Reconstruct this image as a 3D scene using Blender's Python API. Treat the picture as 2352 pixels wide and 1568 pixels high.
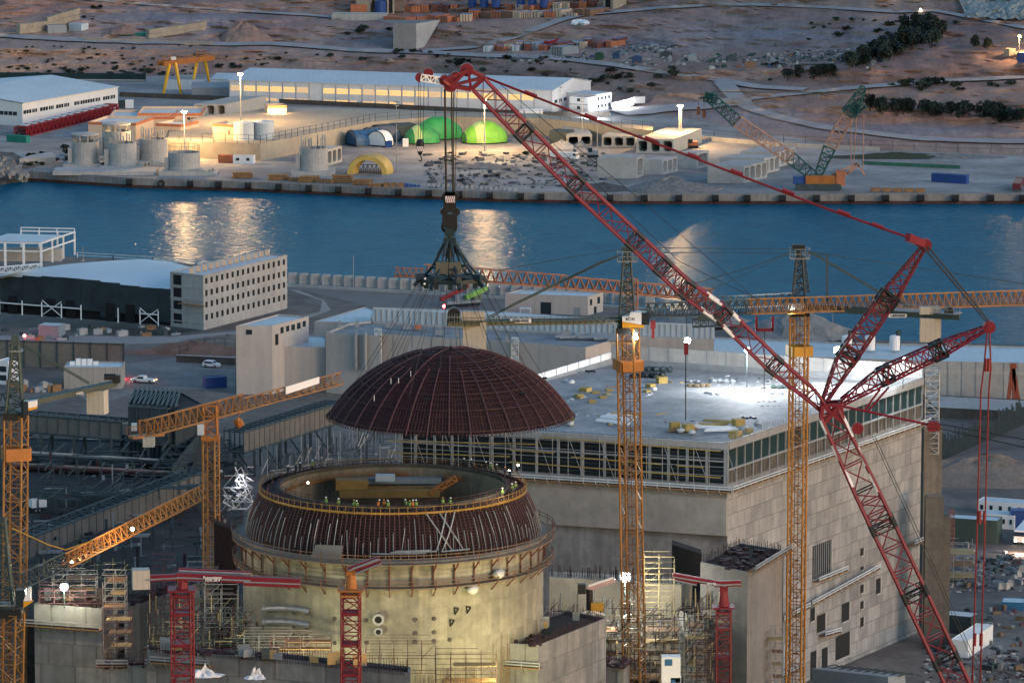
import bpy, math, random
from mathutils import Vector, noise
random.seed(7)
R = math.radians
for o in list(bpy.data.objects): bpy.data.objects.remove(o)
S = bpy.context.scene
COL = S.collection
# ---------------------------------------------------------------- camera
FPX, CX, CY, PITCH, HC = 11025.0, 1176.0, 784.0, R(8.9), 205.0
cd = bpy.data.cameras.new('camera'); cam = bpy.data.objects.new('camera', cd); COL.objects.link(cam)
cam.location = (0, 0, HC); cam.rotation_euler = (R(90)-PITCH, 0, 0)
cd.sensor_width = 36.0; cd.lens = FPX*36/2352; cd.clip_start = 5; cd.clip_end = 12000
S.camera = cam
# ---------------------------------------------------------------- sky, sun, exposure
SUN_EL, SUN_ROT = R(4), R(125)
w = bpy.data.worlds.new("World"); S.world = w; w.use_nodes = True
nt = w.node_tree; nt.nodes.clear()
sky = nt.nodes.new('ShaderNodeTexSky'); sky.sky_type = 'NISHITA'; sky.sun_disc = False
sky.sun_elevation = SUN_EL; sky.sun_rotation = SUN_ROT; sky.air_density = 1.0; sky.dust_density = 0.6; sky.ozone_density = 2.3
bg = nt.nodes.new('ShaderNodeBackground'); bg.inputs[1].default_value = 0.13
wo = nt.nodes.new('ShaderNodeOutputWorld')
nt.links.new(sky.outputs[0], bg.inputs[0]); nt.links.new(bg.outputs[0], wo.inputs[0])
sl = bpy.data.lights.new('sun', 'SUN'); sl.energy = 0.26; sl.angle = R(25); sl.color = (1.0, .86, .82)
so = bpy.data.objects.new('sun', sl); COL.objects.link(so)
# sky rotation r: sun towards (sin r, cos r)
sd = Vector((math.sin(SUN_ROT), math.cos(SUN_ROT), math.tan(R(22)))).normalized()
so.rotation_euler = sd.to_track_quat('Z', 'Y').to_euler(); so.location = (0, 0, 400)
S.view_settings.view_transform = 'Standard'; S.view_settings.look = 'None'; S.view_settings.gamma = 1
S.view_settings.exposure = 2.0
# ---------------------------------------------------------------- photo pixel <-> place
sP, cP = math.sin(PITCH), math.cos(PITCH)
def ray(u, v):
    x = (u-CX)/FPX; up = -(v-CY)/FPX
    return (x, cP+up*sP, -sP+up*cP)
def G(u, v, z=10.0):
    d = ray(u, v); t = (z-HC)/d[2]; return Vector((d[0]*t, d[1]*t, z))
def A(u, v, Y):
    d = ray(u, v); t = Y/d[1]; return Vector((d[0]*t, Y, HC+d[2]*t))
def zat(v, Y): return A(CX, v, Y).z
def ppm(Y, z=30): return FPX/(Y*cP+(HC-z)*sP)      # photo units per metre
# ---------------------------------------------------------------- materials
MATS = {}
def lin(c): return tuple(((x/12.92) if x <= .04045 else ((x+.055)/1.055)**2.4) for x in c)
def mat(name, col, rough=.8, metal=0, var=.25, scale=.3, col2=None, streak=0, bump=0, panel=None, wire=None, spec=.4, lines=None):
    """col is linear base colour; var = amount of blotchy wear, streak = rain streaks down the face"""
    if name in MATS: return MATS[name]
    m = bpy.data.materials.new(name); m.use_nodes = True; n = m.node_tree.nodes; L = m.node_tree.links
    b = n['Principled BSDF']; b.inputs['Roughness'].default_value = rough; b.inputs['Metallic'].default_value = metal
    b.inputs['Specular IOR Level'].default_value = spec
    tc = n.new('ShaderNodeTexCoord')
    def nz(sc, det=5, vec=None, ro=.6):
        t = n.new('ShaderNodeTexNoise'); t.inputs['Scale'].default_value = sc; t.inputs['Detail'].default_value = det; t.inputs['Roughness'].default_value = ro
        L.new(vec or tc.outputs['Object'], t.inputs['Vector']); return t.outputs['Fac']
    def ramp(f, a, c, p0=.35, p1=.65):
        r = n.new('ShaderNodeValToRGB'); r.color_ramp.elements[0].position = p0; r.color_ramp.elements[1].position = p1
        r.color_ramp.elements[0].color = (*a, 1); r.color_ramp.elements[1].color = (*c, 1); L.new(f, r.inputs[0]); return r.outputs[0]
    def mul(a, c, f=1.0):
        x = n.new('ShaderNodeMix'); x.data_type = 'RGBA'; x.blend_type = 'MULTIPLY'; x.inputs[0].default_value = f
        L.new(a, x.inputs[6]); L.new(c, x.inputs[7]); return x.outputs[2]
    c2 = col2 or tuple(c*(1-var) for c in col)
    out = ramp(nz(scale), c2, col)
    if var: 
        k = 1-var*.8; out = mul(out, ramp(nz(scale*6, 4), (k, k, k), (1, 1, 1), .3, .7))
    if streak:
        mp = n.new('ShaderNodeMapping'); mp.inputs['Scale'].default_value = (1, 1, .06); L.new(tc.outputs['Object'], mp.inputs[0])
        k = 1-streak; out = mul(out, ramp(nz(.9, 6, mp.outputs[0], .7), (k, k, k*1.02), (1, 1, 1), .3, .66))
    if panel:
        pw, ph, dk = panel     # formwork panels: width, height, tone of the joints
        sx = n.new('ShaderNodeSeparateXYZ'); L.new(tc.outputs['Object'], sx.inputs[0])
        ad = n.new('ShaderNodeMath'); ad.operation = 'MULTIPLY_ADD'; ad.inputs[1].default_value = .8
        L.new(sx.outputs[0], ad.inputs[0]); L.new(sx.outputs[1], ad.inputs[2])
        cb = n.new('ShaderNodeCombineXYZ'); L.new(ad.outputs[0], cb.inputs[0]); L.new(sx.outputs[2], cb.inputs[1])
        br = n.new('ShaderNodeTexBrick'); br.inputs['Scale'].default_value = 1; br.inputs['Brick Width'].default_value = pw; br.inputs['Row Height'].default_value = ph
        br.inputs['Mortar Size'].default_value = .07; br.offset = .33; br.squash_frequency = 3; br.squash = .7
        br.inputs['Color1'].default_value = (1, 1, 1, 1); br.inputs['Color2'].default_value = (.66, .68, .71, 1); br.inputs['Mortar'].default_value = (dk, dk, dk, 1)
        L.new(cb.outputs[0], br.inputs[0]); out = mul(out, br.outputs[0])
    if lines:
        sp, axis, dk, th = lines   # seams every sp metres
        sx = n.new('ShaderNodeSeparateXYZ'); L.new(tc.outputs['Object'], sx.inputs[0])
        dv = n.new('ShaderNodeMath'); dv.operation = 'DIVIDE'; dv.inputs[1].default_value = sp; L.new(sx.outputs[axis], dv.inputs[0])
        fr = n.new('ShaderNodeMath'); fr.operation = 'FRACT'; L.new(dv.outputs[0], fr.inputs[0])
        gt = n.new('ShaderNodeMath'); gt.operation = 'GREATER_THAN'; gt.inputs[1].default_value = th; L.new(fr.outputs[0], gt.inputs[0])
        out = mul(out, ramp(gt.outputs[0], (dk, dk, dk), (1, 1, 1), 0, 1))
    L.new(out, b.inputs['Base Color'])
    if bump:
        bp = n.new('ShaderNodeBump'); bp.inputs['Distance'].default_value = bump; bp.inputs['Strength'].default_value = 1
        L.new(nz(scale*5, 8), bp.inputs['Height']); L.new(bp.outputs[0], b.inputs['Normal'])
    MATS[name] = m; return m
def glow(name, col, st):
    if name in MATS: return MATS[name]
    m = bpy.data.materials.new(name); m.use_nodes = True; b = m.node_tree.nodes['Principled BSDF']
    b.inputs['Base Color'].default_value = (.12, .11, .09, 1); b.inputs['Emission Color'].default_value = (*col, 1); b.inputs['Emission Strength'].default_value = st
    MATS[name] = m; return m
# ---------------------------------------------------------------- mesh builder
def basis(d):
    d = d.normalized(); up = Vector((0, 0, 1)) if abs(d.z) < .95 else Vector((1, 0, 0))
    s = d.cross(up).normalized(); t = s.cross(d).normalized(); return d, s, t
class MB:
    def __init__(s): s.v = []; s.f = []; s.mi = []; s.m = 0; s.smooth = False
    def add(s, vs, fs):
        b = len(s.v); s.v += [tuple(p) for p in vs]
        for f in fs: s.f.append(tuple(b+i for i in f)); s.mi.append(s.m)
        return s
    def box(s, c, sz, rz=0, tilt=0):
        x, y, z = sz[0]/2, sz[1]/2, sz[2]/2; cr, sr = math.cos(rz), math.sin(rz); vs = []
        for dz in (-z, z):
            for dx, dy in ((-x, -y), (x, -y), (x, y), (-x, y)):
                zz = dz + tilt*dx
                vs.append((c[0]+dx*cr-dy*sr, c[1]+dx*sr+dy*cr, c[2]+zz))
        return s.add(vs, [(0, 3, 2, 1), (4, 5, 6, 7), (0, 1, 5, 4), (1, 2, 6, 5), (2, 3, 7, 6), (3, 0, 4, 7)])
    def bb(s, base, sz, rz=0): return s.box((base[0], base[1], base[2]+sz[2]/2), sz, rz)   # box standing on base
    def beam(s, a, b, w=.3, h=None):
        a, b = Vector(a), Vector(b); h = h or w
        if (b-a).length < 1e-6: return s
        d, x, y = basis(b-a); x = x*w/2; y = y*h/2; vs = []
        for p in (a, b): vs += [p-x-y, p+x-y, p+x+y, p-x+y]
        return s.add(vs, [(0, 3, 2, 1), (4, 5, 6, 7), (0, 1, 5, 4), (1, 2, 6, 5), (2, 3, 7, 6), (3, 0, 4, 7)])
    def tube(s, a, b, r=.15, n=6, r2=None, cap=True):
        a, b = Vector(a), Vector(b); r2 = r if r2 is None else r2
        if (b-a).length < 1e-6: return s
        d, x, y = basis(b-a); vs = []
        for p, q in ((a, r), (b, r2)):
            for i in range(n):
                t = 2*math.pi*i/n; vs.append(p+x*math.cos(t)*q+y*math.sin(t)*q)
        fs = [(i, (i+1) % n, n+(i+1) % n, n+i) for i in range(n)]
        if cap: fs += [tuple(range(n))[::-1], tuple(range(n, 2*n))]
        return s.add(vs, fs)
    def path(s, pts, r=.1, n=5):
        for a, b in zip(pts, pts[1:]): s.tube(a, b, r, n, cap=False)
        return s
    def prism(s, poly, z0, z1):
        n = len(poly); ar = sum(poly[i][0]*poly[(i+1) % n][1]-poly[(i+1) % n][0]*poly[i][1] for i in range(n))
        if ar < 0: poly = poly[::-1]
        vs = [(p[0], p[1], z0) for p in poly]+[(p[0], p[1], z1 if not callable(z1) else z1(p)) for p in poly]
        return s.add(vs, [tuple(range(n))[::-1], tuple(range(n, 2*n))]+[(i, (i+1) % n, n+(i+1) % n, n+i) for i in range(n)])
    def lathe(s, c, prof, n=48, a0=0, a1=2*math.pi):
        full = abs(a1-a0-2*math.pi) < 1e-6; m = n if full else n+1; k = len(prof); vs = []
        for i in range(m):
            t = a0+(a1-a0)*i/n; ct, st = math.cos(t), math.sin(t)
            vs += [(c[0]+r*ct, c[1]+r*st, c[2]+z) for r, z in prof]
        fs = []
        for i in range(n):
            j = (i+1) % m
            for q in range(k-1): fs.append((i*k+q, j*k+q, j*k+q+1, i*k+q+1))
        return s.add(vs, fs)
    def sphere(s, c, r, n=10, m=6, sz=1):
        prof = [(max(1e-3, r*math.cos(-math.pi/2+math.pi*i/m)), r*sz*math.sin(-math.pi/2+math.pi*i/m)) for i in range(m+1)]
        return s.lathe(c, prof, n)
    def rock(s, c, r, sq=.7, seed=0, n=7, m=5):
        rr = random.Random(seed); vs = []; b = len(s.v)
        for i in range(m+1):
            ph = -math.pi/2+math.pi*i/m
            for j in range(n):
                t = 2*math.pi*j/n; q = r*(.75+.5*rr.random()); vs.append((c[0]+q*math.cos(ph)*math.cos(t), c[1]+q*math.cos(ph)*math.sin(t), c[2]+q*sq*math.sin(ph)))
        return s.add(vs, [(i*n+j, i*n+(j+1) % n, (i+1)*n+(j+1) % n, (i+1)*n+j) for i in range(m) for j in range(n)])
    def lattice(s, a, b, w, h=None, seg=None, rc=.12, rb=.06, tri=False, w2=None, h2=None, up=None, ends=True, chords=None):
        """box (or triangular) lattice girder from a to b; mats: chords use s.m, braces too"""
        a, b = Vector(a), Vector(b); h = h or w; w2 = w2 or w; h2 = h2 or h
        d, x, y = basis(b-a)
        if up is not None:
            x = d.cross(Vector(up)).normalized(); y = x.cross(d).normalized()
        L = (b-a).length; seg = seg or max(1, round(L/w))
        offs = [(-.5, -.5), (.5, -.5), (.5, .5), (-.5, .5)] if not tri else [(-.5, -.5), (.5, -.5), (0, .5)]
        def P(t, k):
            ww = w+(w2-w)*t; hh = h+(h2-h)*t
            return a+(b-a)*t+x*offs[k][0]*ww+y*offs[k][1]*hh
        n = len(offs)
        for k in range(n): s.tube(P(0, k), P(1, k), rc, 6)
        for i in range(seg):
            t0, t1 = i/seg, (i+1)/seg
            for k in range(n):
                j = (k+1) % n
                if i % 2 == 0: s.beam(P(t0, k), P(t1, j), rb*2)
                else: s.beam(P(t0, j), P(t1, k), rb*2)
                s.beam(P(t1, k), P(t1, j), rb*2)
                if i == 0: s.beam(P(0, k), P(0, j), rb*2)
        return s
def make(name, mb, mats, parent=None, off=(0, 0, 0), smooth=False):
    me = bpy.data.meshes.new(name)
    me.from_pydata([(p[0]-off[0], p[1]-off[1], p[2]-off[2]) for p in mb.v], [], mb.f)
    if not isinstance(mats, (list, tuple)): mats = [mats]
    for m in mats: me.materials.append(m)
    if len(mats) > 1: me.polygons.foreach_set('material_index', mb.mi)
    if smooth: me.polygons.foreach_set('use_smooth', [True]*len(mb.f))
    me.update(); o = bpy.data.objects.new(name, me); COL.objects.link(o)
    if parent: o.parent = parent
    return o
def struct(name, mb, mats, kind='structure', smooth=False, **kw):
    o = make(name, mb, mats, smooth=smooth); o['kind'] = kind
    if kind == 'stuff':
        o['label'] = kw['label']; o['category'] = kw['cat']
    return o
class Thing:
    """a top-level thing: parts are collected in world metres, the root goes to the thing's base"""
    def __init__(s, name, label, cat, group=None, base=None): s.n, s.l, s.c, s.g, s.p, s.base = name, label, cat, group, [], base
    def part(s, name, mb, mats, sub=None, label=None, smooth=False):
        e = dict(n=name, mb=mb, m=mats, sub=sub, l=label, sm=smooth)
        if mb.v: s.p.append(e)
        return e
    def done(s):
        vs = [p for e in s.p for p in e['mb'].v]
        if s.base is None:
            z = min(p[2] for p in vs); xs = [p[0] for p in vs]; ys = [p[1] for p in vs]
            s.base = ((min(xs)+max(xs))/2, (min(ys)+max(ys))/2, z)
        if len(s.p) == 1 and s.p[0]['n'] == 'body':
            e = s.p[0]; o = make(s.n, e['mb'], e['m'], off=s.base, smooth=e['sm'])
        else:
            o = bpy.data.objects.new(s.n, None); COL.objects.link(o); o.empty_display_size = .5
            for e in s.p:
                if e['sub'] is None:
                    e['o'] = make(e['n'], e['mb'], e['m'], o, s.base, e['sm'])
            for e in s.p:
                if e['sub'] is not None: e['o'] = make(e['n'], e['mb'], e['m'], e['sub']['o'], s.base, e['sm'])
            for e in s.p:
                if e['l']: e['o']['label'] = e['l']
                if e['n'] in ('starter_bars', 'fringe_bars'): e['o']['kind'] = 'stuff'
        o.location = s.base; o['label'] = s.l; o['category'] = s.c
        if s.g: o['group'] = s.g
        s.o = o; return o
def one(name, label, cat, mb, mats, group=None, smooth=False, base=None):
    t = Thing(name, label, cat, group, base); t.part('body', mb, mats, smooth=smooth); return t.done()
def dup(root, loc, rz=0, label=None, sc=None, extra=None):
    r = root.copy(); COL.objects.link(r); r.location = loc; r.rotation_euler = (0, 0, rz)
    if sc: r.scale = sc if isinstance(sc, tuple) else (sc, sc, sc)
    if label: r['label'] = label
    for ch in root.children:
        c = ch.copy(); COL.objects.link(c); c.parent = r
        for g in ch.children:
            d = g.copy(); COL.objects.link(d); d.parent = c
    return r
def lamp(p, power, col, r=.6, spot=None, aim=None):
    ld = bpy.data.lights.new('lamp_light', 'SPOT' if spot else 'POINT'); ld.energy = power; ld.color = col; ld.shadow_soft_size = r
    o = bpy.data.objects.new('lamp_light', ld); COL.objects.link(o); o.location = p
    if spot:
        ld.spot_size = R(spot); ld.spot_blend = .6
        o.rotation_euler = (Vector(aim)-Vector(p)).to_track_quat('-Z', 'Y').to_euler()
    return o
# ---------------------------------------------------------------- palette
conc = mat('concrete', (.32, .315, .305), .9, var=.38, scale=.12, streak=.35, bump=.05)
concL = mat('light_concrete', (.47, .455, .43), .9, var=.2, scale=.15, streak=.18)
concP = mat('formwork_concrete', (.36, .355, .34), .9, var=.32, scale=.1, streak=.3, panel=(2.6, 3.4, .55))
concD = mat('dark_concrete', (.11, .10, .09), .95, var=.4, scale=.3)
concR = mat('reactor_concrete', (.42, .395, .30), .9, var=.35, scale=.13, streak=.25, panel=(2.3, 5, .78))
beige = mat('beige_wall', (.47, .43, .395), .85, var=.1, scale=.12, streak=.14)
beigeF = mat('beige_panels', (.36, .34, .31), .85, var=.1, scale=.2, streak=.1, lines=(3.0, 0, .6, .05))
tan = mat('tan_render', (.62, .47, .34), .85, var=.1, scale=.3, streak=.08)
white = mat('white_cladding', (.66, .67, .68), .6, var=.07, scale=.1, streak=.08)
whiteR = mat('white_roof_sheet', (.52, .58, .62), .5, var=.12, scale=.08, lines=(2.4, 0, .86, .06))
whiteP = mat('white_paint', (.8, .8, .8), .5, var=.08)
membr = mat('roof_membrane', (.33, .34, .35), .75, var=.4, scale=.14, lines=(2.0, 1, .9, .05))
steelG = mat('galvanised_steel', (.34, .35, .36), .5, .3, var=.2, scale=.6)
steelD = mat('dark_steel', (.055, .08, .09), .6, .2, var=.3, scale=.5)
greyP = mat('grey_paint', (.26, .29, .31), .6, var=.15)
greenD = mat('dark_green_paint', (.045, .075, .07), .6, var=.2)
glassD = mat('dark_glass', (.02, .035, .045), .25, var=.2)
black = mat('black_rubber', (.012, .013, .015), .8, var=.2)
blackS = mat('black_steel', (.02, .022, .025), .5, .3, var=.2)
red = mat('red_paint', (.27, .012, .02), .55, var=.2, scale=.4)
orange = mat('orange_paint', (.42, .15, .03), .5, var=.25, scale=.4)
yellow = mat('yellow_paint', (.55, .30, .04), .5, var=.15)
rust = mat('rusty_rebar', (.062, .028, .034), .8, .1, var=.4, scale=.8)
rustL = mat('brown_red_rib', (.125, .062, .07), .7, .1, var=.3, scale=.8)
wood = mat('timber', (.34, .19, .09), .85, var=.35, scale=.6)
ply = mat('plywood', (.48, .33, .14), .85, var=.25, scale=.5)
blue = mat('blue_paint', (.02, .07, .26), .5, var=.2)
blueS = mat('blue_roof_sheet', (.035, .16, .32), .6, var=.25)
teal = mat('teal_paint', (.01, .20, .15), .55, var=.2)
brick = mat('orange_container_paint', (.50, .17, .08), .7, var=.25, scale=.5)
cpd = mat('counterweight_concrete', (.48, .45, .38), .9, var=.12, scale=.5, lines=(.8, 0, .75, .1))
hole = mat('dark_interior', (.012, .013, .015), .95, var=.3)
gravel = mat('gravel', (.27, .27, .275), .95, var=.45, scale=.7, bump=.3)
warm = (1.0, .60, .25); cool = (.92, .96, 1.0)
# ================================================================ SETTING: sea, quay, hills, near shore
def lerp_line(pts, u):
    if u <= pts[0][0]: return pts[0][1]
    for (a, b), (c, d) in zip(pts, pts[1:]):
        if u <= c: return b+(d-b)*(u-a)/(c-a)
    return pts[-1][1]
QZ = 3.2
QUAY = [(-900, 330), (-300, 375), (100, 397), (297, 410), (588, 419), (890, 433), (1176, 443), (1428, 447), (1882, 447), (3300, 445)]
COLS = [(-900, [(183, 0), (112, .40), (84, .02), (72, .1), (-170, .30)]),
        (0,    [(183, 0), (112, .40), (84, .02), (72, .1), (-170, .30)]),
        (560,  [(165, 0), (115, .40), (94, .02), (45, .45), (30, .02), (-170, .28)]),
        (1000, [(178, 0), (130, .40), (108, .02), (60, .35), (40, .02), (-170, .35)]),
        (1400, [(236, 0), (162, .33), (148, .02), (108, .03), (45, .3), (30, .03), (-170, .3)]),
        (1700, [(292, 0), (240, .2), (210, .25), (185, .02), (158, .38), (108, .03), (-170, .22)]),
        (2000, [(340, 0), (305, .1), (285, .03), (242, .5), (204, .2), (192, .02), (160, .5), (135, .03), (40, .22), (30, .02), (-170, .25)]),
        (2352, [(352, 0), (335, .1), (315, .02), (262, .5), (240, .3), (190, .15), (176, .02), (120, .5), (110, .05), (70, .2), (60, .02), (-170, .25)]),
        (3300, [(352, 0), (335, .1), (315, .02), (262, .5), (240, .3), (190, .15), (176, .02), (120, .5), (110, .05), (70, .2), (60, .02), (-170, .25)])]
def coltab(segs):
    out = []; v0 = 500.0; z = QZ; Y = G(CX, v0, z).y; k = 0; v = v0
    while v > -175:
        v -= 1.0
        while k < len(segs)-1 and v < segs[k][0]: k += 1
        s = segs[k][1]; d = ray(CX, v); tp = -d[2]/d[1]
        Yn = (HC-z+s*Y)/(tp+s); z += s*(Yn-Y); Y = Yn; out.append(z)
    return out
CT = [(u, coltab(s)) for u, s in COLS]
def Zf(u, v):
    i = max(0, min(len(CT[0][1])-2, 499-v)); k = int(i); fr = i-k
    u = max(-899, min(3299, u))
    for (a, ta), (b, tb) in zip(CT, CT[1:]):
        if u <= b:
            t = (u-a)/(b-a); za = ta[k]+(ta[k+1]-ta[k])*fr; zb = tb[k]+(tb[k+1]-tb[k])*fr; z = za+(zb-za)*t; break
    rise = min(1, max(0, (z-QZ)/6))
    if rise > 0:
        z += rise*(noise.fractal(Vector((u*.012, v*.05, 0)), 1, 2, 4)*.5 + noise.fractal(Vector((u*.022, v*.16, 3)), 1, 2, 2)*.25)
    return z
def GP(u, v): return G(u, v, Zf(u, v))
# sea
mb = MB(); mb.add([(-1600, 900, 0), (1600, 900, 0), (1600, 4000, 0), (-1600, 4000, 0)], [(0, 1, 2, 3)])
wm = bpy.data.materials.new('sea_water'); wm.use_nodes = True; n = wm.node_tree.nodes; L = wm.node_tree.links; b = n['Principled BSDF']
b.inputs['Base Color'].default_value = (.002, .065, .13, 1); b.inputs['Roughness'].default_value = .12; b.inputs['IOR'].default_value = 1.33
b.inputs['Specular IOR Level'].default_value = .06
tc = n.new('ShaderNodeTexCoord'); mp = n.new('ShaderNodeMapping'); mp.inputs['Scale'].default_value = (.8, 1.3, 1); L.new(tc.outputs['Object'], mp.inputs[0])
t1 = n.new('ShaderNodeTexNoise'); t1.inputs['Scale'].default_value = .3; t1.inputs['Detail'].default_value = 4; t1.inputs['Distortion'].default_value = .6; L.new(mp.outputs[0], t1.inputs[0])
bp = n.new('ShaderNodeBump'); bp.inputs['Strength'].default_value = 1.0; bp.inputs['Distance'].default_value = 1.0
L.new(t1.outputs['Fac'], bp.inputs['Height']); L.new(bp.outputs[0], b.inputs['Normal'])
t2 = n.new('ShaderNodeTexNoise'); t2.inputs['Scale'].default_value = .05; t2.inputs['Detail'].default_value = 9; t2.inputs['Roughness'].default_value = .75; L.new(tc.outputs['Object'], t2.inputs[0])
cr = n.new('ShaderNodeValToRGB'); cr.color_ramp.elements[0].color = (.0002, .066, .118, 1); cr.color_ramp.elements[1].color = (.0004, .105, .172, 1)
cr.color_ramp.elements[0].position = .3; cr.color_ramp.elements[1].position = .7
L.new(t2.outputs['Fac'], cr.inputs[0]); L.new(cr.outputs[0], b.inputs['Base Color'])
n.remove(b); df = n.new('ShaderNodeBsdfDiffuse'); gl = n.new('ShaderNodeBsdfGlossy'); gl.inputs['Roughness'].default_value = .2; ms = n.new('ShaderNodeMixShader'); ms.inputs[0].default_value = .13; gl.inputs['Color'].default_value = (.85, .93, 1, 1)
L.new(cr.outputs[0], df.inputs[0]); L.new(bp.outputs[0], gl.inputs['Normal']); L.new(bp.outputs[0], df.inputs['Normal']); L.new(df.outputs[0], ms.inputs[1]); L.new(gl.outputs[0], ms.inputs[2]); L.new(ms.outputs[0], n['Material Output'].inputs[0])
struct('water', mb, wm)
# hills and quay ground as one sheet each
us = [-880+14*i for i in range(298)]
def qv(u): return lerp_line(QUAY, u)
def toe(u):
    return lerp_line([(-900, 186), (0, 186), (560, 168), (1000, 180), (1400, 240), (1700, 296), (2000, 345), (2352, 358), (3300, 358)], u)
mb = MB(); NR = 24
for u in us:
    for j in range(NR+1):
        v = qv(u)+(toe(u)-qv(u))*j/NR; mb.v.append(tuple(GP(u, v)))
for i in range(len(us)-1):
    for j in range(NR): mb.f.append((i*(NR+1)+j, (i+1)*(NR+1)+j, (i+1)*(NR+1)+j+1, i*(NR+1)+j+1)); mb.mi.append(0)
gq = mat('quay_ground', (.36, .355, .35), .95, var=.35, scale=.05, col2=(.20, .19, .185), bump=.1)
struct('quay_ground', mb, gq)
hm = bpy.data.materials.new('hill_soil'); hm.use_nodes = True; n = hm.node_tree.nodes; L = hm.node_tree.links; b = n['Principled BSDF']; b.inputs['Roughness'].default_value = .95; b.inputs['Specular IOR Level'].default_value = .1
tc = n.new('ShaderNodeTexCoord')
def NZ(sc, det=6, dist=0, ro=.62):
    t = n.new('ShaderNodeTexNoise'); t.inputs['Scale'].default_value = sc; t.inputs['Detail'].default_value = det; t.inputs['Distortion'].default_value = dist; t.inputs['Roughness'].default_value = ro
    L.new(tc.outputs['Object'], t.inputs[0]); return t.outputs['Fac']
def RP(f, els):
    r = n.new('ShaderNodeValToRGB'); e = r.color_ramp.elements
    while len(e) < len(els): e.new(.5)
    for k, (p, c) in enumerate(els): e[k].position = p; e[k].color = (*c, 1)
    L.new(f, r.inputs[0]); return r.outputs[0]
def MX(a, c, f, mode='MIX'):
    x = n.new('ShaderNodeMix'); x.data_type = 'RGBA'; x.blend_type = mode
    if isinstance(f, float): x.inputs[0].default_value = f
    else: L.new(f, x.inputs[0])
    L.new(a, x.inputs[6]); L.new(c, x.inputs[7]); return x.outputs[2]
base = RP(NZ(.012, 8, .5), [(.32, (.15, .105, .09)), (.48, (.20, .145, .12)), (.62, (.27, .20, .16)), (.75, (.21, .165, .15))])
at = n.new('ShaderNodeAttribute'); at.attribute_name = 'redsoil'
redc = RP(NZ(.08, 8, .8), [(.3, (.15, .10, .09)), (.55, (.24, .15, .125)), (.75, (.26, .20, .17))])
nm = n.new('ShaderNodeMath'); nm.operation = 'MULTIPLY'; L.new(at.outputs['Fac'], nm.inputs[0]); L.new(RP(NZ(.03, 6), [(.38, (.15, .15, .15)), (.6, (1, 1, 1))]), nm.inputs[1])
c = MX(base, redc, nm.outputs[0])
at2 = n.new('ShaderNodeAttribute'); at2.attribute_name = 'greysoil'
c = MX(c, RP(NZ(.05, 7), [(.3, (.15, .145, .16)), (.7, (.23, .22, .235))]), at2.outputs['Fac'])
c = MX(c, RP(NZ(.05, 3), [(0, (1.38, 1.30, 1.32)), (1, (1.38, 1.30, 1.32))]), 1.0, 'MULTIPLY'); c = MX(c, RP(NZ(.35, 6, .3, .75), [(.36, (.80, .79, .79)), (.5, (.97, .97, .97)), (.66, (1.16, 1.16, 1.16))]), 1.0, 'MULTIPLY')
mp = n.new('ShaderNodeMapping'); mp.inputs['Scale'].default_value = (.16, .012, .05); L.new(tc.outputs['Object'], mp.inputs[0]); tt_ = n.new('ShaderNodeTexNoise'); tt_.inputs['Scale'].default_value = 1; tt_.inputs['Detail'].default_value = 6; tt_.inputs['Roughness'].default_value = .7; tt_.inputs['Distortion'].default_value = .4; L.new(mp.outputs[0], tt_.inputs[0])
c = MX(c, RP(tt_.outputs['Fac'], [(.38, (.86, .85, .86)), (.5, (1, 1, 1)), (.64, (1.12, 1.11, 1.1))]), 1.0, 'MULTIPLY')
L.new(c, b.inputs['Base Color'])
bp = n.new('ShaderNodeBump'); bp.inputs['Distance'].default_value = .7; bp.inputs['Strength'].default_value = .9; L.new(NZ(.22, 9, .4, .75), bp.inputs['Height']); L.new(bp.outputs[0], b.inputs['Normal'])
mb = MB(); NR = 170; at1 = []; atg = []
REDS = [(640, 60, 90, 28), (2100, 165, 200, 26), (2250, 130, 120, 25), (1850, 185, 60, 14), (2150, 268, 260, 24), (1300, 60, 260, 16), (300, 175, 400, 6), (1000, 120, 120, 12), (1330, 215, 90, 20), (60, 20, 120, 22), (1700, 40, 200, 20), (1960, 240, 60, 20), (930, 20, 90, 30)]
GREYS = [(400, 50, 230, 40), (1760, 80, 260, 34), (2000, 90, 200, 40), (860, 90, 120, 30), (1720, 270, 150, 25), (2100, 300, 300, 18), (1500, 100, 200, 20)]
for u in us:
    for j in range(NR+1):
        v = toe(u)+(-170-toe(u))*j/NR; mb.v.append(tuple(GP(u, v)))
        at1.append(max([math.exp(-((u-a)/c_)**2-((v-b_)/d_)**2) for a, b_, c_, d_ in REDS]))
        atg.append(.9*max([math.exp(-((u-a)/c_)**2-((v-b_)/d_)**2) for a, b_, c_, d_ in GREYS]))
for i in range(len(us)-1):
    for j in range(NR): mb.f.append((i*(NR+1)+j, (i+1)*(NR+1)+j, (i+1)*(NR+1)+j+1, i*(NR+1)+j+1)); mb.mi.append(0)
ho = struct('hills', mb, hm, smooth=True)
for nm_, dat in (('redsoil', at1), ('greysoil', atg)):
    a_ = ho.data.attributes.new(nm_, 'FLOAT', 'POINT'); a_.data.foreach_set('value', dat)
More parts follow.
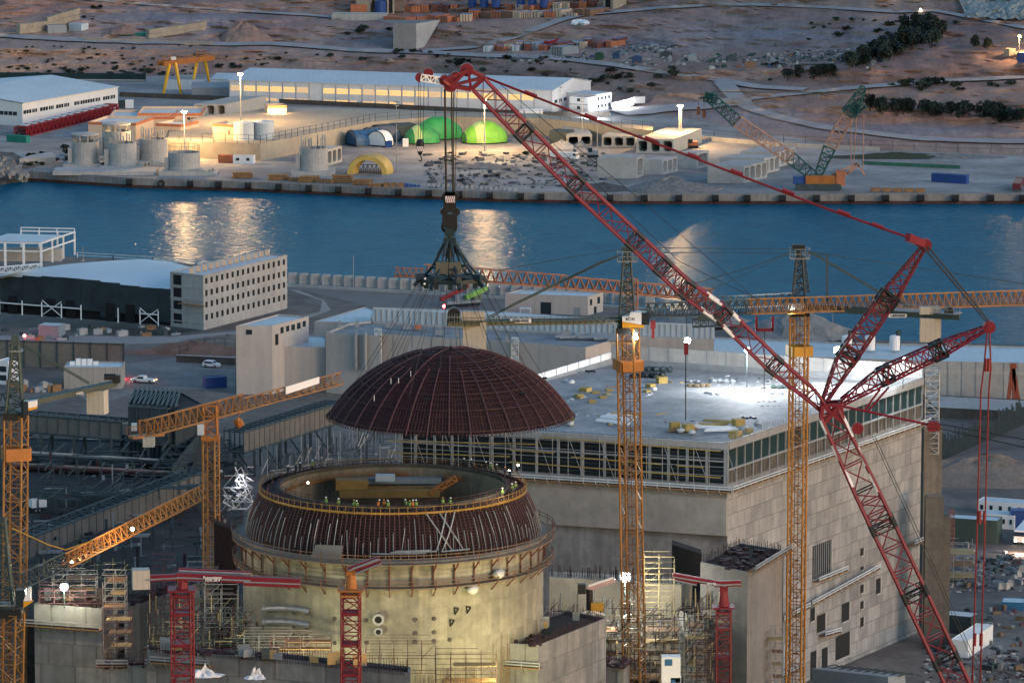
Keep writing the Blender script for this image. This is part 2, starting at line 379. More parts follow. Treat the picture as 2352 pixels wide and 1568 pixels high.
# quay wall, capping
mb = MB(); edge = [G(u, qv(u), QZ) for u in range(-880, 3300, 14)]
for a, b_ in zip(edge, edge[1:]):
    k = len(mb.v); d = Vector((0, .02, 0))
    mb.add([(a.x, a.y, -4), (b_.x, b_.y, -4), (b_.x, b_.y, QZ+.25), (a.x, a.y, QZ+.25), (a.x, a.y+2.2, QZ+.25), (b_.x, b_.y+2.2, QZ+.25), (a.x, a.y+2.2, QZ-.5), (b_.x, b_.y+2.2, QZ-.5)], [(0, 1, 2, 3), (3, 2, 5, 4), (4, 5, 7, 6)])
qm = mat('quay_wall', (.34, .31, .28), .9, var=.25, scale=.2, streak=.4)
one('quay_wall', 'long pale concrete quay wall above the far water edge', 'quay wall', mb, qm, base=(0, 1640, 0))
mb = MB()
for a, b_ in zip(edge, edge[1:]):
    mb.add([(a.x, a.y-.15, -2), (b_.x, b_.y-.15, -2), (b_.x, b_.y-.15, 1.0), (a.x, a.y-.15, 1.0), (b_.x, b_.y, 1.0), (a.x, a.y, 1.0)], [(0, 1, 2, 3), (3, 2, 4, 5)])
struct('tide_line', mb, mat('tide_stain', (.10, .045, .04), .9, var=.5, scale=.4))
# dirt roads
rd = mat('dirt_road_dust', (.38, .345, .34), .95, var=.2, scale=.08)
def road(name, pts, hw=3.0, m=rd, lift=.55):
    P = []
    for (a, b_), (c_, d_) in zip(pts, pts[1:]):
        k = max(1, int(abs(c_-a)/6+abs(d_-b_)/4))
        for i in range(k): t = i/k; P.append((a+(c_-a)*t, b_+(d_-b_)*t))
    P.append(pts[-1])
    for _ in range(6): P = [P[0]]+[((P[i-1][0]+P[i][0]*2+P[i+1][0])/4, (P[i-1][1]+P[i][1]*2+P[i+1][1])/4) for i in range(1, len(P)-1)]+[P[-1]]
    mb = MB(); K = 5
    for i, (u, v) in enumerate(P):
        a = P[max(0, i-1)]; c_ = P[min(len(P)-1, i+1)]; du, dv = c_[0]-a[0], (c_[1]-a[1])*7; l = math.hypot(du, dv) or 1
        w_ = hw*(1+.25*noise.noise(Vector((u*.02, v*.05, 1))))
        for k in range(K):
            s = (k/(K-1)*2-1)*w_; q = GP(u-dv/l*s*5, v+du/l*s); mb.v.append((q.x, q.y, q.z+lift))
    for i in range(len(P)-1):
        for k in range(K-1): mb.f.append((i*K+k, (i+1)*K+k, (i+1)*K+k+1, i*K+k+1)); mb.mi.append(0)
    struct(name, mb, m, smooth=True)
road('dirt_road', [(-100, 80), (0, 84), (150, 93), (300, 99), (420, 100), (520, 104), (620, 102), (700, 108), (820, 118), (1000, 123), (1100, 130), (1250, 133), (1400, 150), (1550, 172), (1660, 187), (1740, 202), (1850, 208)], 4)
road('dirt_road', [(980, 118), (1080, 112), (1180, 88), (1290, 47), (1340, 36), (1500, 22), (1650, 13), (1770, 14), (1900, 20), (2060, 30), (2150, 27), (2230, 42), (2352, 66), (2450, 70)], 2.8)
road('dirt_road', [(150, -4), (330, 12), (588, 30), (700, 36), (800, 45)], 2.4)
road('dirt_road', [(1560, 244), (1660, 238), (1764, 224), (1990, 202), (2150, 189), (2352, 180), (2500, 176)], 3.4)
road('dirt_road', [(1660, 190), (1690, 225), (1720, 250), (1800, 275), (1900, 296), (2000, 308), (2100, 320), (2200, 325), (2352, 328), (2500, 328)], 4.5)
road('dirt_road', [(1140, 40), (1250, 38), (1330, 36)], 2.0)
road('dirt_road', [(1420, 262), (1500, 254), (1600, 246), (1700, 235)], 8)
# near shore land: harbour apron at z 6, plant platform at z 10
SHORE = [(-900, 585), (0, 588), (175, 590), (400, 602), (660, 632), (1000, 650), (1150, 662), (1450, 705), (1700, 745), (1950, 778), (2352, 792), (3300, 800)]
mb = MB(); sh = [G(u, lerp_line(SHORE, u), 6) for u in range(-900, 3300, 60)]
poly = [(p.x, p.y) for p in sh]; mb.prism(poly+[(500, 1000), (400, 500), (-400, 500), (-500, 1000)], -3, 6)
gn = mat('site_ground', (.20, .175, .155), .95, var=.4, scale=.07, col2=(.12, .10, .09), bump=.1)
struct('ground', mb, gn)
mb = MB(); z1 = 9.98
pl = [G(u, v, 10) for u, v in [(-300, 800), (150, 790), (420, 765), (660, 712), (760, 722), (1500, 800), (1950, 850), (2300, 905), (2800, 905)]]
mb.prism([(p.x, p.y) for p in pl]+[(400, 450), (-400, 450)], 5, 10)
struct('site_platform', mb, gn)
# ================================================================ helpers for buildings
def T(i, j, x, y): return (588.2*i+x/3.9695, (0, 395.06, 780.9, 1173.2)[j]+y/3.9695)
def face(mb, P, Q, s0, s1, z0, z1, off=.06, th=.1):
    """upright slab on the wall P->Q (seen left to right), s in fractions of the wall, z absolute"""
    P, Q = Vector((P[0], P[1], 0)), Vector((Q[0], Q[1], 0)); d = Q-P; n_ = Vector((d.y, -d.x, 0)).normalized()
    a = P+d*s0+n_*off; b_ = P+d*s1+n_*off; c_ = b_-n_*th; e = a-n_*th
    vs = [(p.x, p.y, z) for z in (z0, z1) for p in (a, b_, c_, e)]
    return mb.add(vs, [(0, 3, 2, 1), (4, 5, 6, 7), (0, 1, 5, 4), (1, 2, 6, 5), (2, 3, 7, 6), (3, 0, 4, 7)])
def hbase(P, u, vt):
    """height z reached by photo row vt above the ground point P"""
    return A(u, vt, P.y).z
def holebox(mb, P, Q, D, z0, z1, n, deep=None, mx=.12, mz=.14):
    """concrete box with n chamfered openings in its P->Q face; D = depth vector; material 1 = dark end cap"""
    P, Q, D = Vector((P[0], P[1], 0)), Vector((Q[0], Q[1], 0)), Vector((D[0], D[1], 0)); X = (Q-P)/n; H = z1-z0; deep = deep or .98
    def pt(i, s, z, t): p = P+X*(i+s)+D*t; return (p.x, p.y, z0+H*z)
    for i in range(n):
        o = [pt(i, s, z, 0) for s, z in ((0, 0), (1, 0), (1, 1), (0, 1))]
        c = .12; a, b_, c_, d = mx, 1-mx, mz, 1-mz
        inn = [(a+c, c_), (b_-c, c_), (b_, c_+c), (b_, d-c), (b_-c, d), (a+c, d), (a, d-c), (a, c_+c)]
        f = [pt(i, s, z, 0) for s, z in inn]; k = [pt(i, s, z, deep) for s, z in inn]
        mb.m = 0; mb.add(o+f, [(0, 1, 5, 4), (1, 6, 5), (1, 2, 7, 6), (2, 8, 7), (2, 3, 9, 8), (3, 10, 9), (3, 0, 11, 10), (0, 4, 11)])
        mb.add(f+k, [(q, (q+1) % 8, 8+(q+1) % 8, 8+q) for q in range(8)]); mb.m = 1; mb.add(k, [tuple(range(8))]); mb.m = 0  # dark cap painted as the shade inside the open box
    W = [P, Q, Q+D, P+D]; vs = [(p.x, p.y, z) for z in (z0, z1) for p in W]
    mb.add(vs, [(4, 5, 6, 7), (1, 2, 6, 5), (2, 3, 7, 6), (3, 0, 4, 7)]); return mb
def shed(t, N, E, Dv, z0, h, hr, wm, rm, parapet=False):
    """hall with a gable roof: N->E long front wall, Dv depth vector"""
    N, E, Dv = Vector((N[0], N[1], 0)), Vector((E[0], E[1], 0)), Vector((Dv[0], Dv[1], 0))
    W = [N, E, E+Dv, N+Dv]; M1, M2 = N+Dv*.5, E+Dv*.5; ov = (E-N).normalized()*.3
    mb = MB(); vs = [(p.x, p.y, z) for z in (z0, z0+h) for p in W]+[(M1.x, M1.y, z0+hr-.05), (M2.x, M2.y, z0+hr-.05)]
    mb.add(vs, [(0, 1, 5, 4), (1, 2, 6, 9, 5), (2, 3, 7, 6), (3, 0, 4, 8, 7)])
    w_ = t.part('wall', mb, wm)
    mb = MB(); k = .12; A0, A1, B0, B1 = N-ov-Dv*.01, E+ov-Dv*.01, N+Dv*1.01-ov, E+Dv*1.01+ov; m0, m1 = M1-ov, M2+ov
    for q in (0, .25):
        mb.add([(A0.x, A0.y, z0+h+q), (A1.x, A1.y, z0+h+q), (m1.x, m1.y, z0+hr+q), (m0.x, m0.y, z0+hr+q), (B1.x, B1.y, z0+h+q), (B0.x, B0.y, z0+h+q)], [(0, 1, 2, 3), (3, 2, 4, 5)])
    mb.add([(A0.x, A0.y, z0+h), (A1.x, A1.y, z0+h), (A1.x, A1.y, z0+h+.25), (A0.x, A0.y, z0+h+.25), (m1.x, m1.y, z0+hr), (m1.x, m1.y, z0+hr+.25), (B1.x, B1.y, z0+h), (B1.x, B1.y, z0+h+.25)], [(0, 1, 2, 3), (1, 4, 5, 2), (4, 6, 7, 5)])
    t.part('roof', mb, rm); return w_
def block(t, P, Q, D, z0, z1, wm, rm, lip=.5, name='wall'):
    """flat-roofed block with a parapet"""
    P, Q, D = Vector((P[0], P[1], 0)), Vector((Q[0], Q[1], 0)), Vector((D[0], D[1], 0)); W = [P, Q, Q+D, P+D]
    mb = MB(); vs = [(p.x, p.y, z) for z in (z0, z1) for p in W]; mb.add(vs, [(0, 1, 5, 4), (1, 2, 6, 5), (2, 3, 7, 6), (3, 0, 4, 7)])
    c = (P+Q+D+P+D+Q)/4; c = (W[0]+W[1]+W[2]+W[3])/4; I = [p+(c-p).normalized()*lip for p in W]
    mb.add([(p.x, p.y, z1) for p in W]+[(p.x, p.y, z1) for p in I]+[(p.x, p.y, z1-lip) for p in I], [(0, 1, 5, 4), (1, 2, 6, 5), (2, 3, 7, 6), (3, 0, 4, 7), (4, 5, 9, 8), (5, 6, 10, 9), (6, 7, 11, 10), (7, 4, 8, 11)])
    w_ = t.part(name, mb, wm)
    mb = MB(); mb.add([(p.x, p.y, z1-lip) for p in I], [(0, 1, 2, 3)]); t.part('roof', mb, rm); return w_
def windows(t, P, Q, rects, m, sub=None, bars=None, barm=None, name='window'):
    for s0, s1, z0, z1 in rects:
        mb = MB(); face(mb, P, Q, s0, s1, z0, z1); mats = [m]
        if bars:
            mb.m = 1; mats = [m, barm]
            for k in range(1, bars[0]): s = s0+(s1-s0)*k/bars[0]; e = .08/(Vector(Q)-Vector(P)).length; face(mb, P, Q, s-e, s+e, z0, z1, .12, .05)
            for k in range(1, bars[1]): z = z0+(z1-z0)*k/bars[1]; face(mb, P, Q, s0, s1, z-.07, z+.07, .12, .05)
        t.part(name, mb, mats, sub=sub)
def perp(N, E, L):
    d = Vector((E[0]-N[0], E[1]-N[1], 0)).normalized(); return Vector((-d.y, d.x, 0))*L
def fcol(name, label, cat, pts, h, step, m=steelG, r=.05, group=None, wire=True):
    """post-and-rail or mesh fence along world points"""
    mb = MB()
    for a, b_ in zip(pts, pts[1:]):
        L_ = (b_-a).length; k = max(1, int(L_/step))
        for i in range(k+1):
            p = a+(b_-a)*i/k; mb.beam(p, p+Vector((0, 0, h)), r*2)
        if wire:
            for q in (.5, .97): mb.beam(a+Vector((0, 0, h*q)), b_+Vector((0, 0, h*q)), r*1.2)
    return one(name, label, cat, mb, m, group)
# ================================================================ FAR SHORE
litw = glow('lit_window_glass', (1.0, .55, .17), .32); litd = glow('dim_lit_glass', (1.0, .62, .28), .2)
lampm = glow('sodium_lamp_glass', (1.0, .60, .22), 60); lampc = glow('floodlight_glass', (1.0, .98, .92), 80); redl = glow('red_beacon_glass', (1, .03, .03), 25); spotw = glow('small_white_lamp', (1, .85, .6), 12)
# white warehouse, left
t = Thing('warehouse', 'white metal warehouse with blue-grey roof and strip windows, left of the yellow gantry', 'warehouse')
N_, E_ = G(52, 290, QZ), G(271, 251, QZ); Dv = perp(N_, E_, 62); h = hbase(N_, 52, 238)-QZ
shed(t, N_, E_, Dv, QZ, h, h+3.2, white, whiteR)
W = [(.01, .09), (.1, .15), (.18, .26), (.27, .32), (.345, .42), (.43, .48), (.535, .59), (.6, .67), (.675, .75), (.76, .81), (.84, .91), (.92, .97)]
windows(t, N_, E_, [(a, b_, QZ+h*.52, QZ+h*.68) for a, b_ in W], glassD, bars=(3, 1), barm=white)
windows(t, N_+Dv, N_, [(.8, .96, QZ+h*.45, QZ+h*.62)], glassD, bars=(5, 1), barm=white); t.done()
# the long lit hall
t = Thing('factory_hall', 'very long white production hall with rows of lit yellow windows', 'factory hall')
N_, E_ = G(526, 234, QZ), G(1269, 259, QZ); Dv = G(1357, 236, QZ)-E_; h = hbase(E_, 1269, 209)-QZ
shed(t, N_, E_, Dv, QZ, h, h+3.0, white, whiteR)
def su(u):   # fraction along the wall at photo column u
    best = 0
    lo, hi = 0.0, 1.0
    for _ in range(30):
        m_ = (lo+hi)/2; p = N_+(E_-N_)*m_
        uu = CX+FPX*p.x/(p.y*cP+(HC-p.z)*sP)
        if uu < u: lo = m_
        else: hi = m_
    return lo
random.seed(3)
for k in range(23):
    if k == 6: continue
    a, b_ = su(530+30.4*k), su(530+30.4*k+26)
    windows(t, N_, E_, [(a, b_, QZ+h*.54, QZ+h*.78)], litw if k % 5 else litd, bars=(1, 3), barm=white)
    if k < 14: windows(t, N_, E_, [(a, b_-(b_-a)*(.0 if k % 3 else .4), QZ+h*.1, QZ+h*.24)], litd if k % 4 else litw, bars=(3, 1), barm=white)
for k in range(24):
    s = su(530+30.4*k-2); mb = MB(); face(mb, N_, E_, s-.0006, s+.0006, QZ, QZ+h, .12, .1); t.part('downpipe', mb, greyP)
windows(t, E_, E_+Dv, [(.05+.12*k, .12+.12*k, QZ+h*.4, QZ+h*.55) for k in range(5)], glassD)
t.done()
t = Thing('road_wall', 'low dark grey wall running along the foot of the long hall', 'wall')
mb = MB(); P_ = [G(275, 222, QZ), G(520, 232, QZ), G(900, 250, QZ), G(1240, 268, QZ), G(1400, 268, QZ)]
for a, b_ in zip(P_, P_[1:]): mb.beam(a+Vector((0, 0, .9)), b_+Vector((0, 0, .9)), .4, 1.9)
t.part('body', mb, concD); t.done()
# low dark service building and annex left of the hall
t = Thing('service_building', 'low grey service building with shallow roof at left end of the long hall', 'building')
N_, E_ = G(440, 227, QZ), G(523, 227, QZ); shed(t, N_, E_, perp(N_, E_, 18), QZ, 4.2, 5.6, greyP, greyP); t.done()
t = Thing('annex_building', 'small white annex with pale roof between gantry legs and long hall', 'building')
N_, E_ = G(484, 208, QZ), G(527, 209, QZ); shed(t, N_, E_, perp(N_, E_, 20), QZ, 4.5, 6, white, whiteR); t.done()
t = Thing('low_wall', 'pale low wall behind the legs of the yellow gantry', 'wall')
mb = MB(); a, b_ = G(380, 206, QZ), G(478, 206, QZ); mb.beam(a+Vector((0, 0, 2)), b_+Vector((0, 0, 2)), .4, 4); t.part('body', mb, whiteR); t.done()
# site offices right of the hall
t = Thing('site_office', 'two-storey white site office of stacked cabins beside the long hall', 'site office')
N_, E_ = G(1308, 257, QZ), G(1350, 259, QZ); Dv = G(1405, 250, QZ)-E_
block(t, N_, E_, Dv*.35, QZ, QZ+6, white, greyP, .2)
N2 = N_+Dv*.35+perp(N_, E_, 8); E2 = E_+Dv*.35
block(t, E_+Dv*.36, E_+Dv, perp(E_, E_+Dv, 14), QZ, QZ+6.6, white, whiteR, .2)
for fl in (1.2, 4.2):
    windows(t, E_+Dv*.36, E_+Dv, [(.08+.23*k, .18+.23*k, QZ+fl, QZ+fl+1.2) for k in range(4)], glassD)
    windows(t, N_, E_, [(.42, .58, QZ+fl, QZ+fl+1.2)], glassD)
mb = MB(); face(mb, N_, E_, 0, 1, QZ+3, QZ+3.2, .12); t.part('floor_band', mb, steelD); t.done()
lamp(G(1362, 262, 5), 3500, cool, .5)
t = Thing('guard_cabin', 'small white cabin in front of the two-storey site office', 'cabin')
N_, E_ = G(1348, 257, QZ), G(1361, 257, QZ); block(t, N_, E_, perp(N_, E_, 3), QZ, QZ+2.8, white, greyP, .1); windows(t, N_, E_, [(.3, .6, QZ+1, QZ+2)], glassD); t.done()
t = Thing('white_hoarding', 'bright white hoarding right of the site office', 'hoarding')
mb = MB(); a, b_, c_ = G(1405, 252, QZ), G(1455, 241, QZ+2), G(1481, 237, QZ+2)
mb.beam(a+Vector((0, 0, 1.3)), b_+Vector((0, 0, 1.3)), .3, 2.8); mb.beam(b_+Vector((0, 0, 1.8)), c_+Vector((0, 0, 1.3)), .3, 2.6); t.part('body', mb, whiteP); t.done()
lamp(A(1440, 240, G(1440, 256, QZ).y), 1800, cool, .4)
# yellow gantry crane
t = Thing('gantry_crane', 'yellow four-legged gantry crane standing left of the long hall', 'gantry crane')
b1, b2, b3, b4 = G(375, 218, QZ), G(416, 218, QZ), G(442, 201, QZ), G(481, 192, QZ)
yt = (b1.y+b2.y)/2; yu = (b3.y+b4.y)/2
tops = [A(389, 148, yt-2), A(403, 145, yt+2), A(452, 139, yu-2), A(470, 136, yu+2)]
gy = mat('gantry_yellow', (.85, .45, .03), .5, var=.15)
for b_, tp in zip((b1, b2, b3, b4), tops):
    mb = MB(); mb.tube(b_, tp, .55, 8, .75); t.part('leg', mb, gy)
ga, gb = A(369, 146, yt-4), A(485, 132, yu+3); up = Vector((0, 0, .2)); sd_ = Vector((1.2, -1.5, 0))
for s in (-1, 1):
    mb = MB(); mb.beam(ga+sd_*s, gb+sd_*s, .9, 2.0); t.part('girder', mb, orange)
for q in (.12, .8):
    mb = MB(); p = ga+(gb-ga)*q; mb.box(p+Vector((0, 0, 2.1)), (3.2, 3.5, .3)); 
    for dx in (-1.5, 1.5):
        mb.beam(p+Vector((dx, -1.5, .8)), p+Vector((dx, -1.5, 3.4)), .2); mb.beam(p+Vector((dx, 1.5, .8)), p+Vector((dx, 1.5, 3.4)), .2)
    mb.box(p+Vector((0, 0, 3.4)), (3.4, 3.4, .2)); t.part('trolley', mb, orange)
mb = MB(); mb.box(ga+(gb-ga)*.25+Vector((0, -1.5, 1.4)), (2.2, 1.6, 1.6)); t.part('winch_cover', mb, whiteP); t.done()
# concrete culvert segments
pgb = mat('pale_grey_block', (.40, .41, .41), .9, var=.2, scale=.15); cu2 = [mat('cream_precast', (.44, .42, .37), .9, var=.15, scale=.2), hole]
def culvert(label, p, q, vtop, depth, n, skew=0, mats=cu2, lid=None):
    P_, Q_ = G(p[0], p[1], QZ), G(q[0], q[1], QZ); zt = hbase(P_, p[0], vtop)
    mb = MB(); D_ = perp(P_, Q_, depth)+Vector((skew, 0, 0)); holebox(mb, P_, Q_, D_, QZ+.1, zt, n)
    return one('culvert_segment', label, 'concrete culvert', mb, mats, 'box culvert segments on the quay')
culvert('long box culvert with three openings beside the lit tan buildings', (446, 268), (519, 268), 239, 30, 3, 14)
culvert('box culvert with two visible openings, leftmost near the green tents', (1303, 337), (1360, 336), 311, 30, 2, 3)
culvert('box culvert with three openings between its two neighbours under the red pendant', (1382, 339), (1460, 340), 312, 30, 3, 3)
culvert('floodlit box culvert with three openings below the lattice lamp mast', (1461, 353), (1547, 354), 319, 36, 3, 8)
def stackseg(label, p, q, r_, vtop, n):      # p->q plain front, openings on the q->r side
    P_, Q_, R_ = G(*p, QZ), G(*q, QZ), G(*r_, QZ); zt = hbase(P_, p[0], vtop)
    mb = MB(); holebox(mb, Q_, R_, P_-Q_, QZ+.05, zt, n); return one('culvert_segment', label, 'concrete culvert', mb, [pgb, hole], 'box culvert segments on the quay')
stackseg('tall grey culvert block with a stepped top, leftmost of the grey stack', (1372, 411), (1462, 411), (1478, 404), 362, 1)
stackseg('grey culvert block with small side openings, right of the stepped-top block', (1476, 402), (1522, 402), (1556, 394), 367, 3)
stackseg('grey culvert block behind the small mound, far row of the grey stack', (1556, 388), (1600, 389), (1628, 383), 350, 1)
stackseg('front grey culvert block with four side openings near the crawler crane', (1625, 421), (1708, 422), (1762, 408), 381, 4)
stackseg('middle grey culvert block with three side openings behind the front one', (1652, 398), (1755, 400), (1790, 392), 362, 3)
stackseg('rear grey culvert block with side openings reaching the green crane foot', (1700, 386), (1780, 387), (1826, 375), 348, 4)
mb = MB()
for i in range(16):
    p = G(1400+i*4, 350+random.uniform(-2, 2), hbase(G(1372, 411, QZ), 1372, 362)); mb.rock(p, 1.2+random.random(), .5, i)
# tan flat-roofed buildings
def tanb(label, p, q, vt, depth, wins=(), doors=(), z0=QZ, m=tan):
    t = Thing('utility_building', label, 'building', 'tan flat-roofed buildings by the caissons')
    P_, Q_ = G(p[0], p[1], z0), G(q[0], q[1], z0); zt = hbase(P_, p[0], vt); D_ = perp(P_, Q_, depth)
    w_ = block(t, P_, Q_, D_, z0, zt, m, whiteR, .8)
    mb = MB(); e = .3
    for a, b_ in ((P_, Q_), (Q_, Q_+D_)): mb.beam(Vector((a.x, a.y, zt-.5)), Vector((b_.x, b_.y, zt-.5)), .25, 1.0)
    t.part('cornice', mb, brick)
    windows(t, P_, Q_, [(s, s+.05, z0+(zt-z0)*.3, z0+(zt-z0)*.6) for s in wins], glassD)
    for s in doors: windows(t, P_, Q_, [(s, s+.05, z0, z0+2.4)], steelD, name='door')
    t.done(); return P_, Q_, zt
ZT = 9.5
tanb('tan flat-roofed building in front, right behind the first caissons', (203, 319), (312, 322), 280, 22, (.3, .7))
tanb('long tan flat-roofed building, middle one with the wide pale roof', (250, 303), (400, 303), 268, 24, (.6,))
tanb('low tan block with orange cornice directly under the lit lamp', (358, 322), (415, 325), 283, 14, (.5,), z0=ZT-4)
tanb('far tan flat-roofed building with small windows and open court', (316, 285), (462, 285), 260, 24, (.78, .9), (.84,), z0=ZT-4)
tanb('small lit tan kiosk with a porch lamp on the terrace', (615, 272), (659, 271), 243, 8, (), (.55,), z0=ZT-2)
tanb('cream block beside the blue-grey tanks on the terrace', (489, 319), (537, 321), 284, 12, (.75,), z0=ZT)
# retained terrace with its lit wall
mb = MB(); tp = [G(u, v, ZT) for u, v in [(385, 322), (598, 330), (862, 279), (1000, 268), (1240, 272), (1500, 300), (1500, 290), (1240, 262), (900, 252), (660, 245), (460, 268), (390, 290)]]
mb.prism([(p.x, p.y) for p in tp], 2, ZT); struct('terrace', mb, mat('terrace_concrete', (.42, .37, .29), .9, var=.18, scale=.08, streak=.15))
fcol('terrace_fence', 'tall mesh fence along the edge of the lit concrete terrace', 'fence', tp[:3], 3.0, 4.2, steelD, .09)
fcol('yard_fence', 'tall post fence in front of the long hall and dark road wall', 'fence', [tp[2], tp[3], tp[4], tp[5]], 3.0, 5, steelD, .08)
fcol('yard_fence', 'long post fence at the foot of the quarry slope, right half', 'fence', [GP(1500, 302)+Vector((0, 0, 0)), GP(1640, 318), GP(1800, 330), GP(2000, 342), GP(2200, 350), GP(2352, 352)], 3.2, 8, steelD, .09)
t = Thing('fence_wall', 'low cream wall under the post fence right of the culverts', 'wall'); mb = MB()
for (a, b_), (c_, d) in zip([(1240, 290), (1500, 312), (1700, 330), (1800, 338)], [(1500, 312), (1700, 330), (1800, 338), (2020, 348)]):
    mb.beam(G(a, b_, QZ)+Vector((0, 0, .8)), G(c_, d, QZ)+Vector((0, 0, .8)), .4, 1.7)
t.part('body', mb, concL); t.done()
# blue-grey tanks on the terrace
t = Thing('storage_tank', 'blue-grey twin storage tank block on the lit terrace', 'tank'); 
for u, v in ((560, 321), (606, 318)):
    p = G(u, v, ZT); mb = MB(); mb.lathe(p, [(0, 6.8), (3.6, 6.2), (3.7, 6.0), (3.7, 0)], 20); t.part('tank_shell', mb, whiteR, smooth=False)
mb = MB(); mb.box(G(583, 318, ZT)+Vector((0, 2, 3)), (5, 5, 6)); t.part('pump_house', mb, greyP); t.done()
# caissons
def caisson(label, u, vb, wpx, vt, crown=0, z0=QZ+1.5, boxed=True):
    t = Thing('caisson', label, 'concrete caisson', 'round concrete caissons at the quay')
    p = G(u, vb, z0); k = ppm(p.y, z0); r = wpx/2/k; p = p+Vector((0, r*.7, 0)); zt = hbase(p, u, vt); H_ = zt-z0
    mb = MB(); mb.lathe(p, [(r*1.06, 0), (r*1.06, .8), (r, .9), (r, H_), (r-.5, H_), (r-.5, H_*.4)], 28); t.part('shaft', mb, concL)
    mb = MB(); mb.bb((p.x, p.y-1, QZ), (r*3.0, r*2.4, z0-QZ)); t.part('base_slab', mb, concL)
    if boxed: mb = MB(); mb.bb((p.x-r*1.05, p.y-r*.3, z0), (1.6, 2.4, H_*.7)); t.part('side_box', mb, concL)
    mb = MB()
    if crown == 1:
        for i in range(10):
            a = i*math.tau/10; mb.bb((p.x+r*.9*math.cos(a), p.y+r*.9*math.sin(a), z0+H_), (.5, .5, 2.2))
        mb.lathe((p.x, p.y, z0+H_+2.2), [(.1, .5), (r*1.02, 0), (r*1.02, .5), (.1, 1.0)], 24)
    elif crown == 2:
        for i in range(12):
            a = i*math.tau/12+.2; hh = random.uniform(1.2, 4.5); mb.bb((p.x+r*.85*math.cos(a), p.y+r*.85*math.sin(a), z0+H_), (.45, .45, hh))
        mb.bb((p.x-r*.3, p.y, z0+H_), (.9, .9, 3))
    elif crown == 3:
        for i in range(14):
            a = i*math.tau/14; mb.beam((p.x+r*.97*math.cos(a), p.y+r*.97*math.sin(a), z0+H_), (p.x+r*.97*math.cos(a), p.y+r*.97*math.sin(a), z0+H_+2.4), .12)
        mb.lathe((p.x, p.y, z0+H_+2.3), [(r*.97, 0), (r*.97, .12)], 24)
    if crown: t.part('crown', mb, concL if crown < 3 else steelD)
    t.done()
caisson('round caisson with a capped ring of posts, leftmost of the group', 194, 376, 63, 324, 1)
caisson('round caisson at the back between the two left ones', 266, 358, 66, 300, 1)
caisson('round caisson with ragged posts on top, second from the left in front', 279, 380, 66, 327, 2)
caisson('plain round caisson lit from the right, against the tan wall', 351, 370, 66, 318, 2)
caisson('low wide caisson ringed with rebar, nearest the quay edge', 421, 391, 74, 349, 3)
caisson('grey caisson with chimney stubs beside the yellow arch tent', 719, 392, 66, 339, 2)
lab = ['three-cell base block under the first caissons', 'three-cell base block below the low wide caisson', 'three-cell open block behind the chimney-stub caisson']
for (p, q, vt, L_), lb in zip([((322, 389), (346, 383), 376, 14), ((470, 404), (492, 398), 391, 12), ((752, 381), (785, 372), 344, 8)], lab):
    P_, Q_ = G(*p, QZ), G(*q, QZ); mb = MB(); holebox(mb, P_, Q_, perp(P_, Q_, 8), QZ, hbase(P_, p[0], vt), 3, mx=.14); one('cell_block', lb, 'concrete block', mb, cu2, 'open cell blocks')
mb = MB(); a = G(130, 400, QZ); mb.bb((G(240, 402, QZ).x, G(240, 402, QZ).y+6, QZ), (36, 14, 1.3)); one('base_slab', 'long pale base slab carrying the left caissons', 'slab', mb, concL)
mb = MB(); mb.bb((G(430, 404, QZ).x, G(430, 404, QZ).y+6, QZ), (20, 12, 1.0)); one('base_slab', 'pale base slab under the low wide caisson', 'slab', mb, concL)
mb = MB(); P_ = G(45, 381, QZ); mb.prism([(P_.x, P_.y), (G(128, 377, QZ).x, G(128, 377, QZ).y), (G(120, 365, QZ).x, G(120, 365, QZ).y), (P_.x+3, P_.y+12)], QZ, QZ+2.5); one('ramp_block', 'low tan ramp block left of the caissons', 'ramp', mb, concL)
# tents
def tunnel(label, p, q, wm_, hm_, m, group='fabric tunnel tents', mouth=False, m2=None, name='tunnel_tent', taper=False):
    P_, Q_ = G(*p, QZ), G(*q, QZ); d = (Q_-P_).normalized(); s = Vector((-d.y, d.x, 0))
    t = Thing(name, label, 'tent', group); mb = MB(); K = 14; n_ = 10; rows = []
    L_ = (Q_-P_).length
    for i in range(n_+1):
        c = P_+d*L_*i/n_; bulge = (1+.02*math.sin(i*2.2))*(1-(.55 if taper else 0)*abs(2*i/n_-1)**2.2); row = []
        for k in range(K+1):
            a = math.pi*k/K; row.append(c+s*(-math.cos(a))*wm_/2*bulge+Vector((0, 0, math.sin(a)**.8*hm_*bulge+.5)))
        rows.append(row)
    b0 = len(mb.v); mb.v += [tuple(x) for r_ in rows for x in r_]
    for i in range(n_):
        for k in range(K): mb.f.append((b0+i*(K+1)+k, b0+(i+1)*(K+1)+k, b0+(i+1)*(K+1)+k+1, b0+i*(K+1)+k+1)); mb.mi.append(1 if (m2 and i in (2, 3)) else 0)
    if not mouth:
        for i in (0, n_): mb.f.append(tuple(b0+i*(K+1)+k for k in range(K+1))); mb.mi.append(0)
    t.part('cover', mb, [m, m2] if m2 else m)
    mb = MB(); r_ = rows[0]; mb.path(r_, .22, 5); mb.path(rows[n_], .22, 5)
    for k in (0, K): mb.beam(rows[0][k]-Vector((0, 0, .4)), rows[n_][k]-Vector((0, 0, .4)), .5, .8)
    t.part('base_frame', mb, steelD); t.done()
grn = mat('green_tarpaulin', (.03, .26, .08), .6, var=.3, scale=.3); lime = mat('lime_tarpaulin', (.17, .48, .05), .6, var=.25, scale=.3); cream = mat('pale_green_tarpaulin', (.40, .58, .25), .6, var=.2)
bluT = mat('blue_tarpaulin', (.04, .14, .30), .6, var=.45, scale=.4); ytp = mat('yellow_tarpaulin', (.55, .38, .10), .6, var=.2)
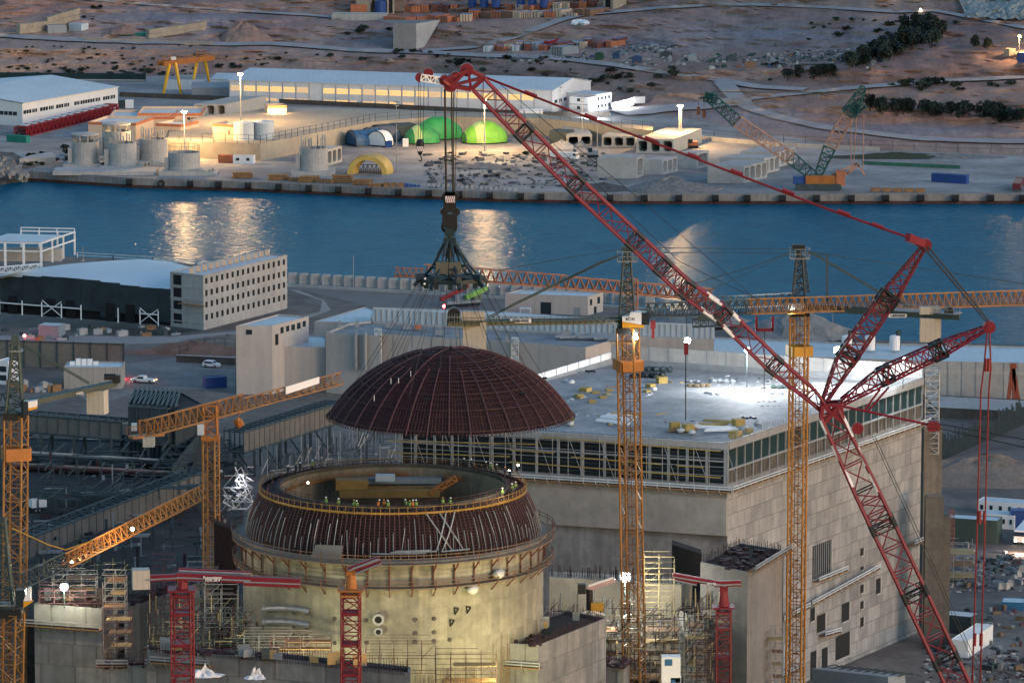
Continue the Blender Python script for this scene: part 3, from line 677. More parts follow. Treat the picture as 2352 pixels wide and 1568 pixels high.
tunnel('green tunnel tent with a pale band, in front behind the striped hook', (930, 331), (1006, 328), 10, 6.5, grn, m2=cream, taper=True)
tunnel('larger green tunnel tent behind the banded one', (955, 322), (1056, 317), 11, 8.0, mat('bright_green_tarpaulin', (.04, .36, .10), .6, var=.3), taper=True)
tunnel('lime green tunnel tent standing alone under the red boom', (1066, 330), (1160, 326), 12, 7.6, lime, m2=cream, taper=True)
tunnel('weathered blue tunnel tent left of the lamp pole', (806, 335), (872, 331), 9, 5.2, bluT)
tunnel('small white round-ended tent closing the blue tunnel tent', (864, 337), (882, 334), 8.5, 5.2, whiteP)
tunnel('grey tunnel tent behind the blue one', (845, 328), (902, 322), 9, 5.0, mat('grey_tarpaulin', (.16, .17, .2), .7, var=.3))
lamp(G(1150, 336, 9), 600, (1, .8, .45), .4)
# yellow arch tent, open, seen from the front
t = Thing('arch_shelter', 'open yellow arch shelter on the quay right of the grey caisson', 'shelter')
P_ = G(843, 401, QZ); k = ppm(P_.y, QZ)
for yy, mm, nm in ((0, ytp, 'front_arch'), (5, ytp, 'rear_arch')):
    mb = MB(); K = 16; prev = None
    for i in range(K+1):
        a = math.pi*i/K
        o_ = Vector((P_.x-math.cos(a)*46/k, P_.y+yy, QZ+math.sin(a)*42/k)); n2 = Vector((P_.x-math.cos(a)*34/k, P_.y+yy, QZ+math.sin(a)*33/k))
        o3, n3 = o_+Vector((2.0, 5, 0)), n2+Vector((2.0, 5, 0))
        cur = [o_, n2, n3, o3]
        if prev: mb.add([*prev, *cur], [(0, 1, 5, 4), (1, 2, 6, 5), (2, 3, 7, 6), (3, 0, 4, 7)])
        prev = cur
    t.part(nm, mb, mm)
mb = MB(); mb.lattice((P_.x-4.5, P_.y+8, QZ+.5), (P_.x+4.5, P_.y+8, QZ+.5), .3, 4, 6, .1, .08); t.part('rear_frame', mb, steelD); t.done()
# striped hook tackle is with the red crane; cabins, containers
def container(name, label, p, q, h_, m, depth=2.6, z0=None, group=None, wins=0, roofm=None, doors=True, hillz=False):
    if hillz: P_, Q_ = GP(*p), GP(*q); z0 = min(P_.z, Q_.z)
    else: z0 = QZ if z0 is None else z0; P_, Q_ = G(*p, z0), G(*q, z0)
    t = Thing(name, label, 'container' if 'container' in name else 'cabin', group); D_ = perp(P_, Q_, depth)
    block(t, P_, Q_, D_, z0, z0+h_, m, roofm or m, .12, 'shell')
    if wins: windows(t, P_, Q_, [((i+.3)/wins, (i+.62)/wins, z0+1.1, z0+2.1) for i in range(wins)], glassD)
    if doors:
        mb = MB(); L_ = (Q_-P_).length; k = max(3, int(L_/1.2))
        for i in range(k+1): s = i/k; face(mb, P_, Q_, max(0, s-.012), min(1, s+.012), z0, z0+h_, .05, .06)
        t.part('corrugation', mb, m)
    return t.done()
container('shipping_container', 'rust red shipping container beside the white cabin below the lit wall', (501, 374), (534, 375), 2.8, brick)
container('site_cabin', 'white site cabin with two windows below the lit terrace wall', (535, 376), (582, 377), 3, whiteP, 3, wins=2, roofm=greyP, doors=False)
container('shipping_container', 'blue shipping container lying on the right-hand quay', (2139, 418), (2219, 423), 3.0, blue)
container('shipping_container', 'dark teal container shed behind the grey tunnel tent', (868, 322), (958, 318), 5.2, steelD, 8)
container('shipping_container', 'dark teal container left of the two-opening culvert', (1262, 331), (1302, 333), 5.0, steelD, 7)
container('shipping_container', 'teal container at the left edge below the red racks', (15, 326), (60, 329), 2.6, teal)
container('equipment_box', 'small white equipment box in front of the green tent', (925, 337), (938, 337), 2.8, whiteP, 2, doors=False)
container('water_tank_box', 'small blue water tank next to the white tent end', (886, 339), (901, 339), 2.4, blue, 2, doors=False)
container('shipping_container', 'white and grey container behind the white warehouse corner', (288, 249), (306, 249), 3.2, whiteP)
container('shipping_container', 'dark container behind the white warehouse corner', (272, 249), (287, 249), 3, steelD)
# red racks left
t = Thing('storage_rack', 'long dark red scaffold rack beside the white warehouse', 'rack'); a, b_ = G(45, 317, QZ), G(258, 263, QZ)
mb = MB(); mb.lattice(a+Vector((0, 3, 2)), b_+Vector((0, 3, 2)), 5, 3.6, 44, .18, .14); t.part('frame', mb, red)
for i in range(12):
    s = (i+.6)/13; p = a+(b_-a)*s; mb = MB(); mb.box(p+Vector((0, 3, 4.1)), (3.4, 3, .25), math.atan2((b_-a).y, (b_-a).x)); t.part('cover_sheet', mb, whiteR)
for fl in range(3):
    mb = MB(); mb.beam(a+Vector((0, 3, .5+1.3*fl)), b_+Vector((0, 3, .5+1.3*fl)), 4.2, .35); t.part('shelf', mb, mat('dark_red_paint', (.13, .02, .03), .7, var=.4))
t.done()
# timber stacks and bundles on the quay edge
random.seed(11)
def stack(label, u, v, m=wood, L_=7, n_=3):
    t = Thing('timber_stack', label, 'timber stack', 'orange timber stacks along the quay'); p = G(u, v, QZ); z = QZ
    for i in range(n_):
        z += .25
        for yy in (-.8, .8):
            mb = MB(); mb.box((p.x, p.y+yy, z-.12), (L_*.8, .25, .24)); t.part('bearer', mb, m)
        mb = MB(); mb.box((p.x+random.uniform(-.5, .5), p.y, z+.22), (L_, 2.6, .44), random.uniform(-.08, .08)); t.part('board_pack', mb, m); z += .45
    t.done()
pl_ = ['nearest the low wide caisson', 'left of the grey caisson', 'below the grey caisson', 'third from the right end', 'second from the right end', 'long low one at the right end']
for (u, v, n_), lb in zip([(556, 409, 3), (640, 414, 3), (708, 418, 3), (788, 420, 4), (834, 425, 3), (869, 430, 2)], pl_): stack('orange timber stack on the quay edge, '+lb, u, v, n_=n_)
def crates(label, u0, u1, v, k, m=wood, hh=1.3):
    for i in range(k):
        u = u0+(u1-u0)*(i+.5)/k; p = G(u, v+i*.4, QZ); t = Thing('crate', label, 'crate', 'small crates between the timber stacks'); w_ = (u1-u0)/k/6.4*.85
        mb = MB(); mb.bb((p.x, p.y, QZ+.15), (w_, 1.4, hh)); t.part('box', mb, m); mb = MB(); mb.bb((p.x, p.y, QZ), (w_*.9, 1.2, .14)); t.part('pallet', mb, wood); t.done()
crates('small orange crate in the row between timber stacks', 661, 692, 416, 5); crates('small orange crate in the row between timber stacks', 724, 765, 419, 6); crates('pale crate in the short row at the right end of the timber stacks', 880, 928, 431, 3, wood, 1.7)
crates('tan bundle in the row on the right-hand quay edge', 1999, 2126, 440, 5, wood, 1.2)
mb = MB(); p = G(938, 429, QZ)
for i in range(6): mb.bb((p.x+i*1.3-3, p.y+i*.2, QZ), (1.1, 3, 1.6-.2*i))
one('drum_row', 'row of dark blue drums at the end of the timber stacks', 'drums', mb, blue)
# fenders
random.seed(5)
fu = [297, 437, 502, 570, 640, 709, 777, 846, 915, 985, 1055, 1125, 1196, 1243, 1326, 1401, 1480, 1559, 1643, 1716, 1797, 1875, 1955, 2034, 2115, 2194, 2275, 2349]
proto = None
for u in fu:
    p = G(u, qv(u), QZ)
    if proto is None:
        t = Thing('quay_fender', 'black rubber quay fender hanging on the quay wall', 'fender', 'black fenders along the quay wall', base=(p.x, p.y-1.0, QZ-2.6))
        mb = MB(); mb.tube((p.x-1.1, p.y-.95, QZ-1.2), (p.x+1.1, p.y-.95, QZ-1.2), 1.15, 12); t.part('drum', mb, black)
        mb = MB(); 
        for s in (-.9, .9): mb.beam((p.x+s, p.y-.2, QZ+.3), (p.x+s, p.y-.95, QZ-.2), .12)
        t.part('chain', mb, blackS); proto = t.done(); 
    else: dup(proto, (p.x, p.y-1.0, QZ-2.6))
p = G(370, qv(370), QZ); mb = MB()
for i in range(14):
    a, b_ = i*math.tau/14, (i+1)*math.tau/14; mb.tube((p.x+1.0*math.cos(a), p.y-.5, QZ-1.4+1.0*math.sin(a)), (p.x+1.0*math.cos(b_), p.y-.5, QZ-1.4+1.0*math.sin(b_)), .35, 6)
one('tyre_fender', 'round black tyre hanging on the quay wall', 'tyre', mb, black)
# breakwater of concrete cubes, left
random.seed(21); mb0 = MB(); cubes = []
proto = None
for i in range(150):
    s = random.random(); q = random.random(); u = -20+105*s; v = 350+66*q+(s*28 if q < .5 else 0)
    if v > 436-max(0, (u-40))*.75 or v < 348+u*.55: continue
    zz = QZ-1.2+max(0, (60-u))*.07*(1-abs(q-.4)); p = G(u, v, max(.2, min(zz, 7)) if v < 405 else .3)
    if proto is None:
        mb = MB(); mb.box((0, 0, 0), (2.1, 2.1, 1.9)); proto = one('armour_block', 'rough concrete armour cube piled on the breakwater', 'armour block', mb, conc, 'concrete cubes of the breakwater', base=(0, 0, 0))
        proto.location = p; o = proto
    else: o = dup(proto, p)
    o.rotation_euler = (random.uniform(-.6, .6), random.uniform(-.6, .6), random.uniform(0, 3)); k = random.uniform(.7, 1.2); o.scale = (k, k, k)
mb = MB(); bp_ = [G(u, v, z) for u, v, z in [(-400, 440, -1), (-30, 440, -1), (60, 425, -1), (105, 405, 0), (90, 385, 3), (30, 350, 5.5), (-400, 330, 6.5)]]
ct = G(-100, 385, 6); mb.add([tuple(p) for p in bp_]+[tuple(ct)], [(i, (i+1) % 7, 7) for i in range(7)]); struct('breakwater', mb, mat('breakwater_rubble', (.17, .15, .145), .95, var=.5, scale=.5, bump=.6))
# lamp posts of the far shore
def mast(label, u, vb, vt, z0, power, lattice_=False, heads=1, r=.16, col=warm, lm=None):
    t = Thing('lamp_mast', label, 'lamp mast', 'tall lamp masts on the far shore'); P_ = G(u, vb, z0); zt = hbase(P_, u, vt)
    mb = MB()
    if lattice_: mb.lattice(P_, (P_.x, P_.y, zt-.6), .9, .9, 14, .1, .06)
    else: mb.tube(P_, (P_.x, P_.y, zt-.6), r*1.6, 8, r)
    t.part('pole', mb, steelG)
    mb = MB(); mb.box((P_.x, P_.y, zt-.5), (1.6, .4, .2)); t.part('crossarm', mb, steelG)
    for s in (-1, 0, 1)[:3]:
        mb = MB(); mb.sphere((P_.x+s*.6, P_.y-.3, zt-.05), .4, 10, 6, .8); t.part('lamp_head', mb, lm or lampm)
    lamp((P_.x, P_.y-1.6, zt-.6), power, col, .9); t.done()
mast('lit lamp mast at the left end of the long white hall', 553, 281, 170, ZT, 17000)
mast('lit lamp mast behind the low wide caisson', 424, 345, 256, ZT-3, 17000)
mast('lit lamp mast seen through the red boom near the green tents', 1113, 347, 229, QZ, 21000)
mast('lattice lamp mast with bright lamps behind the culverts', 1562, 336, 243, QZ, 15000, True)
for lb, u, vb, vt in (('slim unlit lamp pole in front of the dark shed', 911, 396, 228), ('slim pole at the right end of the long hall', 1287, 262, 195), ('slim pole right of the culvert gap', 1372, 345, 270), ('thin pole in front of the two-storey office', 1337, 330, 220)):
    P_ = G(u, vb, QZ); zt = hbase(P_, u, vt); t = Thing('unlit_pole', lb, 'pole'); mb = MB(); mb.tube(P_, (P_.x, P_.y, zt), .2, 6, .1); t.part('pole', mb, steelG)
    mb = MB(); mb.box((P_.x, P_.y, zt-1), (2.2, .3, .3)); mb.box((P_.x, P_.y, zt-2.2), (1.6, .3, .3)); t.part('crossarm', mb, steelG); t.done()
p = G(628, 262, ZT); 
for u in (628, 648):
    q = A(u, 258, G(620, 272, ZT-2).y-1.2); mb = MB(); mb.sphere(q, .45, 8, 6); one('porch_lamp', 'porch lamp on the small lit kiosk, '+('left one' if u == 628 else 'right one by its door'), 'lamp', mb, lampm); lamp((q.x, q.y-.8, q.z), 500, warm, .3)
q = A(561, 212, G(561, 232, QZ).y-3); lamp(q, 4500, (1, .86, .6), 1.2)
mb = MB(); mb.sphere(q, .8, 8, 6); one('wall_floodlight', 'bright floodlight in front of the long hall wall, left end', 'floodlight', mb, lampc)
# ================================================================ HILLSIDE
random.seed(31)
def hillblock(name, label, cat, u0, v0, u1, v1, hm_, m, n_=8, group=None, depth=2.5, course=2):
    t = Thing(name, label, cat, group); 
    a, b_ = GP(u0, v0), GP(u1, v1); L_ = (b_-a).length; d = (b_-a).normalized(); z0 = min(a.z, b_.z)
    for c in range(course):
        for i in range(n_):
            p = a+(b_-a)*(i+.5+(.2 if c % 2 else 0))/n_; mb = MB(); mb.box((p.x, p.y, p.z+hm_*(c+.5)-.3), (L_/n_*.96, depth, hm_*.97), math.atan2(d.y, d.x)); t.part('stone_block', mb, m)
    return t.done()
stone = mat('pale_stone_block', (.40, .34, .26), .9, var=.25, scale=.3)
hillblock('block_wall', 'wall of large tan stone blocks at the upper left hillside, lower step', 'block wall', 41, 77, 105, 70, 2.2, stone, 9)
hillblock('block_wall', 'higher step of the tan stone block wall, upper left', 'block wall', 105, 66, 180, 44, 2.6, stone, 10)
hillblock('block_wall', 'long low row of pale blocks beside the upper road', 'block wall', 195, 94, 490, 104, 1.8, mat('dusty_block', (.36, .32, .28), .9, var=.25, scale=.4), 30, course=1)
hillblock('block_wall', 'cream block row rising behind the teal sheet', 'block wall', 338, 87, 470, 68, 1.9, stone, 16)
mb = MB(); a, b_, c_, d = GP(268, 84), GP(338, 84), GP(332, 77), GP(285, 79); mb.prism([(p.x, p.y) for p in (a, b_, c_, d)], a.z, a.z+1.6); one('tarpaulin_sheet', 'teal tarpaulin sheet lying left of the cream block row', 'tarpaulin', mb, teal)
container('site_cabin', 'grey hillside cabin next to the tan block wall', (110, 77), (153, 75), 3.5, greyP, 5, hillz=True, doors=False)
container('site_cabin', 'pale hillside cabin, right of the grey one by the block wall', (158, 72), (187, 71), 3.5, whiteR, 5, hillz=True, doors=False)
# tan batching buildings at the top
def tower(name, label, u0, u1, vb, vt, m, depth=8, extra=None):
    t = Thing(name, label, 'building'); P_, Q_ = GP(u0, vb), GP(u1, vb); z0 = min(P_.z, Q_.z)-.5; zt = A(u0, vt, P_.y).z
    block(t, P_, Q_, perp(P_, Q_, depth), z0, zt, m, m, .2)
    if extra: extra(t, P_, Q_, z0, zt)
    return t.done()
def openf(t, P_, Q_, z0, zt): windows(t, P_, Q_, [(.25, .75, z0+(zt-z0)*.1, z0+(zt-z0)*.85)], hole, name='opening')
tower('batching_tower', 'tall tan tower block at the top edge, left one', 818, 850, 30, -20, stone)
tower('batching_tower', 'tall tan tower with an open bay at the top edge', 889, 906, 33, -15, stone, extra=openf)
tower('batching_shed', 'low orange-tan shed below the tall towers', 806, 843, 31, 11, brick)
tower('pylon_base', 'small tan pylon with an arch at the top edge right of the blue roofs', 1385, 1408, 21, -8, stone, extra=openf)
tower('retaining_wall', 'low pale retaining wall strip under the tan towers', 762, 886, 45, 32, concL)
tower('rock_wall_building', 'brownish block wall at the top behind the blue tank', 860, 930, 24, -10, mat('brown_block', (.25, .17, .13), .9, var=.3))
p = GP(822, 31); mb = MB(); mb.lathe(GP(874, 31), [(0, 6), (2.5, 5.4), (2.6, 0)], 12); one('blue_tank', 'round blue tank between the tan towers', 'tank', mb, blue)
# trapezoid concrete abutment
t = Thing('concrete_abutment', 'large grey and tan concrete abutment wedge above the road', 'abutment')
P0, P1, P2 = GP(905, 107), GP(905, 62), GP(958, 60); c0 = GP(908, 112); c1 = A(905, 55, c0.y-4); c2 = A(955, 58, c0.y-4); e = A(1010, 60, c0.y+14); f = A(960, 110, c0.y-5); g = A(902, 112, c0.y-5)
g = GP(903, 114); f = GP(956, 114); zt_ = A(903, 56, g.y).z
pts = [(g.x, g.y-1, g.z-4), (f.x, f.y-1, f.z-4), (f.x, f.y+3, zt_), (g.x, g.y+3, zt_), (f.x+10, f.y+22, zt_), (g.x-8, g.y+20, zt_), (f.x+1, f.y+4, f.z-4)]
mb = MB(); mb.add(pts, [(0, 1, 2, 3), (3, 2, 4, 5)]); t.part('front_face', mb, mat('grey_face_concrete', (.24, .23, .22), .9, var=.2, scale=.1))
mb = MB(); mb.add(pts, [(1, 6, 4, 2)]); t.part('side_face', mb, concL); t.done()
# rows of containers / blue-roofed huts on the hill
hut_c = [brick, mat('red_brown_container', (.20, .07, .05), .8, var=.3), tan, whiteR, mat('dull_brown', (.26, .15, .10), .8, var=.3)]
def hut(label, u, v, wpx, hm_, m, rm, group, cat='hut', name='blue_roofed_hut', dp=None):
    a, b_ = GP(u, v), GP(u+wpx, v); z0 = min(a.z, b_.z); t = Thing(name, label, cat, group)
    block(t, a, b_, perp(a, b_, dp or random.uniform(6, 14)), z0-.5, z0+hm_, m, rm, .15)
    mb = MB(); k = max(2, int(wpx/5))
    for i in range(1, k): face(mb, a, b_, i/k-.03, i/k+.03, z0-.4, z0+hm_*.95, .05, .05)
    t.part('seam', mb, hut_c[1]); return t.done()
g1 = 'blue-roofed orange huts on the top terrace'
for i in range(22):
    u = 905+i*21.3+random.uniform(-3, 3); blueish = not (260 < u-905 < 300)
    v = 31-max(0, (u-1220))*.08+random.uniform(-.5, .5); hut('orange hut with a blue roof in the rear row of the top terrace', u, v-4, random.uniform(14, 19), random.uniform(2.4, 3.6), random.choice(hut_c[:3]), blueS if random.random() < .75 else hut_c[1], g1)
for i in range(18):
    u = 935+i*24+random.uniform(-4, 4); v = 52-max(0, (u-1000))*.035+random.uniform(-1, 1)
    if u > 1075: v = 42-max(0, (u-1180))*.02
    if u > 1360: continue
    hut('orange container hut in the front row of the top terrace', u, v, random.uniform(14, 26), random.uniform(2.2, 3.6), random.choice([brick, brick, hut_c[4], tan]), random.choice([blueS, brick, blueS]), 'orange container huts in the front row of the top terrace')
for i in range(6):
    mb = MB(); p = GP(1085+i*27+(30 if i > 2 else 0), 17); mb.lathe(p, [(0, 4.6), (1.8, 4.2), (1.9, 0)], 10); one('blue_tank', 'dark blue upright tank behind the orange huts', 'tank', mb, blue, 'dark blue upright tanks behind the huts')
for i in range(20):
    u = 1112+i*15.5+random.uniform(-3, 3); v = 120-(u-1112)*.035+random.uniform(-1, 1)-(4 if i % 2 else 0)
    red_ = (i == 9)
    hut('small container hut in the second yard below the top terrace' if not red_ else 'single bright red container hut in the second yard', u, v, random.uniform(11, 17), random.uniform(2.0, 3.2), red if red_ else random.choice([brick, hut_c[1], hut_c[1], whiteR, tan]), blueS if i % 3 else greyP, 'container huts in the second hillside yard' if not red_ else None)
hut('grey box cabin in front of the second yard', 1264, 128, 28, 4, greyP, greyP, None)
# scrap yard: countable boxes, tanks, vehicles plus debris
g2 = 'boxes and tanks in the scrap yard'
cols = [steelD, mat('dull_blue', (.03, .07, .16), .7), mat('dark_green_sheet', (.02, .08, .05), .7, var=.3), greyP, conc, hut_c[4], concL]
labs = {0: 'dark', 1: 'blue', 2: 'dark green', 3: 'grey', 4: 'pale', 5: 'brown', 6: 'pale concrete'}
for i in range(95):
    u = random.uniform(1325, 2040); v = random.uniform(118, 152)+(u-1325)*.016; k = random.choice([0, 0, 1, 2, 3, 3, 4, 5, 6]); w_ = random.uniform(3, 12)
    if i < 7: u, v, w_, k = [(1376, 136, 18, 2), (1415, 134, 14, 1), (1463, 142, 20, 1), (1530, 132, 26, 0), (1590, 139, 18, 3), (1723, 156, 22, 5), (1680, 140, 20, 0)][i]
    p = GP(u, v); mb = MB(); hh = random.uniform(.4, 1.3)+(1.8 if i < 7 else 0); a = random.uniform(-.3, .3); mb.bb((p.x, p.y, p.z-.3), (w_/5.2, random.uniform(1.5, 5), hh), a); mb.bb((p.x, p.y, p.z-.3+hh), (w_/5.2*.5, 1.2, .4), a)
    one('scrap_box', labs[k]+' box standing in the hillside scrap yard', 'scrap box', mb, cols[k], labs[k]+' boxes in the scrap yard')
mb = MB()
for i in range(900):
    c_ = random.choice([(1490, 112, 50, 6), (1880, 130, 90, 14), (1700, 138, 200, 10), (1960, 128, 60, 10), (1250, 135, 100, 4)])
    u, v = random.gauss(c_[0], c_[2]*.6), random.gauss(c_[1], c_[3]*.6); p = GP(u, v); mb.m = random.choice([0, 0, 1, 2]); mb.rock(p, random.uniform(.4, 1.3), .6, i, 5, 3)
struct('debris', mb, [gravel, concL, steelD], 'stuff', label='scattered grey rubble and scrap across the hillside yard', cat='rubble')
mb = MB(); p = GP(1333, 52)
for i in range(9): mb.rock(GP(1330+random.uniform(-12, 14), 52+random.uniform(-4, 4)), random.uniform(1, 2.2), .5, i+50)
one('white_rock_heap', 'white rock heap on the slope below the top road', 'rock heap', mb, whiteP)
mb = MB(); p0 = GP(2260, 46); rr = random.Random(2)
for i in range(30):
    for j in range(14):
        q = GP(2195+i*8+(13-j)*2.0, 50-j*4.6-max(0, 30-i)*.0); mb.v.append((q.x, q.y, q.z+1.2+rr.uniform(-.6, .6)))
for i in range(29):
    for j in range(13): mb.f.append((i*14+j, (i+1)*14+j, (i+1)*14+j+1, i*14+j+1)); mb.mi.append(0)
struct('gravel_slope', mb, mat('pale_grey_gravel', (.30, .34, .34), .95, var=.3, scale=.25, bump=.5))
# shrubs: leaf clumps
leaf = mat('shrub_leaf', (.035, .055, .045), .9, var=.45, scale=1.2); leaf2 = mat('olive_leaf', (.05, .065, .04), .9, var=.4, scale=1.0); bark = mat('bark', (.08, .06, .045), .95)
def crown(r, h_, n_, seed, leafsz=.28, flat=.7):
    rr = random.Random(seed); mb = MB(); lobes = [(rr.gauss(0, r*.4), rr.gauss(0, r*.4), h_*rr.uniform(.35, .8), r*rr.uniform(.35, .65)) for _ in range(7)]
    for i in range(n_):
        lx, ly, lz, lr = rr.choice(lobes); a, b_ = rr.uniform(0, 6.283), rr.uniform(-1.2, 1.5); q = lr*rr.uniform(.55, 1.05)
        c = Vector((lx+q*math.cos(a)*math.cos(b_), ly+q*math.sin(a)*math.cos(b_), max(.05, lz+q*math.sin(b_)*flat)))
        x = Vector((rr.gauss(0, 1), rr.gauss(0, 1), rr.gauss(0, 1))).normalized()*leafsz*rr.uniform(.6, 1.5); y = x.orthogonal().normalized()*leafsz*rr.uniform(.6, 1.3); mb.m = 0 if rr.random() < .7 else 1
        mb.add([c-x-y, c+x-y*.3, c+x*.4+y, c-x*.6+y*.8], [(0, 1, 2, 3)])
    return mb
protos = []
for k in range(4):
    t = Thing('shrub', 'dark green shrub on the hillside scrub slope', 'shrub', 'dark shrubs scattered on the hillside', base=(0, 0, 0))
    t.part('crown', crown(1.6, 1.7, 150, k, .3), [leaf, leaf2]); mb = MB(); mb.tube((0, 0, -.3), (0.1, 0, .9), .12, 5, .06); mb.tube((0, 0, 0), (.6, .2, 1.0), .08, 5, .04); mb.tube((0, 0, 0), (-.5, .3, 1.0), .08, 5, .04)
    t.part('trunk', mb, bark); o = t.done(); protos.append(o)
used = set(); cnt = 0
regs = [(0, 480, 104, 172, 92, .5), (0, 420, 158, 176, 26, .9), (480, 1000, 124, 160, 26, .9), (880, 1060, 122, 140, 10, 1.0), (1000, 1300, 132, 178, 22, 1.0), (1300, 1560, 160, 215, 28, 1.2), (1850, 2200, 45, 100, 30, 1.0), (2040, 2340, 186, 210, 20, 1.4), (180, 260, 5, 60, 5, 1), (790, 900, 60, 80, 5, 1.8), (1750, 1900, 150, 190, 8, 1.4), (60, 180, 340, 385, 16, 1.4), (1020, 1260, 340, 420, 10, .7), (975, 1060, 60, 90, 7, .8)]
for u0, u1, v0, v1, n_, sc in regs:
    for i in range(n_):
        u, v = random.uniform(u0, u1), random.uniform(v0, v1); p = GP(u, v); k = random.randrange(4); s = sc*random.choice([.45, .6, .8, 1, 1.3])
        if k not in used: used.add(k); o = protos[k]; o.location = p; o.rotation_euler = (0, 0, random.uniform(0, 6)); o.scale = (s, s, s*.8)
        else: dup(protos[k], p, random.uniform(0, 6), sc=(s*random.uniform(.8, 1.3), s, s*.8))
# dark tree belt, right: distinct trees
tp_ = []
for k in range(3):
    t = Thing('tree', 'dark evergreen tree in the hillside belt above the red cutting', 'tree', 'dark evergreen trees on the right hillside', base=(0, 0, 0))
    t.part('crown', crown(3.2, 6.2, 420, 20+k, .42, 1.0), [leaf, mat('pine_leaf', (.012, .03, .028), .9, var=.3)])
    mb = MB(); mb.tube((0, 0, -.5), (0, 0, 3.2), .3, 6, .15); mb.tube((0, 0, 1.6), (1.2, .3, 3.6), .12, 5, .06); mb.tube((0, 0, 1.9), (-1.1, .5, 3.8), .12, 5, .06); t.part('trunk', mb, bark); tp_.append(t.done())
tset = set()
def tree(u, v, s):
    k = random.randrange(3); p = GP(u, v)
    if k not in tset: tset.add(k); o = tp_[k]; o.location = p; o.scale = (s, s, s)
    else: dup(tp_[k], p, random.uniform(0, 6), sc=s)
for i in range(46): s = random.random(); tree(1955+200*s+random.uniform(-12, 12), 155-62*s+random.uniform(-8, 8)-(14*random.random() if s > .5 else 0), random.uniform(.6, 1.15))
for i in range(20): tree(random.uniform(2070, 2165), random.uniform(68, 112), random.uniform(.7, 1.25))
for i in range(44): u = random.uniform(1990, 2352); tree(u, 250+(u-1990)*.075+random.uniform(-5, 9), random.uniform(.5, .95))
for u, v in ((1836, 178), (1868, 182), (1882, 178), (1898, 176), (1912, 175), (1808, 186), (2240, 110), (2270, 115), (2050, 108)): tree(u, v, .75)
# barge-like plates, hill lamp, tanker cabin on the right
mb = MB(); p = GP(1880, 150); mb.bb((p.x, p.y, p.z), (14, 2, .6)); mb.bb((p.x+6, p.y-3, p.z-.4), (15, 2, .6)); one('plate_stack', 'stack of long dark plates on the hillside yard', 'plate stack', mb, steelD)
t = Thing('lamp_post', 'lit street lamp at the far right hillside edge', 'lamp post'); p = GP(2341, 119); zt = A(2341, 84, p.y).z
mb = MB(); mb.tube(p, (p.x, p.y, zt), .14, 6); t.part('pole', mb, steelG); mb = MB(); mb.sphere((p.x, p.y-.2, zt), .45, 8, 6); t.part('lamp_head', mb, lampm); t.done(); lamp((p.x, p.y-1, zt), 4000, warm, .4)
container('site_cabin', 'white and blue cabin by the lamp at the right hillside edge', (2336, 143), (2362, 144), 3.8, blue, 4, hillz=True, roofm=whiteP, doors=False)
container('site_cabin', 'tan cabin left of the white and blue cabin on the hill', (2306, 129), (2318, 129), 3, stone, 3, hillz=True, doors=False)
mb = MB(); q = A(2114, 22, GP(2114, 27).y-1); mb.sphere(q, .35, 6, 4); mb.tube(GP(2114, 27), q, .1, 5); one('road_light', 'tiny lit lamp beside the top road', 'lamp', mb, spotw)
# gravel mounds on the quay
def heap(label, u, v, rx, ry, h_, m, z0=QZ, name='gravel_heap', seed=0, cat='gravel heap', far=False):
    P_ = G(u, v, z0) if not far else GP(u, v); mb = MB(); K, Mm = 26, 9; 
    for j in range(Mm+1):
        q = j/Mm
        for i in range(K):
            a = i*math.tau/K; nn = 1+.25*noise.noise(Vector((math.cos(a)*2+seed, math.sin(a)*2, q*3))); mb.v.append((P_.x+rx*q*math.cos(a)*nn, P_.y+ry*q*math.sin(a)*nn, P_.z-.2+h_*max(0, (1-q**1.3))*(1+.25*noise.noise(Vector((q*4, a*2, seed))))))
    for j in range(Mm):
        for i in range(K): mb.f.append((j*K+i, j*K+(i+1) % K, (j+1)*K+(i+1) % K, (j+1)*K+i)); mb.mi.append(0)
    return one(name, label, cat, mb, m, smooth=False)
heap('grey gravel heap in front of the culvert stack', 1540, 437, 17, 9, 4.5, gravel)
heap('dark gravel heap beside the red boom on the quay', 1385, 436, 11, 7, 2.6, mat('dark_gravel', (.12, .12, .13), .95, var=.4, scale=.8, bump=.3), seed=3)
heap('pale rubble heap left of the white truck', 1290, 340, 6, 4, 3.0, concL, seed=5)
heap('pale sand heap behind the quay, right of the crawler crane', 2170, 362, 26, 6, 1.6, gravel, seed=8)
heap('grey rubble heap right of the striped hook', 1110, 385, 14, 8, 1.6, gravel, seed=9)
heap('dark scrub-covered rubble heap on the right quay', 2060, 362, 30, 6, 2.0, leaf2, seed=12)
heap('conical grey earth heap above the left road', 560, 92, 14, 12, 8, hm, seed=15, far=True, name='earth_heap', cat='earth heap')
heap('small pale earth heap beside the teal sheet', 285, 76, 9, 6, 4, hm, seed=16, far=True, name='earth_heap', cat='earth heap')
mb = MB()
for i in range(420):
    u, v = random.uniform(980, 1400), random.uniform(352, 432); p = G(u, v, QZ)
    if random.random() < .5: mb.m = random.choice([0, 1, 2]); mb.rock(p, random.uniform(.3, 1.1), .5, i, 5, 3)
    else: mb.m = random.choice([0, 1]); mb.bb(p, (random.uniform(.6, 3), random.uniform(.6, 2), random.uniform(.3, 1)), random.random())
struct('quay_rubble', mb, [conc, mat('dark_gravel', (.12, .12, .13)), leaf2], 'stuff', label='scattered rubble and blocks on the quay yard', cat='rubble')
tg = G(1720, 380, QZ); mb = MB(); q = [G(1980, 378, QZ), G(2205, 388, QZ)]; mb.beam(q[0]+Vector((0, 0, .6)), q[1]+Vector((0, 0, .6)), .3, 1.3); one('green_netting', 'long low green netting behind the right quay', 'netting', mb, mat('green_net', (.05, .17, .12), .8, var=.3))
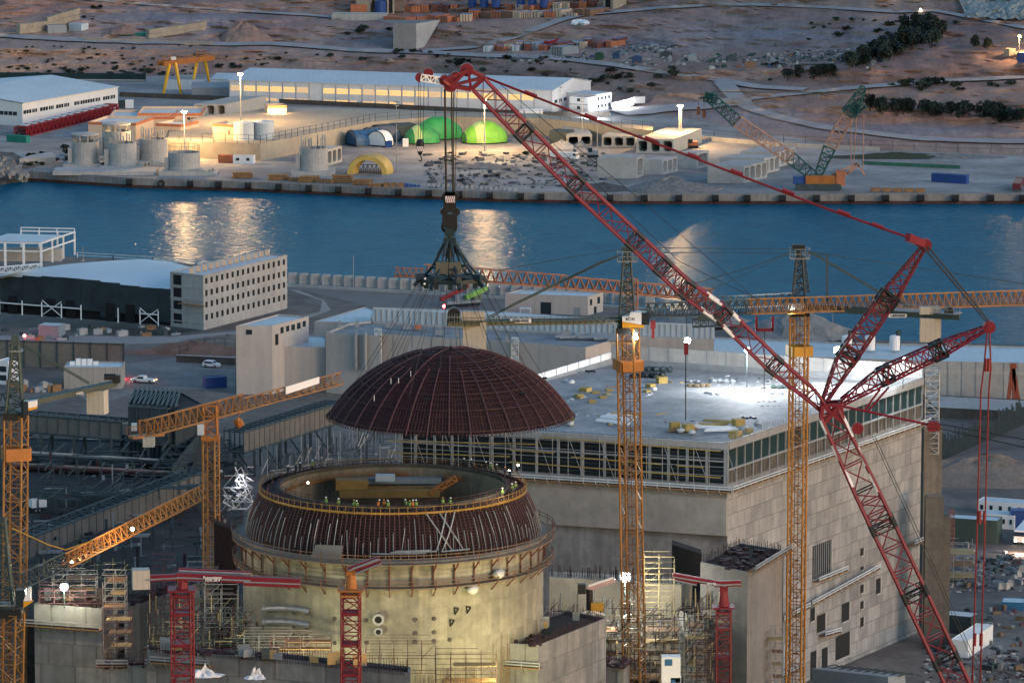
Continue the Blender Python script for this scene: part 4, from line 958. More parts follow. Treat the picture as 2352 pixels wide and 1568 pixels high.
t = Thing('green_screen_fence', 'long dark green screen at the slope toe behind the white warehouse', 'fence'); mb = MB(); a, b_ = G(-20, 184, QZ), G(335, 187, QZ); mb.beam(a+Vector((0, 0, 1.6)), b_+Vector((0, 0, 1.6)), .3, 3.2); t.part('screen', mb, mat('dark_green_screen', (.01, .04, .04), .8, var=.3)); mb = MB(); mb.beam(a+Vector((0, -2, .6)), b_+Vector((0, -2, .6)), .3, .5); t.part('kerb', mb, concL); t.done()
# row of quay bollards/low blocks
for i in range(20):
    p = G(975+i*11+random.uniform(-2, 2), 428+i*.55, QZ); mb = MB(); mb.bb(p, (1.2, 1.2, .9)); mb.bb((p.x, p.y, p.z+.9), (.8, .8, .25)); one('low_block', 'small pale concrete block in the row along the quay edge', 'block', mb, concL, 'small blocks along the quay edge')
# ================================================================ NEAR SHORE, BEHIND THE REACTOR
def onwall(P, Q, u, v):
    """fraction along the wall P->Q and height where photo point u,v meets the wall plane"""
    P, Q = Vector(P), Vector(Q); d = Q-P; n_ = Vector((d.y, -d.x, 0)); r_ = Vector(ray(u, v)); o_ = Vector((0, 0, HC))
    t_ = (P-o_).dot(n_)/r_.dot(n_); p = o_+r_*t_
    return (p-P).dot(Vector((d.x, d.y, 0)))/(d.x**2+d.y**2), p.z
def wr(P, Q, u0, vt, u1, vb):
    a = onwall(P, Q, u0, (vt+vb)/2)[0]; b_ = onwall(P, Q, u1, (vt+vb)/2)[0]; um = (u0+u1)/2
    return (a, b_, onwall(P, Q, um, vb)[1], onwall(P, Q, um, vt)[1])
def roofblock(name, label, cat, px, ztop, z0, wm, rm, lip=.5, group=None, done=True):
    """block given by its visible roof corners (photo), level ztop"""
    P_ = [G(u, v, ztop) for u, v in px]; t = Thing(name, label, cat, group); n_ = len(P_)
    c = sum(P_, Vector())/n_; I = [p+(c-p).normalized()*lip for p in P_]
    mb = MB(); vs = [(p.x, p.y, z0) for p in P_]+[tuple(p) for p in P_]; mb.add(vs, [(i, (i+1) % n_, n_+(i+1) % n_, n_+i) for i in range(n_)])
    mb.add([tuple(p) for p in P_]+[tuple(p) for p in I]+[(p.x, p.y, ztop-lip) for p in I], [(i, (i+1) % n_, n_+(i+1) % n_, n_+i) for i in range(n_)]+[(n_+i, n_+(i+1) % n_, 2*n_+(i+1) % n_, 2*n_+i) for i in range(n_)])
    t.w = t.part('wall', mb, wm); mb = MB(); mb.add([(p.x, p.y, ztop-lip) for p in I], [tuple(range(n_))]); t.part('roof', mb, rm); t.P = P_
    if done: t.done()
    return t
# four-storey concrete block with rows of square openings
t = Thing('concrete_block_building', 'unfinished four-storey concrete building with rows of dark window openings', 'building')
N_, E_, L_ = G(468, 758), G(660, 708), G(392, 749); zt = hbase(N_, 468, 632)
block(t, N_, E_, L_-N_, 10, zt, concL, whiteR, .4); H_ = zt-10
for fz in (.83, .61, .40, .17):
    for k in range(16):
        s = (k+.35)/16.2; mb = MB(); face(mb, N_, E_, s, s+.026, 10+H_*fz, 10+H_*(fz+.105), .03, .05); t.part('window', mb, hole)
for fz in (.985, .76, .54, .32, .12):
    mb = MB(); face(mb, N_, E_, 0, 1, 10+H_*fz-.2, 10+H_*fz+.12, .16, .2); face(mb, L_, N_, 0, 1, 10+H_*fz-.2, 10+H_*fz+.12, .16, .2); t.part('floor_band', mb, concL)
for k in range(4):
    mb = MB(); face(mb, L_, N_, .1, .34, 10+H_*(.07+.235*k), 10+H_*(.25+.235*k), .06, .1); t.part('stair_opening', mb, hole)
mb = MB(); face(mb, L_, N_, .3, 1.08, 10+H_*.44, 10+H_*.45, 1.2, 1.2); face(mb, L_, N_, .3, 1.08, 10+H_*.5, 10+H_*.505, 1.2, .08); t.part('scaffold_deck', mb, wood)
for k in range(13):
    p = N_+(E_-N_)*(.06+.075*k)+(L_-N_)*.5; mb = MB(); mb.bb((p.x, p.y, zt-.3), (1.3, 1.3, 1.5)); t.part('roof_stub', mb, tan)
t.done()
# dark clad hall with the pale curved roof
t = Thing('clad_hall', 'dark netted hall with a broad pale curved roof at the left edge', 'hall')
a, b_ = G(-80, 712), G(392, 749)
def YA(u): return onwall(a, b_, u, 700)
fr = [(-80, 650), (8, 639), (52, 637), (95, 636), (140, 637), (185, 641), (230, 647), (275, 654), (320, 659), (364, 665), (392, 664)]
F3 = []
for u, v in fr: s, z = onwall(a, b_, u, v); p = a+(b_-a)*s; F3.append(Vector((p.x, p.y, z)))
for i in range(len(F3)-1):
    p, q = F3[i], F3[i+1]; m = MB(); z = max(p.z, q.z); face(m, p, q, .004, .996, 12.5 if i % 3 else 11, z, .1, .3); t.part('cladding_panel', m, mat('dark_netting', (.025, .045, .055), .7, var=.45, scale=.25, lines=(3.4, 2, .8, .05)))
mb = MB()
for i, (p, q) in enumerate(zip(F3, F3[1:])): face(mb, p, q, 0, 1, 10, 12.6, -.8, .5)
t.part('base_wall', mb, hole)
bk = [(-80, 640), (8, 634), (52, 623), (95, 615), (140, 609), (185, 604.5), (230, 601), (275, 598), (335, 596), (390, 602), (450, 617)]
mb = MB(); B3 = [G(u, v, f.z+1.5) for (u, v), f in zip(bk, F3)]
for i in range(len(F3)):
    for k in range(7):
        q = k/6; p = F3[i]*(1-q)+B3[i]*q; mb.v.append((p.x, p.y, p.z+math.sin(q*math.pi)*.8+.1))
for i in range(len(F3)-1):
    for k in range(6): mb.f.append((i*7+k, (i+1)*7+k, (i+1)*7+k+1, i*7+k+1)); mb.mi.append(0)
t.part('roof', mb, mat('pale_blue_roof', (.50, .58, .64), .5, var=.1, scale=.03), smooth=True)
for u in (0, 52, 97, 142, 187, 272, 322, 364):
    s = onwall(a, b_, u, 720)[0]; p = a+(b_-a)*s; m = MB(); m.beam((p.x, p.y-1, 10), (p.x, p.y-1, 14), .3); t.part('column', m, whiteP)
for u0, u1 in ((0, 52), (52, 95), (98, 142), (142, 187), (322, 364)):
    s0, s1 = onwall(a, b_, u0, 720)[0], onwall(a, b_, u1, 720)[0]; p, q = a+(b_-a)*s0, a+(b_-a)*s1; m = MB(); m.beam((p.x, p.y-1, 13), (q.x, q.y-1, 13), .3)
    if u0 in (98, 322): m.beam((p.x, p.y-1, 10.5), (q.x, q.y-1, 14.5), .2); m.beam((p.x, p.y-1, 14.5), (q.x, q.y-1, 10.5), .2)
    t.part('brace', m, whiteP)
for u in (30, 118, 163, 254, 300): s = onwall(a, b_, u, 720)[0]; m = MB(); face(m, a, b_, s-.022, s+.022, 10, 15, .2, .2); t.part('door_opening', m, hole)
t.done()
# white steel frame at left
t = Thing('steel_frame_hall', 'open white steel frame hall under construction, far left by the water', 'steel frame')
N_ = G(95, 612, 9); zt = hbase(N_, 95, 559); Lf = G(-30, 609, 9); Bk = G(172, 585, 9)
def col_(p, q, w_=.5): m = MB(); m.beam(p, q, w_); t.part('beam' if abs(p[2]-q[2]) < 1 else 'column', m, whiteP)
for s in (0, .32, .66, 1): p = N_+(Lf-N_)*s; col_((p.x, p.y, 9), (p.x, p.y, zt), .7); p2 = p+(Bk-N_); col_((p2.x, p2.y, 9), (p2.x, p2.y, zt), .5)
for s in (.33, .66): p = N_+(Bk-N_)*s; col_((p.x, p.y, 9), (p.x, p.y, zt), .5)
for z in (zt, zt-2.4): 
    col_((N_.x, N_.y, z), (Lf.x, Lf.y, z), .4); col_((N_.x, N_.y, z), (Bk.x, Bk.y, z), .4)
q = Lf+(Bk-N_); col_((Bk.x, Bk.y, zt), (q.x, q.y, zt), .4); col_((Bk.x, Bk.y, zt+1), (q.x, q.y, zt+1), .3)
for s in (0, .33, .66, 1): p = Bk+(q-Bk)*s; col_((p.x, p.y, zt), (p.x, p.y, zt+1.01), .25)
mb = MB(); c = [(N_.x, N_.y), (Lf.x, Lf.y), (Lf.x+(Bk-N_).x*.6, Lf.y+(Bk-N_).y*.6), (N_.x+(Bk-N_).x*.6, N_.y+(Bk-N_).y*.6)]; mb.prism(c, zt+.3, zt+.5); t.part('roof', mb, whiteR)
p = G(20, 606, 9); mb = MB(); mb.bb((p.x, p.y+8, 9), (30, 5, 3.5)); t.part('inner_wall', mb, beige); t.done()
fcol('guard_rail', 'long white railing behind the pale curved roof along the water', 'railing', [G(u, v, 16) for u, v in [(178, 592), (260, 597), (350, 603), (450, 611), (520, 617)]], 1.6, 9, whiteP, .1)
one('lattice_screen', 'white sloping walkway girder above the left edge roof', 'walkway', MB().lattice(G(-20, 622, 18), G(95, 612, 18), 1.2, 1.6, 12, .12, .08), whiteP)
# big concrete sea wall blocks
protoB = None
for k in range(33):
    u = 661+k*25.6; 
    if u > 1500: break
    v = lerp_line([(661, 650), (1000, 668), (1160, 678), (1400, 696), (1500, 706)], u); p = G(u+12, v, 6.5)
    if protoB is None:
        mb = MB(); mb.prism([(-1.28, -.9), (1.28, -.9), (1.35, .2), (1.1, .9), (-1.1, .9), (-1.35, .2)], 0, 2.9); mb.bb((0, 0, 2.9), (2.0, 1.2, .15)); mb.bb((0, -.95, .2), (.3, .12, 2.3)); protoB = one('sea_wall_block', 'upright pale concrete block in the row along the near water edge', 'concrete block', mb, concL, 'row of concrete blocks along the near water edge', base=(0, 0, 0)); protoB.location = p
    else: dup(protoB, p, random.uniform(-.04, .04))
mb = MB(); Wp = [G(u, v, 6.4) for u, v in [(650, 655), (1000, 674), (1160, 684), (1500, 712)]]
for p, q in zip(Wp, Wp[1:]): mb.beam(p, q, 1.4, .8)
struct('kerb', mb, concL)
# roads on the near side
asf = mat('worn_asphalt', (.20, .195, .19), .9, var=.2, scale=.05)
def flat(name, px, z, m): mb = MB(); P_ = [G(u, v, z) for u, v in px]; mb.add([tuple(p) for p in P_], [tuple(range(len(P_)))]); return struct(name, mb, m)
flat('harbour_road', [(560, 636), (700, 652), (1000, 668), (1160, 682), (1160, 722), (900, 716), (700, 668), (560, 660)], 6.05, mat('harbour_asphalt', (.19, .17, .16), .9, var=.15, scale=.05))
flat('road', [(662, 665), (740, 690), (735, 715), (560, 758), (400, 772), (0, 770), (0, 785), (300, 790), (430, 786), (560, 775), (700, 735), (760, 712), (745, 690), (690, 668)], 10.03, mat('road_dust', (.30, .28, .265), .9, var=.15, scale=.06))
flat('road', [(285, 835), (420, 820), (470, 840), (540, 848), (540, 900), (420, 893), (300, 905), (230, 930), (150, 900)], 10.05, mat('plant_asphalt', (.25, .235, .225), .9, var=.35, scale=.12, col2=(.16, .15, .14)))
flat('road', [(2170, 1455), (2352, 1468), (2352, 1480), (2300, 1540), (2200, 1520), (2140, 1500), (2130, 1450)], 10.05, asf)
# low cream building with doors
t = Thing('low_building', 'low cream flat-roofed building with a dark door in front of the water', 'building')
N_, E_, L_ = G(1350, 724, 8), G(1385, 715, 8), G(1160, 717, 8); zt = hbase(N_, 1350, 680)
block(t, L_, N_, E_-N_, 8, zt, beige, whiteR, .3)
for r_, m in (((1242, 694, 1266, 722), glassD), ((1318, 706, 1333, 723), greyP)): windows(t, L_, N_, [wr(L_, N_, *r_)], m, name='door')
for r_ in ((1355, 687, 1360, 701), (1372, 682, 1378, 697), (1364, 704, 1370, 720)): windows(t, N_, E_, [wr(N_, E_, *r_)], glassD)
t.done()
t = Thing('transformer_box', 'pale blue-grey plant box in front of the low cream building', 'plant box'); p = G(1207, 722, 8); mb = MB(); mb.bb(p, (3.2, 1.8, 2)); t.part('casing', mb, whiteR); mb = MB(); mb.bb((p.x, p.y-.95, 8.2), (2.4, .1, 1.4)); t.part('louvre', mb, greyP); t.done()
# beige halls behind the dome
zb = 27
t = roofblock('pump_house', 'beige building with small square windows left of the suspended dome', 'building', [(542, 748), (625, 748), (709, 726), (640, 721)], 27, 10, beige, whiteR, .4, done=False)
a, b_, c = t.P[0], t.P[1], t.P[2]
windows(t, a, b_, [wr(a, b_, 565, 757, 579, 768)], glassD)
windows(t, b_, c, [wr(b_, c, 644, 751, 651, 765), wr(b_, c, 657, 748, 664, 761), wr(b_, c, 669, 745, 677, 758), wr(b_, c, 682, 741, 690, 755), wr(b_, c, 695, 737, 702, 750)], glassD)
windows(t, b_, c, [wr(b_, c, 632, 767, 639, 792)], hole, name='door'); t.done()
t = roofblock('lower_wing', 'low beige wing joining the windowed building to the main hall', 'building', [(628, 796), (748, 797), (748, 770), (700, 768)], 21, 10, beige, whiteR, .4)
for u in (720, 753):
    p = G(u, 900); mb = MB(); z = 26 if u == 753 else 21
    for dx in (-.5, .5): mb.beam((p.x+dx, p.y-.5, 10), (p.x+dx, p.y-.5, z), .12)
    for i in range(int((z-10)/.8)): mb.beam((p.x-.5, p.y-.5, 10+i*.8), (p.x+.5, p.y-.5, 10+i*.8), .1)
    one('wall_ladder', 'caged steel ladder on the beige wall, '+('left one' if u == 720 else 'at the main hall corner'), 'ladder', mb, steelG)
t = roofblock('pump_station', 'large beige pump station hall with flat membrane roof behind the dome', 'building', [(748, 763), (872, 772), (872, 766), (1190, 786), (1345, 798), (1412, 780), (1412, 752), (857, 736), (800, 742)], 25, 10, beige, membr, .5, done=False)
P_ = t.P; a, b_ = P_[0], P_[1]
for u0, u1 in ((812, 823), (833, 845)):
    s, z = onwall(a, b_, (u0+u1)/2, 847); p = a+(b_-a)*s; mb = MB(); mb.tube((p.x, p.y-.8, max(11, z)), (p.x, p.y-.8, 25.5), .55, 10); mb.tube((p.x, p.y-.8, 25.2), (p.x, p.y+1.5, 25.4), .5, 8); t.part('duct', mb, greyP)
a, b_ = P_[2], P_[3]
for k in range(7): s = .1+.14*k; mb = MB(); face(mb, a, b_, s-.002, s+.002, 10, 25, .08, .1); t.part('wall_joint', mb, greyP)
t.done()
for u, vt, vb, lb in ((868, 755, 850, 'left'), (1183, 776, 835, 'right')):
    p = G(u, 905 if lb == 'left' else 912); p = A(u, vt, P_[2].y-2 if lb == 'left' else P_[3].y-2); mb = MB(); mb.lattice((p.x, p.y, 10), (p.x, p.y, p.z), 1.6, 1.6, 14, .12, .1); 
    for i in range(14): mb.bb((p.x, p.y, 10+i*1.25), (1.5, 1.5, .12))
    one('stair_tower', f'white scaffold stair tower on the beige hall, {lb} of the sling cables', 'stair tower', mb, whiteR)
t = roofblock('ribbed_hall', 'pale hall with a ribbed grey parapet band behind the beige pump station', 'building', [(857, 738), (1430, 770), (1640, 778), (1640, 752), (1180, 716), (857, 705)], 25.0, 10, beige, whiteR, .2, done=False)
top = [G(857, 709, 28.3), G(1430, 741, 28.3), G(1640, 750, 28.3)]
mb = MB(); W2 = [(857, 737), (1430, 768), (1640, 777)]; Wp = [G(u, v, 25) for u, v in W2]
for p, q in zip(Wp, Wp[1:]): face(mb, p, q, 0, 1, 24.9, 28.3, 0, .4)
t.part('parapet_band', mb, whiteR)
for p, q, n_ in ((Wp[0], Wp[1], 44), (Wp[1], Wp[2], 16)):
    for k in range(n_): s = (k+.5)/n_; mb = MB(); face(mb, p, q, s-.0022, s+.0022, 24.9, 28.0, .14, .14); t.part('rib', mb, steelG if k % 2 else greyP)
t.done()
t = roofblock('upper_roof_block', 'pale sloping roof block at the left of the ribbed hall', 'building', [(722, 738), (850, 741), (860, 712), (840, 704)], 22, 10, beige, whiteR, .2)
random.seed(41)
mb = MB()
for i in range(26):
    u = 1270+random.uniform(0, 130); p = G(u, 768+random.uniform(-5, 8)+(u-1270)*.05, 25.2); mb.tube(p, p+Vector((random.uniform(2, 6), random.uniform(-1, 1), .1)), random.uniform(.25, .5), 6)
one('roof_pipes', 'tangle of grey pipes on the pump station roof', 'pipes', mb, greyP)
for i, (u, v) in enumerate([(820, 750), (895, 752), (935, 755), (960, 755), (1010, 768), (1050, 772), (1145, 780), (1165, 783), (780, 752), (1300, 772)]):
    p = G(u, v, 25); t = Thing('roof_unit', 'small rusty box unit on the pump station roof' if i == 3 else 'small grey ventilation unit on the pump station roof', 'roof unit', None if i == 3 else 'grey units on the pump station roof')
    mb = MB(); mb.bb(p, (random.uniform(.8, 2.2), 1.2, random.uniform(.6, 1.4))); t.part('casing', mb, brick if i == 3 else greyP); mb = MB(); mb.bb((p.x, p.y, p.z+1.3), (.5, .5, .5)); t.part('cowl', mb, greyP); t.done()
# right-hand long building, tanks
t = roofblock('long_building', 'long grey concrete building in front of the water at the right edge', 'building', [(1500, 806), (2129, 829), (2420, 834), (2420, 797), (1950, 786), (1500, 768)], 19.5, 10, concL, whiteR, .4, done=False)
a, b_ = t.P[1], t.P[2]; mb = MB(); face(mb, a, b_, 0, 1, 16.5, 17.2, .1, .2); t.part('string_course', mb, beige)
for k in range(9): s = (k+.5)/9; mb = MB(); face(mb, a, b_, s-.002, s+.002, 10, 19.5, .1, .1); t.part('wall_joint', mb, greyP)
t.done()
for i, u in enumerate((1945, 1998, 2055)):
    t = Thing('white_tank', ['white upright tank left of the red mast', 'white upright tank partly behind the red mast', 'white upright tank right of the red mast'][i], 'tank'); p = G(u, 803, 19.6)
    mb = MB(); mb.lathe(p, [(.01, 3.8), (1.15, 3.5), (1.3, 3.2), (1.3, 0)], 16); t.part('shell', mb, whiteP, smooth=False)
    mb = MB(); mb.lathe((p.x+.9, p.y, p.z+3.6), [(.5, 0), (.7, .2), (.7, 1.2)], 10, .4, 5.4); mb.beam((p.x+1.4, p.y, p.z), (p.x+1.4, p.y, p.z+3.5), .15); t.part('ladder_hoop', mb, greenD); t.done()
heap('long pale rock heap between the tower cranes by the water', 1830, 768, 17, 12, 6.5, mat('pale_rubble', (.32, .33, .33), .95, var=.35, scale=.6, bump=.5), z0=7, name='rock_heap', cat='rock heap', seed=30)
heap('grey rock heap behind the red boom by the water', 1600, 738, 14, 10, 5.5, mat('pale_rubble', (0, 0, 0)), z0=7, name='rock_heap', cat='rock heap', seed=33)
# mobile crane with red and green booms
t = Thing('mobile_crane', 'parked truck crane with a red and a lime telescopic boom below the spreader', 'mobile crane')
p0, p1 = G(1022, 706, 6.1), G(1102, 700, 6.1); d = (p1-p0).normalized(); an = math.atan2(d.y, d.x); c = (p0+p1)/2
mb = MB(); mb.box(c+Vector((0, 0, 1.3)), ((p1-p0).length, 2.8, .8), an); t.part('chassis', mb, greyP)
mb = MB(); mb.box(p1+d*-1.2+Vector((0, 0, 2.4)), (2.4, 2.6, 2.0), an); t.part('cab', mb, mat('dull_green_paint', (.16, .22, .14), .6)); mb = MB(); mb.box(c+Vector((-.5, 0, 2.4)), (4.5, 2.6, 1.8), an); t.part('superstructure', mb, greyP)
for k in range(6):
    q = p0+(p1-p0)*(.1+.16*k)
    for s in (-1.3, 1.3): mb = MB(); n2 = Vector((-d.y, d.x, 0)); mb.tube(q+n2*s+Vector((0, 0, .65)), q+n2*(s+.35)+Vector((0, 0, .65)), .62, 10); t.part('wheel', mb, black)
a, b_ = A(1012, 688, c.y-2), A(1068, 660, c.y+2); mb = MB(); mb.beam(a, b_, 1.0, 1.2); mb.beam(b_, b_+(b_-a)*.15, .6, .8); t.part('red_boom', mb, red)
a, b_ = A(1070, 683, c.y-2), A(1114, 663, c.y+2); mb = MB(); mb.beam(a, b_, 1.1, 1.3); mb.beam(b_, b_+(b_-a)*.12, .7, .9); t.part('lime_boom', mb, mat('lime_paint', (.25, .50, .10), .5)); t.done()
for u, vt, vb, lb in ((812, 589, 664, 'thin light pole in the row of sea wall blocks'), (191, 565, 600, 'thin pole rising in front of the water beside the white frame'), (1912, 720, 790, 'thin pale pole in front of the water below the orange jib')):
    p = G(u, vb, 6); t = Thing('lamp_pole', lb, 'pole'); mb = MB(); mb.tube(p, (p.x, p.y, hbase(p, u, vt)), .14, 6, .08); t.part('pole', mb, steelG); mb = MB(); mb.bb(p, (.8, .8, .4)); t.part('footing', mb, concL); t.done()
# left service yard
t = Thing('screen_fence', 'tall beige screen fence with steel posts at the left edge', 'fence'); a, b_ = G(-20, 842), G(285, 852); zt = hbase(b_, 285, 790)
mb = MB(); face(mb, a, b_, 0, 1, 10.3, zt, 0, .12); t.part('screen', mb, mat('beige_mesh', (.20, .19, .16), .9, var=.25, scale=.2, lines=(1.1, 2, .85, .08)))
for k in range(9): s = k/8; mb = MB(); face(mb, a, b_, s-.003, s+.003, 10, zt+.3, .25, .4); t.part('post', mb, steelD)
mb = MB(); face(mb, a, b_, 0, 1, zt-.2, zt+.1, .2, .2); t.part('top_rail', mb, steelD); t.done()
t = Thing('service_building', 'white boxy service building with roof units beside the red beacon', 'building'); a, b_ = G(147, 893), G(281, 893); zt = hbase(a, 147, 843)
block(t, a, b_, perp(a, b_, 9), 10, zt, beigeF, whiteR, .3)
for k in range(5): p = a+(b_-a)*(.12+.1*k)+perp(a, b_, 5); mb = MB(); mb.bb((p.x, p.y, zt-.3), (1.2, 1, random.uniform(.9, 1.8))); t.part('roof_unit', mb, whiteP)
t.done()
container('site_cabin', 'grey lean-to cabin in front of the clad hall', (88, 777), (135, 779), 3.6, greyP, 5, z0=10, roofm=whiteR, doors=False)
container('shipping_container', 'blue container standing near the beige building corner', (473, 893), (521, 890), 2.8, blue, z0=10)
t = Thing('white_cabin_stack', 'white cabin frame at the left edge behind the tall crane head', 'cabin'); a, b_ = G(-5, 882), G(20, 884); block(t, a, b_, perp(a, b_, 5), 10, 16, whiteP, whiteR, .2); windows(t, a, b_, [(.2, .8, 11+i*2.2, 12.4+i*2.2) for i in range(2)], glassD); t.done()
def vehicle(name, label, cat, p, q, kind, m, z0=10.06, lights=False, group=None, hillz=False, w_=2.0):
    """p = rear, q = front in photo coordinates, on the ground"""
    P_, Q_ = (GP(*p), GP(*q)) if hillz else (G(*p, z0), G(*q, z0)); 
    if hillz: z0 = (P_.z+Q_.z)/2
    d = (Q_-P_); L_ = d.length; d.normalize(); n_ = Vector((-d.y, d.x, 0)); t = Thing(name, label, cat, group)
    def prof(pts, hw, m, nm, mm=None):
        mb = MB(); vs = [P_+d*(x*L_)+n_*s*hw+Vector((0, 0, z)) for s in (-1, 1) for x, z in pts]; k = len(pts)
        mb.add(vs, [tuple(range(k)), tuple(range(k, 2*k))[::-1]]+[(i, (i+1) % k, k+(i+1) % k, k+i) for i in range(k)]); return t.part(nm, mb, m)
    hw = w_/2
    if kind == 'suv':
        b_ = prof([(0, .35), (1, .35), (1, .85), (.96, 1.0), (.74, 1.1), (.60, 1.68), (.12, 1.72), (0, 1.1)], hw, m, 'body'); 
        mb = MB()
        prof([(.13, 1.12), (.69, 1.12), (.585, 1.55), (.14, 1.6)], hw+.02, glassD, 'side_window'); prof([(.695, 1.12), (.745, 1.12), (.62, 1.6), (.59, 1.6)], hw-.15, glassD, 'windscreen')
        wh = (.2, .8); rad = .38
    elif kind == 'pickup':
        prof([(0, .45), (1, .45), (1, .95), (.97, 1.05), (.76, 1.12), (.68, 1.75), (.44, 1.75), (.42, 1.05), (0, 1.05)], hw, m, 'body'); prof([(.46, 1.15), (.74, 1.15), (.67, 1.62), (.46, 1.62)], hw+.02, glassD, 'side_window')
        wh = (.18, .82); rad = .42
    elif kind == 'truck':
        prof([(.78, .7), (1, .7), (1, 1.9), (.96, 3.0), (.78, 3.0)], hw, m, 'cab'); prof([(.88, 1.9), (1.005, 1.9), (.97, 2.75), (.88, 2.75)], hw+.02, glassD, 'windscreen'); prof([(0, .8), (.78, .8), (.78, 1.05), (0, 1.05)], hw*.9, steelD, 'chassis')
        prof([(0, 1.1), (.75, 1.1), (.75, 2.9), (0, 2.9)], hw, m if kind == 'truck' else m, 'cargo_body'); wh = (.12, .24, .88); rad = .5
    elif kind == 'tanker':
        prof([(.8, .7), (1, .7), (1, 1.9), (.96, 3.0), (.8, 3.0)], hw, m, 'cab'); prof([(0, .8), (.8, .8), (.8, 1.05), (0, 1.05)], hw*.8, steelD, 'chassis')
        mb = MB(); a_ = P_+Vector((0, 0, 2.1)); mb.tube(a_, a_+d*L_*.77, 1.15, 14); t.part('tank', mb, whiteP); wh = (.1, .22, .34, .9); rad = .5
    for x in wh:
        for s in (-1, 1):
            c = P_+d*(x*L_)+n_*s*(hw-.1)+Vector((0, 0, rad)); mb = MB(); mb.tube(c-n_*.13, c+n_*.13, rad, 12); w2 = t.part('wheel', mb, black); mb = MB(); mb.tube(c-n_*.15, c+n_*.15, rad*.5, 8); t.part('rim', mb, steelG, sub=w2)
    for s in (-.7, .7):
        c = Q_+n_*s*hw+Vector((0, 0, .85)); mb = MB(); mb.box(c, (.15, .3, .2), math.atan2(d.y, d.x)); t.part('headlight', mb, spotw if lights else glassD)
        c = P_+n_*s*hw+Vector((0, 0, .9)); mb = MB(); mb.box(c, (.1, .25, .2), math.atan2(d.y, d.x)); t.part('tail_light', mb, glow('tail_light_glass', (1, .35, .08), 6) if lights else red)
    return t.done()
vehicle('pickup_truck', 'white double-cab pickup with lit lamps on the plant road', 'pickup', (357, 880), (304, 877), 'pickup', whiteP, lights=True, w_=2.2)
vehicle('suv', 'white off-road car parked beside the fence near the beige building', 'car', (468, 842), (504, 844), 'suv', whiteP)
vehicle('pickup_truck', 'white pickup in the shade beneath the dark steel gallery', 'pickup', (70, 1176), (140, 1170), 'truck', whiteP, w_=2.3)
vehicle('red_truck', 'dark red truck parked at the right end of the far quay', 'truck', (2334, 441), (2344, 425), 'truck', mat('dark_red_truck', (.14, .02, .025), .5), z0=QZ+.05, w_=2.6)
vehicle('semi_truck', 'white lorry standing between the rubble heaps on the far quay', 'truck', (1266, 366), (1327, 370), 'truck', whiteP, z0=QZ+.05, w_=2.6)
vehicle('tanker_truck', 'white tanker lorry with lit lamps in front of the long hall', 'truck', (1247, 269), (1191, 269), 'tanker', whiteP, z0=QZ+.05, lights=True, w_=2.5)
vehicle('pickup_truck', 'small white car on the floodlit apron by the site office', 'car', (1372, 266), (1401, 267), 'suv', whiteP, z0=QZ+.05, w_=2.2)
fcol('yard_fence', 'post fence along the earth bank above the parked white car', 'fence', [G(412, 818, 10), G(470, 800, 11), G(540, 800, 11)], 2.6, 2.4, steelD, .07)
t = Thing('barrier_wall', 'low dark wall with a pale top behind the parked white car', 'wall'); a, b_ = G(405, 832), G(540, 838); mb = MB(); face(mb, a, b_, 0, 1, 10, 11.8, 0, .3); t.part('wall', mb, concD); mb = MB(); face(mb, a, b_, 0, 1, 11.8, 12, .2, .7); t.part('coping', mb, concL); t.done()
heap('reddish earth bank below the road, left of the beige building', 440, 812, 20, 7, 3.4, mat('red_earth', (.26, .15, .11), .95, var=.35, scale=.2, bump=.3), z0=9.7, name='earth_bank', cat='earth bank', seed=40)
heap('brown earth bank under the concrete building', 520, 790, 16, 7, 2.6, mat('brown_earth', (.24, .20, .17), .95, var=.3, scale=.2, bump=.3), z0=9.7, name='earth_bank', cat='earth bank', seed=44)
for u, v, z_, lb in ((283, 854, 14, 'red beacon lamp beside the white service building'), (56, 771, 12, 'red beacon lamp in the yard at the far left'), (1020, 703, 8, 'red lamp behind the parked truck crane')):
    p = G(u, v+16, 10); q = A(u, v, p.y); t = Thing('beacon_lamp', lb, 'beacon'); mb = MB(); mb.sphere(q, .42, 8, 6); t.part('lamp_glass', mb, redl); mb = MB(); mb.tube((q.x, q.y, 9 if u != 1020 else 6), q-Vector((0, 0, .4)), .08, 5); t.part('pole', mb, steelG); t.done(); lamp(q-Vector((0, 1, 0)), 120, (1, .05, .05), .2)
random.seed(51)
for i in range(46):
    u, v = random.uniform(0, 430), random.uniform(752, 772)+(10 if random.random() < .3 else 0); 
    if i > 30: u, v = random.uniform(20, 150), random.uniform(884, 900)
    p = G(u, v); mb = MB(); hh = random.uniform(.4, 1.8); mb.bb(p, (random.uniform(.5, 3), random.uniform(.5, 1.5), hh), random.random()); mb.bb((p.x, p.y, p.z+hh), (.4, .4, .3)); k = random.randrange(4)
    one('yard_box', ['pale', 'grey', 'tan', 'dark'][k]+' box of site material in the yard by the clad hall', 'site material', mb, [concL, greyP, wood, steelD][k], ['pale', 'grey', 'tan', 'dark'][k]+' boxes of site material')
flat('yard_ground', [(-60, 1700), (560, 1700), (560, 1030), (480, 985), (60, 960), (-60, 960)], 10.02, mat('dark_yard_patch', (.075, .065, .058), .95, var=.5, scale=.12, bump=.2))  # patch toned darker than the ground around it
roofblock('dark_filler_block', 'low dark building mass beneath the left galleries', 'dark building', [(20, 1125), (405, 1140), (470, 1015), (60, 1005)], 14.5, 10, steelD, mat('dark_roof_deck', (.022, .026, .03), .9, var=.5, scale=.4), .3)  # block added to darken the open ground under the galleries
